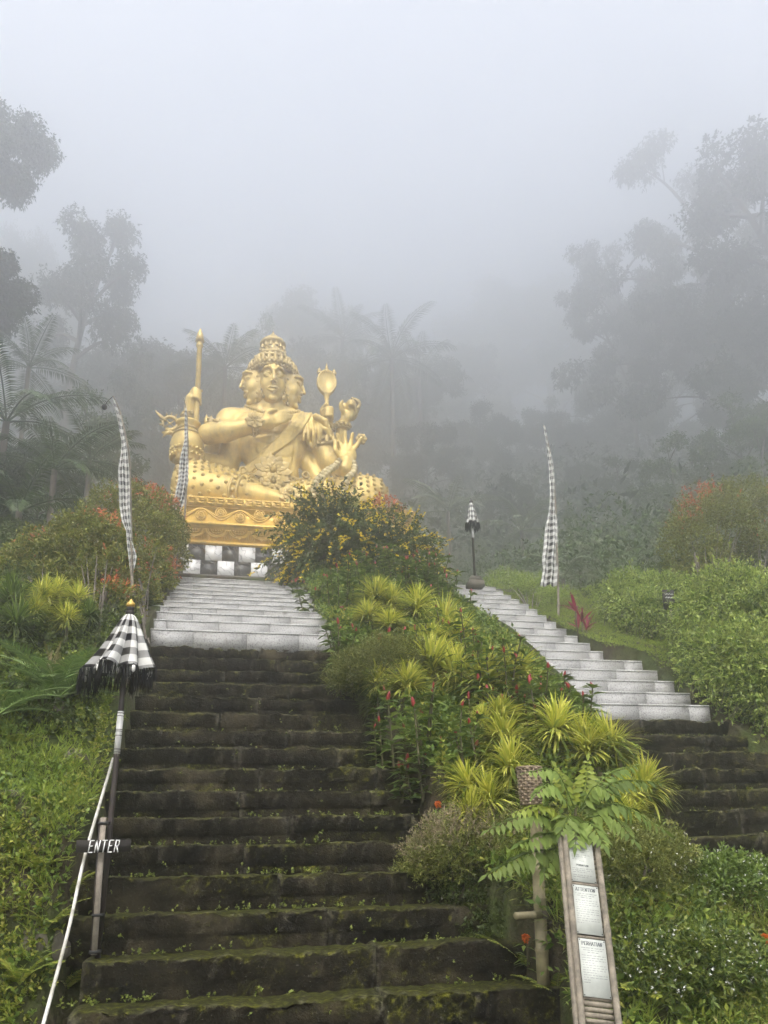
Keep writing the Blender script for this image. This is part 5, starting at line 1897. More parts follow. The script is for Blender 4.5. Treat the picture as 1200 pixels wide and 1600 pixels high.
def round_shrub(name, label, lobes, ground, n, L, W, seed, mat, young=0.0, ymat=None, group=None, cat='shrub', k=9, twig=0.16, up=0.3, low=-0.35, ypow=1.0):
    rng = np.random.default_rng(seed)
    g = np.array(ground, float)
    t = thing(name, label, cat, tuple(g), 0, group)
    P, U = lobes_pts(lobes, n, rng, low=low)
    P = P - g
    D = unit(U * 0.8 + rng.normal(size=U.shape) * .35 + np.array([0, 0, up]))
    yz = np.zeros(len(P), bool)
    if young > 0:
        patch = np.sin(P[:, 0] * 3.3 + seed) + np.sin(P[:, 1] * 2.7 + seed * 2) + np.sin(P[:, 2] * 3.1 + 1.7 * seed)
        score = U[:, 2] * 1.0 + 0.45 * patch + rng.normal(0, .25, len(P))
        yz = score > np.quantile(score, 1 - young)
    V, F = tufts(P[~yz] - D[~yz] * twig * .5, D[~yz], k, twig, L, W, rng)
    # leaves inside, so that the shrub has depth
    Pi, Ui = lobes_pts([(c, np.array(r) * .74) for c, r in lobes], n // 3, rng, low=-.6)
    V2, F2 = tufts(Pi - g, unit(Ui + np.array([0, 0, .3])), k, twig, L * 1.2, W * 1.3, rng)
    V, F = join_np([(V, F), (V2, F2)])
    obj('foliage', mesh_np('foliage', V, F), mat, t, kind='stuff')
    if yz.any():
        V, F = tufts(P[yz] - D[yz] * twig * .3, unit(D[yz] + np.array([0, 0, .4])), k, twig, L * 1.05, W, rng)
        obj('young_leaves', mesh_np('young_leaves', V, F), ymat, t, kind='stuff')
    obj('stems', stems_to(P, (0, 0, -.1), 14, .014, rng), ML['bark'], t)
    return t


# ---------------------------------------------------------------- striped yellow clumps
def clump_meshes(seed):
    rng = np.random.default_rng(seed)
    n1, n2 = 190, 140
    out = []
    for n, el0, el1, L, dr in ((n1, 12, 86, .235, 1.25), (n2, -30, 30, .235, 1.5)):
        el = np.radians(rng.uniform(el0, el1, n)); az = rng.uniform(0, 2 * math.pi, n)
        D = np.stack([np.cos(el) * np.cos(az), np.cos(el) * np.sin(az), np.sin(el)], -1)
        P = np.stack([rng.normal(0, .012, n), rng.normal(0, .012, n), rng.uniform(0.04, .13, n)], -1)
        V, F, T = blades_np(P, D, L * rng.uniform(.75, 1.15, n), .0115 * rng.uniform(.7, 1.35, n), 5, dr * rng.uniform(.6, 1.4, n), rng)
        out.append(mesh_np('leaves', V, F))
    return out


CL = [clump_meshes(100 + i) for i in range(4)]
cstem = MB().tube([(0, 0, -.25), (.01, 0, -.1), (0, 0, .08)], [.02, .018, .02], 6).mesh('stem', True); cstem.materials.append(ML['stem'])
clump_list = [
    (582, 945, 1.05, 'highest yellow striped clump in the planted island, among the red cone flowers'),
    (612, 955, .8, 'small yellow striped clump just right of the highest one'),
    (578, 975, .8, 'yellow striped clump at the left below the highest clump'),
    (608, 988, .75, 'low yellow striped clump under the highest pair of clumps'),
    (648, 962, .95, 'pale yellow striped clump right of the highest clump, by ginger stems'),
    (690, 992, 1.15, 'yellow striped clump with upright crown below the far parasol'),
    (672, 1022, 1.0, 'yellow striped clump left and below the upright-crowned clump'),
    (712, 1022, 1.05, 'broad yellow striped clump beside the upper granite steps of the right flight'),
    (678, 1060, 1.25, 'large bright yellow clump in the middle of the planted island'),
    (712, 1072, 1.0, 'yellow clump touching the large bright one on its right'),
    (744, 1092, 1.2, 'big yellow clump with hanging lower leaves near the lowest granite steps'),
    (800, 1078, 1.15, 'greener striped clump by the drooping dried ginger heads'),
    (628, 1092, .9, 'yellow clump at the left edge of the island above small leafy plants'),
    (594, 1086, .7, 'little striped clump leaning over the mossy steps'),
    (775, 1140, 1.0, 'half-hidden green striped clump under the lowest granite step'),
    (790, 1180, 1.35, 'large lemon clump above the woven basket'),
    (758, 1150, .8, 'dull striped clump behind the large lemon clump'),
    (862, 1165, 1.3, 'brightest lemon clump right of the large one above the basket'),
    (905, 1170, .95, 'narrow lemon clump between the two brightest ones and the dark steps'),
    (925, 1195, 1.25, 'lemon clump behind the sapling top beside the dark right steps'),
    (962, 1192, 1.15, 'outermost lemon clump against the dark right steps, upper one'),
    (802, 1232, 1.15, 'yellow clump just left of the woven basket'),
    (738, 1258, 1.0, 'yellow-green clump over the left steps, above the heather bush'),
    (770, 1282, .95, 'striped clump between the heather bush and the bamboo post'),
    (728, 1308, .8, 'small striped clump sitting on the heather bush'),
    (1003, 1258, 1.30, 'large yellow clump right of the sapling leaning over dark steps'),
    (975, 1268, .95, 'clump half covered by the sapling leaves on the right'),
    (958, 1322, 1.05, 'variegated clump right of the notice board top'),
    (990, 1300, .8, 'low variegated clump under the large leaning one'),
]
rz = random.Random(9)
for i, (x, y, s, lab) in enumerate(clump_list):
    if y < 1125: s *= 1.3
    p = hit(x, y + 14 * s)
    t = thing('striped_grass_plant', lab, 'plant', (p[0], p[1] - .05, p[2] + .10), rz.uniform(0, 6.28), 'yellow striped clumps in the planted island')
    t.scale = (s * 1.12, s * 1.12, s * rz.uniform(.85, 1.15))
    t.rotation_euler = (rz.uniform(-.1, .35), rz.uniform(-.3, .3), rz.uniform(0, 6.28))
    a, b = CL[i % 4]
    obj('young_leaves', a, ML['lime'], t, kind='stuff'); obj('old_leaves', b, ML['lime_green'], t, kind='stuff'); obj('stem', cstem, None, t)
for me_, mt in [(c[0], ML['lime']) for c in CL] + [(c[1], ML['lime_green']) for c in CL]:
    if not me_.materials: me_.materials.append(mt)
left_clumps = [(62, 968, 1.3, 'yellow-topped clump left of the checkered parasol, highest of its cluster'), (118, 968, 1.15, 'yellow clump nearest the parasol in the left cluster'), (50, 990, 1.1, 'lower yellow clump at the left edge of the left cluster'), (100, 1000, 1.0, 'lowest clump of the left cluster above the bright low cover'), (86, 950, 1.0, 'middle clump of the left cluster, partly behind others')]
for i, (x, y, s, lab) in enumerate(left_clumps):
    s *= .8
    p = hit(x, y + 16)
    t = thing('striped_grass_plant', lab, 'plant', (p[0], p[1], p[2] + .22), rz.uniform(0, 6.28), 'yellow clumps on the left bank')
    t.scale = (s * 1.1,) * 3
    a, b = CL[(i + 1) % 4]
    obj('young_leaves', a, None, t, kind='stuff'); obj('old_leaves', b, None, t, kind='stuff'); obj('stem', cstem, None, t)
green_clumps = [(14, 972, 1.2, 'dark green strap-leaved clump at the left frame edge'), (22, 1006, 1.1, 'dark green strap-leaved clump below its twin on the left'), (135, 985, .8, 'small dark strap-leaved clump behind the left cluster'), (590, 1125, .9, 'dark strap-leaved clump at the shaded left rim of the island')]
GM = []
for a, b in CL[:2]:
    c1 = a.copy(); c1.materials.clear(); c1.materials.append(ML['ginger']); c2 = b.copy(); c2.materials.clear(); c2.materials.append(ML['dark']); GM.append((c1, c2))
for i, (x, y, s, lab) in enumerate(green_clumps):
    p = hit(x, y + 14)
    t = thing('strap_leaf_plant', lab, 'plant', (p[0], p[1], p[2] + .15), rz.uniform(0, 6), 'green strap-leaved clumps')
    t.scale = (s * 1.15,) * 3
    a, b = GM[i % 2]
    obj('young_leaves', a, None, t, kind='stuff'); obj('old_leaves', b, None, t, kind='stuff')


# ---------------------------------------------------------------- red spiral ginger
cone_me = MB().lathe([(0, -.01), (.014, .0), (.020, .015), (.0185, .03), (.021, .033), (.0175, .05), (.019, .053), (.013, .07), (.014, .073), (.006, .088), (0, .094)], 9).mesh('flower_cone', True); cone_me.materials.append(ML['red_cone'])
dead_me = MB().ball((0, 0, .02), (.022, .02, .03), 7, 5).mesh('dried_cone', True); dead_me.materials.append(ML['dead'])


def ginger(label, x, y, seed, ns=6, h=.55, dead=False, spread=.16, cones=None, Yoff=0.0, group='red cone flowered ginger plants'):
    rng = np.random.default_rng(seed)
    p = hit(x, y)
    t = thing('spiral_ginger', label, 'plant', (p[0], p[1] + Yoff, p[2] - .02), 0, group)
    Vs = []; st = MB()
    tops = []
    for s_ in range(ns):
        a = rng.uniform(0, 6.28); l = rng.uniform(.15, .5)
        hh_ = h * rng.uniform(.65, 1.15)
        b = np.array([rng.normal(0, spread), rng.normal(0, spread * .6), 0])
        P = catmull([b, b + np.array([.1 * l * math.cos(a), .1 * l * math.sin(a), hh_ * .5]), b + np.array([.5 * l * math.cos(a) * hh_, .5 * l * math.sin(a) * hh_, hh_])], 16)
        st.tube(P, np.linspace(.010, .006, 16), 5, False)
        n = int(26 * hh_ / .5)
        k = np.linspace(1, 15, n).astype(int)
        ang = np.arange(n) * 1.1 + a
        D = np.stack([np.cos(ang), np.sin(ang), rng.uniform(-.1, .45, n)], -1)
        Vs.append(leaves_np(P[k], D, rng.uniform(.10, .165, n), rng.uniform(.042, .060, n), np.tile(np.array([0, 0, 1.0]), (n, 1)) + rng.normal(0, .25, (n, 3)), .18, .25, True, rng))
        tops.append((P[-1], P[-1] - P[-3]))
    for q, d in tops:
        an = rng.uniform(0, 6.28, 6)
        Vs.append(leaves_np(np.tile(q - unit(d) * .015, (6, 1)), np.stack([np.cos(an), np.sin(an), rng.uniform(.1, .8, 6)], -1), rng.uniform(.08, .13, 6), .042, np.tile(np.array([0, 0, 1.0]), (6, 1)), .18, .25, True, rng))
    V, F = join_np(Vs)
    obj('leaves', mesh_np('leaves', V, F), ML['ginger'], t, kind='stuff')
    obj('stems', st.mesh('stems', True), ML['stem'], t)
    for j, (q, d) in enumerate(tops):
        if dead and j % 2 == 0:
            c = obj('dried_cone', dead_me, None, t, tuple(q))
        elif j % 5 == 4: continue
        else:
            c = obj('flower_cone', cone_me, None, t, tuple(q))
        s2 = rng.uniform(.50, .85); c.scale = (s2,) * 3
        c.rotation_euler = (rng.normal(0, .2), rng.normal(0, .2), 0)
    return t


gl = [
    (500, 985, 'ginger at the left rim beside the upper granite steps, tallest of the left rim', 8, .62), (482, 950, 'ginger under the yellow-flowered bush at its left', 6, .55),
    (545, 960, 'leafy ginger below the middle of the yellow-flowered bush', 8, .62), (560, 920, 'ginger close under the yellow blossoms, centre', 7, .55),
    (620, 915, 'ginger close under the yellow blossoms, towards the far parasol', 8, .58), (668, 935, 'ginger with crowded red cones right of the highest striped clumps', 9, .62),
    (690, 945, 'ginger leaning over the top of the right granite flight', 7, .58), (706, 962, 'small ginger with single leafy shoot by the right granite steps', 4, .5), (640, 945, 'ginger filling the middle below the blossoms', 8, .6),
    (565, 1085, 'ginger with scattered cones over the upper mossy steps', 8, .62), (540, 1050, 'ginger on the island edge where granite meets moss', 6, .5), (625, 1060, 'ginger in front of the pale heather mound', 6, .55),
    (690, 1030, 'ginger between two bright striped clumps', 4, .6), (712, 1050, 'ginger with red cone next to the right granite steps', 5, .55),
    (600, 1150, 'low leafy ginger beside the dark middle steps', 8, .38), (630, 1205, 'broad-leaved ginger left of the large lemon clump', 9, .46), (680, 1195, 'ginger with two tall cones left of the large lemon clump', 6, .58), (665, 1250, 'ginger bending over the whitened steps', 8, .40), (700, 1230, 'ginger behind the yellow-green clump, over the heather', 5, .5),
    (740, 1150, 'ginger with small cones amid striped clumps', 5, .5), (775, 1112, 'ginger with dried brown heads before the lower granite steps', 7, .60), (808, 1130, 'ginger with dark withered heads nearest the right granite edge', 6, .62), (845, 1150, 'ginger with bunched red cones at the foot of the granite', 8, .50), (880, 1166, 'ginger with upright red cones against the dark right steps', 6, .46), (758, 1094, 'ginger with tall shoot rising before the right granite flight', 5, .72), (820, 1150, 'low ginger foliage behind the brightest lemon clump', 6, .42),
]
for i, (x, y, lab, ns, h) in enumerate(gl):
    ginger(lab, x, y, 300 + i, ns, h, dead=('dried' in lab or 'withered' in lab))


# ---------------------------------------------------------------- big yellow-flowered bush
def arching_bush(t, C0, n, Lr, rng, leafL, leafW, k=16, up=(.2, 1.0), droop=1.1, mat=None, flowers=None, fmat=None, name='foliage'):
    el = np.radians(rng.uniform(-5, 85, n)); az = rng.uniform(0, 2 * math.pi, n)
    D = np.stack([np.cos(el) * np.cos(az), np.cos(el) * np.sin(az), np.sin(el)], -1)
    st = MB(); Ps, Ds, Fp = [], [], []
    for i in range(n):
        L = Lr * rng.uniform(.7, 1.15)
        b = C0 + rng.normal(0, .12, 3) * np.array([1, 1, .3])
        P = [b]; d = D[i].copy()
        for s in range(9):
            P.append(P[-1] + d * L / 9); d = unit(d + np.array([0, 0, -droop / 9]))
        P = np.array(P)
        if i % 4 == 0: st.tube(P, np.linspace(.012, .003, 10), 4, False)
        tt = rng.uniform(.25, 1.0, k) * 9
        a = tt.astype(int).clip(0, 8); f = (tt - a)[:, None]
        Ps.append(P[a] * (1 - f) + P[a + 1] * f); Ds.append(unit(P[a + 1] - P[a]))
        Fp.append((P[7:], unit(P[-1] - P[-3])))
    P, Dd = np.concatenate(Ps), np.concatenate(Ds)
    V, F = leaves_np(P, unit(Dd * .8 + unit(rng.normal(size=P.shape)) * .8), leafL * rng.uniform(.7, 1.2, len(P)), leafW * rng.uniform(.8, 1.2, len(P)), None, .2, .15, False, rng)
    obj(name, mesh_np(name, V, F), mat, t, kind='stuff')
    obj('stems', st.mesh('stems', True), ML['bark'], t)
    return Fp


rng = np.random.default_rng(77)
yb0 = np.array([1.95, 12.35, 4.75])
yb = thing('flowering_bush', 'big dark arching bush with yellow blossoms below the statue', 'bush', tuple(yb0))
fp = arching_bush(yb, np.array([-.25, 0, .15]), 460, 1.15, rng, .080, .034, 62, droop=1.6, mat=ML['bush'])
fp2 = arching_bush(yb, np.array([.75, 0.1, -.05]), 340, 1.05, rng, .080, .034, 62, droop=1.6, mat=ML['bush'])
fC, fD = [], []
for q, d in fp + fp2:
    if rng.random() < .5 and q[0][1] < .7:
        for w in range(rng.integers(2, 4)): fC.append(q[w]); fD.append(d)
fC, fD = np.array(fC), np.array(fD)
V, F = tufts(fC, unit(fD + np.array([0, -.2, .4])), 10, .11, .038, .036, rng, spread=1.0, up=.5)
obj('blossoms', mesh_np('blossoms', V, F), ML['yellow_petal'], yb, kind='stuff')
rs_ = round_shrub('red_tip_shrub', 'small reddish shrub top showing above the yellow-flowered bush', [(at(600, 800, 13.0), (.32, .3, .22))], at(600, 850, 13.0), 130, .05, .022, 5, ML['redtip'], .8, ML['redtip_young'])
round_shrub('green_shrub', 'fine green shrub top between the yellow bush and the statue knee', [(at(535, 803, 13.2), (.5, .3, .28))], at(535, 850, 13.2), 200, .05, .014, 6, ML['hedge'], 0)

# ---------------------------------------------------------------- red-tipped shrubs on the left
def lob(x, y, Y, rx, rz_, ry=None):
    p = at(x, y, Y)
    s = Y * 1.05 / FPX
    return (p, (rx * s, (ry or rx) * s, rz_ * s))


grp = 'red-tipped clipped shrubs left of the stairs'
round_shrub('red_tip_shrub', 'dark green shrub against the left corner of the statue base', [lob(262, 838, 12.4, 28, 60), lob(268, 875, 12.2, 24, 40), lob(245, 800, 12.6, 25, 38)], hit(262, 905), 700, .055, .024, 31, ML['redtip'], .04, ML['redtip_young'], grp, twig=.14)
round_shrub('red_tip_shrub', 'tall red-tipped shrub right behind the left checkered banner', [lob(222, 835, 11.0, 45, 70), lob(232, 900, 10.6, 38, 50), lob(212, 790, 11.4, 32, 35), lob(205, 930, 10.0, 40, 50)], hit(222, 990), 1300, .055, .025, 32, ML['redtip'], .07, ML['redtip_young'], grp)
round_shrub('red_tip_shrub', 'broad shrub with the reddest crown, left of the tall banner', [lob(140, 870, 9.7, 58, 60), lob(165, 915, 9.4, 50, 55), lob(120, 840, 9.9, 38, 32), lob(175, 960, 9.0, 42, 50), lob(185, 865, 9.5, 25, 40)], hit(150, 1000), 1700, .052, .024, 33, ML['redtip'], .085, ML['redtip_young'], grp)
round_shrub('red_tip_shrub', 'red-tipped shrub peeping out behind the broad red-crowned one', [lob(172, 810, 11.6, 45, 50), lob(165, 850, 11.5, 40, 50)], hit(172, 960), 500, .055, .025, 34, ML['redtip'], .16, ML['redtip_young'], grp)
round_shrub('red_tip_shrub', 'olive rounded shrub left of the reddest crown', [lob(62, 885, 10.0, 50, 50), lob(75, 930, 9.6, 50, 45), lob(30, 905, 9.9, 40, 40)], hit(60, 990), 1000, .052, .024, 35, ML['redtip'], .03, ML['redtip_young'], grp)
round_shrub('red_tip_shrub', 'olive shrub at the left frame edge below the palms', [lob(-5, 925, 9.6, 50, 50), lob(15, 960, 9.2, 40, 40), lob(-40, 960, 9.3, 45, 50)], hit(5, 1005), 800, .052, .024, 36, ML['redtip'], .0, ML['redtip_young'], grp)
grp = 'red-tipped shrubs right of the stairs'
round_shrub('red_tip_shrub', 'large round orange-tipped shrub above the right hedge', [lob(1110, 830, 11.6, 80, 75), lob(1080, 860, 11.3, 55, 60), lob(1150, 790, 11.9, 60, 45), lob(1100, 900, 11.2, 60, 60)], hit(1110, 960), 1900, .055, .025, 37, ML['redtip'], .035, ML['redtip_young'], grp)
round_shrub('red_tip_shrub', 'orange-tipped shrub cut by the right frame edge above the hedge', [lob(1205, 810, 12.2, 60, 60), lob(1190, 860, 11.4, 40, 35), lob(1230, 870, 11.5, 70, 70)], hit(1195, 940), 1100, .055, .025, 38, ML['redtip'], .06, ML['redtip_young'], grp)


# ---------------------------------------------------------------- trailing green hedges on the right
def trailing_hedge(label, lobes, ground, n, seed, L=.060, W=.022, shoots=110, hang=.6):
    rng = np.random.default_rng(seed)
    g = np.array(ground, float)
    t = thing('trailing_hedge', label, 'hedge', tuple(g), 0, 'trailing green hedges')
    P, U = lobes_pts(lobes, n, rng, inner=.86, low=-.75, rough=.05)
    P = P - g
    fl = 1 - np.clip(U[:, 2], 0, 1)
    D = unit(U * .55 + np.array([0, 0, -1.0]) * (fl * hang)[:, None] + np.array([0, 0, .5]) * (1 - fl)[:, None] + rng.normal(0, .28, U.shape))
    V, F = tufts(P, D, 15, .24, L, W, rng, spread=.75, up=.15)
    Pi, Ui = lobes_pts([(c, np.array(r) * .8) for c, r in lobes], n // 3, rng, low=-.8)
    V2, F2 = tufts(Pi - g, unit(Ui + rng.normal(0, .4, Ui.shape)), 11, .2, L * 1.3, W * 1.6, rng)
    V, F = join_np([(V, F), (V2, F2)])
    obj('foliage', mesh_np('foliage', V, F), ML['hedge'], t, kind='stuff')
    up_ = np.nonzero(U[:, 2] > .35)[0]
    sel = rng.choice(up_, min(len(up_), shoots * 5), replace=False)
    tl = np.where(np.arange(len(sel)) < shoots, rng.uniform(.25, .5, len(sel)), .16)
    Ds = unit(U[sel] * .4 + np.array([0, 0, 1.0]) + rng.normal(0, .25, (len(sel), 3)))
    V, F = tufts(P[sel], Ds, 16, tl, L * .9, W, rng, spread=.8, up=.3)
    obj('new_shoots', mesh_np('new_shoots', V, F), ML['hedge_tip'], t, kind='stuff')
    # long stems that hang down the face
    mb = MB(); Vs = []
    dn = np.nonzero((U[:, 2] < .3) & (U[:, 1] < .4))[0]
    for q in rng.choice(dn, min(len(dn), 130), replace=False):
        a = P[q] + U[q] * .05
        Q = catmull([a, a + U[q] * .10 + np.array([rng.normal(0, .05), 0, -.2]), a + U[q] * .08 + np.array([rng.normal(0, .1), 0, -.5 * rng.uniform(.7, 1.4)])], 12)
        mb.tube(Q, .004, 4, False)
        kk = rng.integers(0, 12, 22)
        Vs.append(leaves_np(Q[kk], unit(rng.normal(size=(22, 3)) + np.array([0, -.3, .2])), L * rng.uniform(.8, 1.3, 22), W * 1.1, None, .2, .1, False, rng))
    V, F = join_np(Vs)
    obj('hanging_shoots', mesh_np('hanging_shoots', V, F), ML['hedge'], t, kind='stuff')
    obj('stems', mb.mesh('stems'), ML['stem'], t)
    return t


trailing_hedge('large trailing green hedge spilling down beside the right stairs', [lob(1140, 978, 8.3, 84, 80), lob(1195, 1005, 7.9, 80, 95), lob(1172, 1060, 7.4, 66, 80), lob(1222, 1095, 7.1, 60, 78), lob(1122, 1035, 7.9, 50, 58)], hit(1150, 1150), 3200, 51)
trailing_hedge('smaller trailing green hedge by the lawn beyond the large one', [lob(985, 945, 10.4, 38, 40), lob(1030, 950, 10.0, 42, 42), lob(1010, 965, 9.7, 40, 32)], hit(1000, 985), 1300, 52, shoots=16)
round_shrub('juniper_shrub', 'low feathery green shrub behind the head of the right granite flight', [lob(790, 920, 13.3, 38, 24), lob(830, 928, 12.8, 40, 26), lob(868, 945, 12.0, 32, 26)], hit(830, 960), 900, .06, .010, 53, ML['hedge'], 0, None, None, 'shrub', 14, .2, .4)

# crimson cordyline
p = hit(905, 992)
cd_ = thing('red_leaf_plant', 'crimson strap-leaved plant on the lawn edge by the right granite steps', 'plant', tuple(p))
Vs, Vg = [], []
rng = np.random.default_rng(8)
for (dx, h, n) in ((-.03, .36, 16), (.07, .2, 12), (.0, .1, 10), (.12, .08, 10)):
    el = np.radians(rng.uniform(15, 85, n)); az = rng.uniform(0, 6.28, n)
    D = np.stack([np.cos(el) * np.cos(az), np.cos(el) * np.sin(az), np.sin(el)], -1)
    Vs.append(blades_np(np.tile([dx, 0, h], (n, 1)) + rng.normal(0, .01, (n, 3)), D, rng.uniform(.16, .28, n), .036, 4, .8, rng)[:2])
V, F = join_np(Vs)
obj('leaves', mesh_np('leaves', V, F), ML['red_leaf'], cd_, kind='stuff')
mb = MB()
for dx, h in ((-.03, .36), (.07, .2), (.12, .08)): MB().tube([(dx * .5, 0, -.1), (dx, 0, h)], .012, 6).build('stem', ML['stem'], cd_)


# ---------------------------------------------------------------- fronds
def frond_np(L, n, ll, lw, droop, rng, rise=.9, tip=.35, vee=.5, sweep=.55, five=False, ldroop=.25):
    """A feather leaf growing along +x from the origin: returns leaflets (V, F) and the midrib points."""
    P = [np.zeros(3)]; d = unit(np.array([1.0, 0, rise]))
    for s in range(14):
        P.append(P[-1] + d * L / 14); d = unit(d + np.array([0, 0, -droop / 14]))
    P = np.array(P)
    t = np.linspace(.12, .99, n) * 14
    i = t.astype(int).clip(0, 13); f = (t - i)[:, None]
    C = P[i] * (1 - f) + P[i + 1] * f
    T = unit(P[i + 1] - P[i])
    S = unit(np.cross(T, np.array([0, 0, 1.0]))); N = np.cross(S, T)
    tt = t / 14
    size = np.clip(np.sin(np.pi * (0.12 + .80 * tt)) ** .7, tip, 1)
    parts = []
    for sg in (-1, 1):
        D = unit(S * sg + T * (sweep + .5 * tt[:, None] ** 2) + N * vee * (1 - .5 * tt[:, None]) + rng.normal(0, .06, C.shape))
        parts.append(leaves_np(C, D, ll * size * rng.uniform(.9, 1.1, n), lw * size ** .5, N + rng.normal(0, .1, N.shape), .1, ldroop, five, rng))
    V, F = join_np(parts)
    return V, F, P


def frond_mesh(name, *a, rib=.008, **k):
    V, F, P = frond_np(*a, **k)
    mb = MB(); mb.add(V, F); mb.tube(P, np.linspace(rib, rib * .25, len(P)), 5, False)
    return mb.mesh(name)


# cycad on the left bank
rng = np.random.default_rng(15)
cyf = [frond_mesh('frond', .60, 40, .135, .0135, 1.0, rng, rise=.85, tip=.35, vee=.25, sweep=.55, ldroop=.08) for _ in range(3)]
for f in cyf: f.materials.append(ML['cycad'])
p = hit(88, 1112)
CYC = p
cyc = thing('cycad', 'cycad with spreading feathery fronds under the checkered parasol', 'plant', (p[0], p[1], p[2] + .09))
for i in range(21):
    a = i * 2.399
    f = obj('frond', cyf[i % 3], None, cyc, (.02 * math.cos(a), .02 * math.sin(a), .03))
    f.rotation_euler = (rng.normal(0, .1), .25 - .45 * (i / 17) + rng.normal(0, .08), a)
    s = rng.uniform(.85, 1.12); f.scale = (s, s, s)
MB().lathe([(0, -.2), (.05, -.18), (.055, -.03), (.03, .02), (0, .03)], 10).build('trunk', ML['bark'], cyc)
p = hit(20, 1140)
cyc2 = thing('cycad', 'second cycad half outside the left frame edge', 'plant', (p[0] - .1, p[1] - .1, p[2] + .06))
for i in range(14):
    a = i * 2.399 + 1
    f = obj('frond', cyf[i % 3], None, cyc2, (.02 * math.cos(a), .02 * math.sin(a), .03))
    f.rotation_euler = (rng.normal(0, .1), .3 - .4 * (i / 14) + rng.normal(0, .08), a)
    s = rng.uniform(.75, 1.0); f.scale = (s, s, s)
# dry upright fern stalks behind it
p = hit(88, 1098)
df = thing('dry_fern', 'tuft of upright brownish fern stalks behind the cycad', 'plant', (p[0], p[1] + .15, p[2]))
dfm = [frond_mesh('frond', .5, 40, .035, .008, .5, rng, rise=3.5, tip=.3, vee=.6, sweep=1.0, rib=.004) for _ in range(2)]
for f in dfm: f.materials.append(ML['dry'])
for i in range(26):
    a = rng.uniform(0, 6.28)
    f = obj('frond', dfm[i % 2], None, df, (rng.normal(0, .09), rng.normal(0, .06), 0)); f.rotation_euler = (rng.normal(0, .12), rng.uniform(-.25, .15), a)
    s = rng.uniform(.7, 1.15); f.scale = (s,) * 3
# small ferns on the left bank and in the island
fern_me = [frond_mesh('frond', .26, 22, .05, .016, .9, rng, rise=.8, tip=.2, vee=.1, sweep=.5, rib=.003, ldroop=.1) for _ in range(2)]
for f in fern_me: f.materials.append(ML['weed'])
fl_ = [(30, 1545, 1.2, 'upright fern at the bottom left corner of the bank'), (75, 1455, .9, 'fern on the bank beside the lower white pipe'), (120, 1495, .9, 'fern between the white pipe and the lowest steps'), (60, 1365, .8, 'fern halfway up the left bank'), (110, 1405, .75, 'fern left of the grey stake'), (95, 1560, .9, 'fern at the foot of the white pipe'), (140, 1450, .6, 'small fern crowding the grey stake'),
       (820, 1520, 1.0, 'fern at the foot of the bamboo post'), (780, 1500, .9, 'fern left of the bamboo post foot'), (870, 1570, 1.0, 'fern left of the notice board bottom'), (1010, 1570, 1.0, 'fern right of the notice board bottom'), (1000, 1390, .8, 'fern right of the middle notice'), (560, 1085, .7, 'fern hanging over the edge where granite ends'), (20, 1170, .8, 'fern under the second cycad'), (150, 1060, .9, 'pale fern beside the parasol fringe')]
for i, (x, y, s, lab) in enumerate(fl_):
    p = hit(x, y)
    t = thing('fern', lab, 'fern', tuple(p), 0, 'small ferns')
    for j in range(9):
        f = obj('frond', fern_me[j % 2], None, t, (0, 0, .02)); f.rotation_euler = (rng.normal(0, .15), rng.uniform(-.45, .1), j * .7 + rng.normal(0, .2)); sc_ = s * rng.uniform(.7, 1.2); f.scale = (sc_,) * 3

# sapling with feathered leaves by the notice board
rng = np.random.default_rng(21)
spb = np.array(at(893, 1420, 4.02))
sap = thing('feather_leaf_sapling', 'sapling with long feathered leaves arching over the notice board', 'sapling', tuple(spb))
mbs = MB()
def spx(x, y, Y): return np.array(at(x, y, Y)) - spb
fr = [((898, 1262), (868, 1205), (826, 1206), 4.0, 3.92, 0), ((905, 1262), (915, 1225), (918, 1190), 4.05, 4.05, 1), ((910, 1260), (950, 1210), (990, 1196), 4.05, 4.1, 0), ((905, 1270), (960, 1222), (1030, 1222), 4.0, 3.95, 0), ((912, 1275), (965, 1256), (1036, 1296), 3.98, 3.80, 0), ((915, 1278), (955, 1275), (990, 1312), 3.95, 3.78, 0), ((905, 1285), (902, 1290), (899, 1320), 3.92, 3.74, 0), ((910, 1285), (925, 1288), (944, 1320), 3.92, 3.72, 0), ((895, 1268), (862, 1225), (838, 1240), 3.98, 3.86, 0), ((876, 1288), (830, 1270), (765, 1296), 3.98, 3.86, 0), ((870, 1325), (820, 1335), (762, 1366), 3.98, 3.86, 0), ((885, 1280), (888, 1275), (876, 1300), 3.92, 3.8, 0), ((880, 1282), (845, 1258), (800, 1272), 4.0, 3.9, 1), ((908, 1262), (930, 1228), (958, 1242), 3.98, 3.88, 0), ((882, 1285), (860, 1262), (842, 1262), 4.0, 3.9, 1), ((874, 1300), (845, 1305), (812, 1318), 4.0, 3.9, 0), ((892, 1272), (880, 1220), (870, 1200), 4.05, 4.1, 1), ((900, 1270), (940, 1250), (985, 1262), 4.05, 4.0, 0), ((870, 1320), (865, 1330), (850, 1365), 4.0, 3.9, 0)]
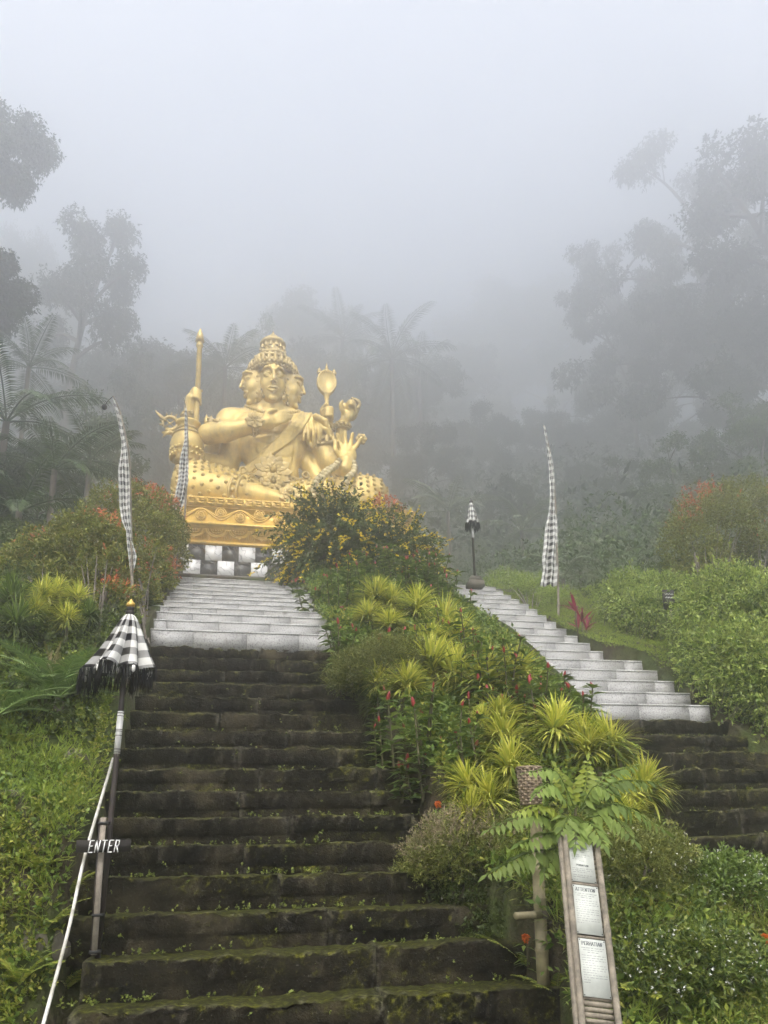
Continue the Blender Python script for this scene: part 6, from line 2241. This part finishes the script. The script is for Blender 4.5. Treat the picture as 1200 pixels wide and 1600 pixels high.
for (a, b, c, Ya, Yc, yg) in fr:
    P = catmull([spx(*a, Ya), spx(*b, (Ya + Yc) / 2), spx(*c, Yc)], 16)
    n = max(9, int(np.sum(np.linalg.norm(np.diff(P, axis=0), axis=1)) / .033))
    t = np.linspace(.14, .985, n) * 15
    i = t.astype(int).clip(0, 14); f = (t - i)[:, None]
    C = P[i] * (1 - f) + P[i + 1] * f
    T = unit(P[i + 1] - P[i]); S = unit(np.cross(T, np.array([0, -.45, 1.0]))); N = np.cross(S, T)
    tt = t / 15
    size = np.clip(np.sin(np.pi * (.2 + .70 * tt)), .35, 1)
    mb = MB()
    for sg in (-1, 1):
        D = unit(S * sg + T * .45 + np.array([0, 0, -.35]) + rng.normal(0, .13, C.shape))
        V, F = leaves_np(C, D, .100 * size * (.8 if yg else 1) * rng.uniform(.88, 1.1, n), .040 * size ** .6, N + rng.normal(0, .2, N.shape), .12, .32, True, rng)
        mb.add(V, F)
    V, F = leaves_np(P[-1:], unit(P[-1:] - P[-3:-2]), .07, .024, None, .1, .2, True, rng); mb.add(V, F)
    mb.tube(P, np.linspace(.0045, .0018, 16), 5, False)
    mb.build('frond', ML['pinnate_young'] if yg else ML['pinnate'], sap)
for a, b, c in (((893, 1440), (893, 1340), (900, 1262)), ((893, 1400), (884, 1330), (876, 1288)), ((893, 1400), (880, 1350), (872, 1318))):
    mbs.tube(catmull([spx(*a, 4.05), spx(*b, 4.05), spx(*c, 4.02)], 8), np.linspace(.012, .007, 8), 7, False)
mbs.build('stem', ML['stem'], sap, smooth=True)
# bright feathered leaves left of the basket
p = hit(748, 1262)
sp2 = thing('feather_leaf_sapling', 'small sapling with lime feathered leaves left of the basket', 'sapling', tuple(p))
f2 = frond_mesh('frond', .34, 20, .10, .014, 1.1, rng, rise=1.1, tip=.4, vee=.1, sweep=.7, rib=.004, five=True); f2.materials.append(ML['pinnate_young'])
for i, (a, s) in enumerate(((2.6, 1.0), (3.3, 1.15), (0.4, .9), (4.4, .9), (1.6, .9), (5.4, .8))):
    f = obj('frond', f2, None, sp2, (0, 0, .1)); f.rotation_euler = (0, -.15, a); f.scale = (s,) * 3
# fan seedling right
p = hit(1062, 1400)
fan = thing('palm_seedling', 'little palm seedling with ribbed leaves in the cover right of the board', 'plant', tuple(p))
fm_ = frond_mesh('frond', .20, 15, .105, .012, 1.3, rng, rise=1.3, tip=.5, vee=.1, sweep=.75, rib=.003, five=True); fm_.materials.append(ML['hedge'])
for a in (.2, 2.9, 4.3, 5.3, 1.5):
    f = obj('frond', fm_, None, fan, (0, 0, .06)); f.rotation_euler = (0, -.1, a)

# ---------------------------------------------------------------- bushes at the front of the island
p = hit(735, 1420)
round_shrub('heather_bush', 'fine-leaved bush with pinkish grey tips leaning over the left steps', [((p[0] - .06, p[1] - .05, p[2] + .34), (.34, .30, .24)), ((p[0] + .14, p[1], p[2] + .40), (.26, .28, .22)), ((p[0] - .18, p[1] + .05, p[2] + .26), (.26, .26, .18))], p, 1500, .030, .006, 61, ML['heather'], .30, ML['heather_tip'], None, 'bush', 16, .15, .25)
p = hit(740, 1480)
b1 = round_shrub('dark_bush', 'dark shaded bush dotted with tiny white flowers left of the bamboo post', [((p[0] + .05, p[1] + .1, p[2] + .30), (.34, .34, .32)), ((p[0] + .28, p[1] + .15, p[2] + .34), (.28, .3, .28)), ((p[0] + .10, p[1] - .10, p[2] + .12), (.3, .28, .22))], p, 1500, .034, .013, 62, ML['dark'], 0, None, None, 'bush', 10, .13)
p2 = hit(660, 1075)
round_shrub('heather_bush', 'pale fine-leaved mound on the island edge above the first mossy steps', [((p2[0] - .30, p2[1] + .1, p2[2] + .22), (.42, .4, .26)), ((p2[0] - .55, p2[1] + .15, p2[2] + .10), (.36, .36, .26)), ((p2[0] - .1, p2[1] + .2, p2[2] + .25), (.4, .4, .25))], p2, 1500, .034, .007, 63, ML['heather'], .12, ML['weed'], None, 'bush', 16, .16)


def white_dots(parent, C, rng, n=5, s=.011):
    V, F = tufts(C, unit(rng.normal(size=C.shape) + np.array([0, -.6, .7])), n, .01, s, s * .8, rng, spread=1.0)
    obj('white_flowers', mesh_np('white_flowers', V, F), ML['white_petal'], parent, kind='stuff')


def flower_bush(label, x, y, lobes, n, seed, dots, Lf=.036, Wf=.012, mat=None):
    p = hit(x, y)
    ls = [((p[0] + a, p[1] + b, p[2] + c), r) for (a, b, c), r in lobes]
    t = round_shrub('white_flower_bush', label, ls, p, n, Lf, Wf, seed, mat or ML['weed'], 0, None, 'white-flowered bushes', 'bush', 11, .14)
    rng = np.random.default_rng(seed + 1)
    P, U = lobes_pts(ls, dots, rng, inner=.97, rough=.12)
    white_dots(t, P - np.array(p) + U * .03, rng)
    return t


flower_bush('bush full of tiny white flowers at the right frame edge by the orange blooms', 1150, 1430, [((0, .1, .14), (.36, .3, .22)), ((.25, .1, .10), (.3, .3, .22)), ((-.3, .15, .16), (.30, .28, .16))], 900, 71, 260, .040, .014, ML['ginger'])
flower_bush('white-dotted low bush at the bottom right beside the notice board', 1060, 1545, [((0, 0, .10), (.30, .3, .16)), ((.25, .05, .10), (.28, .28, .16)), ((-.2, .0, .06), (.25, .25, .14))], 800, 72, 240, .040, .014, ML['mid'])
flower_bush('feathery green bush with sparse white flowers right of the board top', 1000, 1400, [((-.05, .1, .14), (.30, .3, .20)), ((.2, .25, .20), (.30, .3, .18))], 900, 73, 50, .036, .009, ML['heather'])
white_dots(b1, (lambda P: P - np.array(b1.location))(lobes_pts([((b1.location.x + .15, b1.location.y + .05, b1.location.z + .28), (.36, .36, .34))], 70, np.random.default_rng(4), .97)[0]), np.random.default_rng(5))


def bloom(label, x, y, Yo, r, seed, stalk=.25, cat='flower', leaf=True, name='orange_bloom', mat='orange_petal', group='orange blooms'):
    rng = np.random.default_rng(seed)
    q = hit(x, y + 10)
    p = np.array(at(x, y, q[1] + Yo))
    t = thing(name, label, cat, tuple(p), 0, group)
    C = unit(rng.normal(size=(40, 3)) + np.array([0, -.4, .5])) * r * .7
    V, F = tufts(C, unit(C), 5, .005, .016, .013, rng, spread=.9)
    obj('petals', mesh_np('petals', V, F), ML[mat], t, kind='stuff')
    MB().tube([(0, 0, 0), (.01, .02, -stalk * .6), (.0, .05, -stalk)], .004, 5).build('stalk', ML['stem'], t)
    if leaf:
        n = 12
        V, F = leaves_np(np.stack([rng.normal(0, .01, n), np.full(n, .02), rng.uniform(-stalk * .7, -.02, n)], -1), unit(rng.normal(size=(n, 3)) * np.array([1, 1, .3])), .075, .026, np.tile([0, 0, 1.0], (n, 1)), .2, .2, True, rng)
        obj('leaves', mesh_np('leaves', V, F), ML['ginger'], t, kind='stuff')


bloom('upper small orange bloom in the white-flowered bush at the right', 1134, 1341, -.2, .018, 1)
bloom('biggest orange bloom cluster in the white-flowered bush at the right', 1152, 1354, -.2, .030, 2)
bloom('lower orange bloom in the white-flowered bush at the right', 1153, 1384, -.2, .018, 3)
bloom('orange bloom at the right frame edge', 1195, 1467, -.15, .024, 4)
bloom('dull orange bloom below the right bush', 1144, 1486, -.1, .018, 5, leaf=False)
bloom('flat orange bloom on the island edge beside the whitened steps', 684, 1257, -.25, .018, 6)
bloom('faded orange bloom low by the bamboo post', 822, 1466, -.1, .018, 7)
bloom('red flower half hidden beside the bamboo post', 871, 1335, -.05, .02, 8, .2, name='red_bloom', mat='red_leaf', group=None)
bloom('red rounded bloom among the upper gingers', 535, 951, -.3, .03, 9, .3, name='red_bloom', mat='red_leaf', group=None)

# ---------------------------------------------------------------- ground cover
def scatter(name, label, n, xr, yr, test, mat, seed, k=7, twig=.05, L=.035, W=.018, dens=None, up=.7, lift=0.0, five=False, spread=.8):
    rng = np.random.default_rng(seed)
    X = rng.uniform(*xr, n); Y = rng.uniform(*yr, n)
    m = test(X, Y)
    if dens is not None: m &= rng.random(n) < dens(X, Y)
    X, Y = X[m], Y[m]
    P = np.stack([X, Y, ground_z(X, Y) + lift], -1)
    e = .05
    N = unit(np.stack([ground_z(X - e, Y) - ground_z(X + e, Y), ground_z(X, Y - e) - ground_z(X, Y + e), np.full(len(X), 2 * e)], -1))
    D = unit(N + rng.normal(0, .5, P.shape) + np.array([0, 0, up]))
    V, F = tufts(P, D, k, twig * rng.uniform(.5, 1.6, len(P)), L, W, rng, spread=spread, up=.1, five=five)
    o = obj(name, mesh_np(name, V, F), mat)
    props(o, label, None, None, 'stuff')
    return o


patchy = lambda s, f, lo=.0: (lambda X, Y: np.clip(.5 + 2.2 * vnoise(X, Y, f, s) + lo, 0, 1))
isl = lambda X, Y: (X > isl_edge(Y) - .08) & (X < 3.25)
lft = lambda X, Y: (X < -.90) & ((X - CYC[0]) ** 2 + (Y - CYC[1]) ** 2 > .03)
rgt = lambda X, Y: X > np.where(Y > 8.3, 4.84, 5.25)
scatter('island_cover', 'leafy ground cover under the plants of the island', 10000, (1.0, 3.8), (3.2, 12.8), lambda X, Y: isl(X, Y), ML['ginger'], 81, 9, .10, .065, .034)
scatter('island_weeds', 'lighter weeds between the clumps of the island', 7000, (1.0, 3.8), (3.2, 12.8), lambda X, Y: isl(X, Y), ML['weed'], 82, 8, .12, .055, .024, patchy(7, 1.3, .1))
scatter('front_cover', 'fine leafy cover on the front slope right of the notice board', 9000, (1.75, 4.2), (3.3, 5.6), lambda X, Y: (X > isl_edge(Y) - .05) & ((X < 3.3) | (Y < 4.6)), ML['heather'], 83, 12, .14, .042, .011, patchy(3, 2.2, .05))
scatter('front_weeds', 'green weeds on the front slope right of the notice board', 5200, (1.75, 4.2), (3.3, 5.4), lambda X, Y: (X > isl_edge(Y) - .05) & ((X < 3.3) | (Y < 4.6)), ML['mid'], 84, 8, .14, .055, .017, patchy(5, 2.6, .0))
scatter('front_grass', 'long grass blades on the front slope right of the notice board', 3000, (1.75, 4.2), (3.3, 5.2), lambda X, Y: (X > isl_edge(Y) - .05) & ((X < 3.3) | (Y < 4.6)), ML['grass'], 97, 7, .06, .15, .006, patchy(15, 2.2, .0), spread=.6)
scatter('bank_weeds', 'yellowish weeds over the steep left bank', 9500, (-3.4, -.9), (3.6, 6.6), lft, ML['weed'], 85, 9, .09, .034, .017, patchy(11, 1.8, .05))
scatter('bank_cover', 'dark leafy cover on the left bank', 5000, (-3.4, -.9), (3.6, 6.8), lft, ML['ginger'], 86, 8, .08, .042, .026, patchy(12, 2.1, -.22))
scatter('bank_grass', 'thin grass on the left bank', 5000, (-3.4, -.9), (3.8, 6.4), lft, ML['grass'], 87, 7, .05, .10, .006, patchy(13, 2.2, .0), spread=.6)
scatter('left_cover', 'bright low green cover behind the cycad', 9000, (-4.0, -1.0), (6.6, 8.9), lft, ML['grass'], 88, 9, .06, .035, .020)
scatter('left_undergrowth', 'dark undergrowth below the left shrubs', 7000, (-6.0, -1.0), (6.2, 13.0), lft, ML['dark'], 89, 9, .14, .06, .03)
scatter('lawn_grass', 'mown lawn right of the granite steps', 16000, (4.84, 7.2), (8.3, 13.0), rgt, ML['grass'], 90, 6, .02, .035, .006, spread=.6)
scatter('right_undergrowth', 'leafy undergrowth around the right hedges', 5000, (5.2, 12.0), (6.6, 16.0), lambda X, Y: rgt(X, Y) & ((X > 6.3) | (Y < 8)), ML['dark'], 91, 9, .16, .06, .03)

# little weeds rooted along the backs of the treads
rng = np.random.default_rng(93)
Pw = []
for k in range(-3, 13):
    y, z = Y0 + (k + 1) * T_MOSS - .02, Z0 + k * H_STEP
    for (a, b) in ((-.9, 1.9), (3.4, 6.8)):
        if a > 3 and k > 6: continue
        n = int(rng.integers(50, 120))
        x = rng.uniform(a, b, n)
        x = x[(vnoise(x, np.full(n, k * 3.1), 1.7, 21) + rng.uniform(-.25, .25, n)) > -.02]
        Pw.append(np.stack([x, y - np.abs(rng.normal(0, .045, len(x))), np.full(len(x), z)], -1))
    n = int(rng.integers(2, 9))
    Pw.append(np.stack([rng.uniform(-.9, 1.9, n), np.full(n, Y0 + k * T_MOSS - .005), z - rng.uniform(.02, .16, n)], -1))
Pw = np.concatenate(Pw)
V, F = tufts(Pw, unit(rng.normal(0, .4, Pw.shape) + np.array([0, -.3, .8])), 6, .035 * rng.uniform(.5, 1.5, len(Pw)), .020, .015, rng, spread=.9)
o = obj('stair_weeds', mesh_np('stair_weeds', V, F), ML['moss_sprig']); props(o, 'tiny weeds rooted in the mossy steps', None, None, 'stuff')

# ---------------------------------------------------------------- rocks on the left bank
def rock(label, x, y, r, seed):
    rng = np.random.default_rng(seed)
    p = hit(x, y)
    mb = MB().ball((0, 0, 0), 1.0, 14, 9)
    V = mb.V[0]
    d = 1 + .16 * np.sin(V[:, 0] * 3 + seed) * np.cos(V[:, 1] * 2.6 + 1) + .10 * np.sin(V[:, 2] * 5 + seed * 2)
    mb.V[0] = V * d[:, None] * np.array(r)
    o = mb.build('rock', MAT['rock'], None, (p[0], p[1] + r[1] * .55, p[2] - r[2] * .35), True)
    props(o, label, 'rock', 'rocks in the left bank')


rock('flat grey rock under the cycad at the top of the left bank', 112, 1180, (.16, .10, .07), 1)
rock('round mossy rock in the bank left of the white pipe', 124, 1238, (.075, .06, .065), 2)
rock('grey rock near the left frame edge on the bank', 22, 1242, (.09, .07, .06), 3)
rock('dark boulder showing through the weeds low on the left bank', 62, 1470, (.14, .09, .15), 4)
rock('reddish stone lying at the back of a mossy tread', 322, 1200, (.085, .03, .022), 5)
# ================================================================== the forest in the mist
def tree_meshes(seed, H, crown_lo, spread, n_limbs, leafL, clus, nl, flat=.7, lean=0.0, trunk_r=None, sparse=1.0):
    """A trunk with limbs and sub-limbs, and clouds of leaves at their ends."""
    rng = np.random.default_rng(seed)
    tr = MB()
    tr_r = trunk_r or H * .018
    T = catmull([(0, 0, -1.5), (rng.normal(0, .12), rng.normal(0, .12), H * .3), (lean * .5 + rng.normal(0, .2), rng.normal(0, .2), H * .62), (lean + rng.normal(0, .3), rng.normal(0, .3), H * .95)], 18)
    tr.tube(T, np.linspace(tr_r, tr_r * .25, 18), 8, False)
    C, S = [T[-1] + np.array([0, 0, H * .02])], [1.0]
    for i in range(n_limbs):
        t = crown_lo + (0.96 - crown_lo) * (i + rng.random() * .6) / n_limbs
        a0 = T[int(t * 17)]
        az = i * 2.4 + rng.uniform(-.4, .4)
        L = spread * (1.05 - .55 * max(0, (t - crown_lo) / (1 - crown_lo)) ** 1.5) * rng.uniform(.6, 1.15)
        d = np.array([math.cos(az), math.sin(az), rng.uniform(.15, .8)])
        P = catmull([a0, a0 + d * L * .5 + np.array([0, 0, .05 * L]), a0 + d * np.array([1, 1, .8]) * L], 8)
        tr.tube(P, np.linspace(tr_r * .42, tr_r * .12, 8), 5, False)
        C.append(P[-1]); S.append(rng.uniform(.75, 1.15))
        for j in range(rng.integers(2, 5)):
            k = rng.integers(3, 8)
            dd = unit(d + rng.normal(0, .7, 3)) * L * rng.uniform(.25, .5)
            Q = catmull([P[k], P[k] + dd * .5 + np.array([0, 0, .08 * L]), P[k] + dd], 5)
            tr.tube(Q, np.linspace(tr_r * .15, tr_r * .05, 5), 4, False)
            C.append(Q[-1]); S.append(rng.uniform(.55, .95))
    C = np.array(C); S = np.array(S)
    Pc, Dc = [], []
    for c, s in zip(C, S):
        n = int(nl * s * sparse)
        u = unit(rng.normal(size=(n, 3)))
        r = rng.random(n) ** .45
        # each cloud of leaves is lumpy
        lump = 1 + .35 * np.sin(u[:, 0] * 5 + c[0] * 3) * np.sin(u[:, 1] * 5 + c[1] * 2)
        Pc.append(c + u * (r * lump)[:, None] * clus * s * np.array([1, 1, flat]))
        Dc.append(u)
    Pc, Dc = np.concatenate(Pc), np.concatenate(Dc)
    V, F = tufts(Pc, unit(Dc + rng.normal(0, .5, Dc.shape) + np.array([0, 0, .1])), 5, leafL * 1.2, leafL, leafL * .42, rng, spread=1.0, up=.0, droop=.25)
    return tr.mesh('trunk', True), mesh_np('crown', V, F)


TM = {
    'high': tree_meshes(6, 16.0, .86, 1.7, 10, .15, .62, 230, .9, .9),
    'broad': tree_meshes(1, 12.0, .35, 4.4, 18, .20, .95, 230),
    'tall': tree_meshes(2, 15.0, .55, 2.6, 11, .18, .72, 170, .8, 1.3),
    'dome': tree_meshes(3, 10.0, .25, 3.9, 20, .19, .92, 230, .85),
    'thin': tree_meshes(4, 11.0, .45, 2.3, 9, .16, .6, 110, .8, .5, .12),
    'layered': tree_meshes(5, 14.0, .30, 5.4, 19, .19, .95, 250, .42),
}
for k_, (a, b) in TM.items():
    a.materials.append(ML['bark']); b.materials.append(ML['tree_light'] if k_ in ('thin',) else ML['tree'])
H0 = {'high': 16.5, 'broad': 12.6, 'tall': 15.6, 'dome': 10.9, 'thin': 11.4, 'layered': 14.4}


def gz1(x, y): return float(ground_z(np.array([x]), np.array([y]))[0])


def tree(kind, label, px, ytop, Y, rz, group, wid=1.0, mat=None):
    """A tree whose trunk stands at column px, Y metres up the hill, and whose top reaches row ytop."""
    if Y > 15: Y = min(128, 15 + (Y - 15) * 4.4)
    top = at(px, ytop, Y)
    zb = gz1(top[0], Y)
    s = (top[2] - zb) / H0[kind]
    t = thing('forest_tree', label, 'tree', (top[0], Y, zb), rz, group)
    t.scale = (s * wid, s * wid, s)
    a, b = TM[kind]
    obj('trunk', a, None, t); obj('crown', b, None, t, kind='stuff')
    return t


gA = 'misty forest trees behind the statue'
gL = 'misty forest trees on the left'
gR = 'misty forest trees on the right slope'
tree('high', 'overhanging dark tree at the upper left frame edge', -25, 128, 19.5, .3, gL, .8)
tree('high', 'dark tree at the left frame edge below the overhanging one', -45, 345, 18, 1.2, gL, 1.1)
tree('tall', 'slender leaning tree with airy crown standing clear of the left forest', 132, 312, 24, 0.15, gL, .80)
tree('dome', 'pale tree behind the slender leaning one', 62, 350, 34, 2.0, gL, .45)
tree('broad', 'pale low tree between the slender tree and the left palms', 95, 545, 30, 4.0, gL, .8)
tree('dome', 'dark rounded tree left of the spear', 215, 527, 27, 1.0, gL, 1.0)
tree('broad', 'dark tree joined to the rounded one left of the spear', 285, 555, 25, 2.5, gL, .9)
tree('dome', 'shoulder-high grey tree left of the rounded tree', 160, 572, 29, 5.0, gL, .9)
tree('thin', 'light green tree over the left red-tipped shrubs', 135, 600, 17.5, .7, gL, 1.1)
tree('broad', 'leafy tree in front of the lower left palms', 70, 690, 16.0, 3.0, gL, .8)
tree('dome', 'dark low tree at the left frame edge behind the olive shrub', -20, 700, 14.5, 1.0, gL, .9)
tree('thin', 'thin twiggy tree right above the crown of the statue', 418, 484, 27, 1.7, gA, .6)
tree('broad', 'grey tree right of the statue crown', 485, 476, 36, .4, gA, .7)
tree('dome', 'low grey tree behind the statue mirror', 520, 545, 30, 2.2, gA, .9)
tree('dome', 'low dark tree behind the statue shoulder', 370, 590, 26, 4.2, gA, .9)
tree('broad', 'tree mass right of the statue palm', 610, 560, 31, 1.4, gA, .9)
tree('dome', 'grey tree standing before the ghostly tall one', 700, 535, 38, .6, gA, .9)
tree('tall', 'ghostly tall tree fading into the mist at the centre right', 775, 405, 62, 1.0, gA, 1.25)
tree('broad', 'ghostly tree beside the tallest ghostly one', 850, 470, 60, 3.1, gA, .9)
tree('dome', 'low forest tree behind the far parasol', 750, 640, 29, 5.1, gA, 1.0)
tree('broad', 'low forest tree left of the far parasol', 665, 660, 26, 2.8, gA, .9)
tree('dome', 'low forest tree behind the right banner', 850, 640, 30, 1.9, gR, 1.1)
tree('layered', 'big spreading tree with stepped branches at the upper right', 1075, 255, 25, .5, gR, .72)
tree('layered', 'stepped tree on the far side of the spreading one, leaning to the statue', 960, 378, 27, 2.6, gR, .62)
tree('tall', 'tallest dark tree at the right frame edge', 1190, 165, 21, 2.0, gR, 1.0)
tree('broad', 'dark tree below the spreading tree at the right', 1120, 440, 24, 4.4, gR, .9)
tree('dome', 'grey tree in the middle of the right slope', 1020, 530, 30, 3.3, gR, 1.1)
tree('broad', 'grey tree at the lower middle of the right slope', 930, 575, 31, .9, gR, 1.0)
tree('dome', 'dark tree at the right frame edge halfway down the slope', 1200, 470, 22, 1.3, gR, 1.0)
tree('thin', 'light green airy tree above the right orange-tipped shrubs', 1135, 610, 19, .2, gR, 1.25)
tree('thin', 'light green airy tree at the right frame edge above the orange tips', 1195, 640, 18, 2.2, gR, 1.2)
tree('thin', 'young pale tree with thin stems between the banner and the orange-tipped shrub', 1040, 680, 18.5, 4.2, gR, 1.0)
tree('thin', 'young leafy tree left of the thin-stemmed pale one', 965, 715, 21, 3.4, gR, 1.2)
tree('dome', 'bushy low tree behind the pale palms', 905, 720, 24, .8, gR, .9)
tree('dome', 'bushy low tree above the head of the right steps', 800, 745, 22, 2.4, gR, .9)

# ---------------------------------------------------------------- palms
rng = np.random.default_rng(41)
pf = [frond_mesh('frond', 3.2, 44, .62, .05, 1.25, rng, rise=1.0, tip=.35, vee=.25, sweep=.6, rib=.035, ldroop=.5) for _ in range(3)]
pfp = []
for f in pf:
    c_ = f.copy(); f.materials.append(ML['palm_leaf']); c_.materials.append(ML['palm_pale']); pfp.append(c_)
ptr = MB().lathe([(.17, -1.2), (.14, .1), (.115, .5), (.105, 1.0), (0, 1.02)], 9).mesh('trunk', True); ptr.materials.append(ML['bark'])


def palm(label, px, py, Y, s, group, n=13, pale=False, seed=0, tilt=0.0):
    """A palm whose crown heart is seen at (px, py)."""
    rng = np.random.default_rng(500 + seed)
    if Y > 15: Yn = min(128, 15 + (Y - 15) * 4.4); s *= Yn / Y; Y = Yn
    top = at(px, py, Y)
    zb = gz1(top[0], Y)
    h = max(.4, top[2] - zb)
    t = thing('palm', label, 'palm', (top[0], Y, zb), 0, group)
    k = obj('trunk', ptr, None, t); k.scale = (s, s, h)
    for i in range(n):
        a = i * 2.399 + seed
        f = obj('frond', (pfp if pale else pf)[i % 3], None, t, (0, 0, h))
        f.rotation_euler = (rng.normal(0, .15), tilt + (.75 - 1.35 * (i / n)) + rng.normal(0, .1), a)
        q = s * rng.uniform(.8, 1.1); f.scale = (q, q, q)
    return t


gp = 'palms in the misty forest'
palm('upper left palm with fronds against the sky beside the frame edge', 45, 575, 18, .5, gp, 13, False, 1)
palm('broad-fronded palm in the middle of the left palms', 10, 660, 15.5, .65, gp, 11, False, 2)
palm('palm with hanging fronds above the olive shrubs on the left', 85, 735, 14.5, .52, gp, 12, False, 3)
palm('palm just left of the tall left banner', 140, 720, 15.5, .45, gp, 11, False, 4)
palm('lowest dark palm at the left, above the olive shrub', 30, 800, 13.5, .5, gp, 11, False, 5)
palm('palm with arching fronds between spear and statue head', 352, 575, 23, .62, gp, 14, False, 6)
palm('palm between the statue head and the mirror', 535, 530, 30, .75, gp, 13, False, 7)
palm('palm with the clearest fronds right of the mirror', 612, 562, 27, .85, gp, 13, False, 8)
palm('dim palm lower right of the clearest one', 655, 590, 29, .8, gp, 12, False, 9)
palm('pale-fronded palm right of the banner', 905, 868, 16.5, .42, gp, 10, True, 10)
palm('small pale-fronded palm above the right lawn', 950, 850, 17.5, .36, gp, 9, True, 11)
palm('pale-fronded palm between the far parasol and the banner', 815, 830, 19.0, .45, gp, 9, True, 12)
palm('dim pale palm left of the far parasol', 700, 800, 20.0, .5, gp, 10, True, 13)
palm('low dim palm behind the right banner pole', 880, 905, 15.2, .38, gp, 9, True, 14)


# ---------------------------------------------------------------- undergrowth of the hillside
def far_scatter(name, label, n, xr, yr, test, mat, seed, k, twig, L, W, hgt):
    rng = np.random.default_rng(seed)
    X = rng.uniform(*xr, n); Y = rng.uniform(*yr, n)
    m = test(X, Y)
    X, Y = X[m], Y[m]
    h = hgt * np.clip(.35 + 1.6 * (vnoise(X, Y, .45, seed) + .5) * rng.random(len(X)), 0, 2)
    P = np.stack([X, Y, ground_z(X, Y) + h], -1)
    D = unit(rng.normal(0, .7, P.shape) + np.array([0, -.35, .6]))
    V, F = tufts(P, D, k, twig, L, W, rng, spread=1.0)
    props(obj(name, mesh_np(name, V, F), mat), label, None, None, 'stuff')


back = lambda X, Y: (Y > 27.5) | (X < -3.6) | (X > 7.5)
far_scatter('hillside_undergrowth', 'dense undergrowth covering the misty hillside', 42000, (-80, 130), (17, 140), lambda X, Y: (Y > 36) | ((np.abs(X - 2) > 16) & (Y > 26)), ML['tree'], 7, 7, .9, .55, .22, 3.2)
far_scatter('near_thicket', 'leafy thicket at the forest edge behind the terrace', 26000, (-18, 34), (14, 46), back, ML['tree_light'], 8, 8, .35, .17, .065, 1.5)
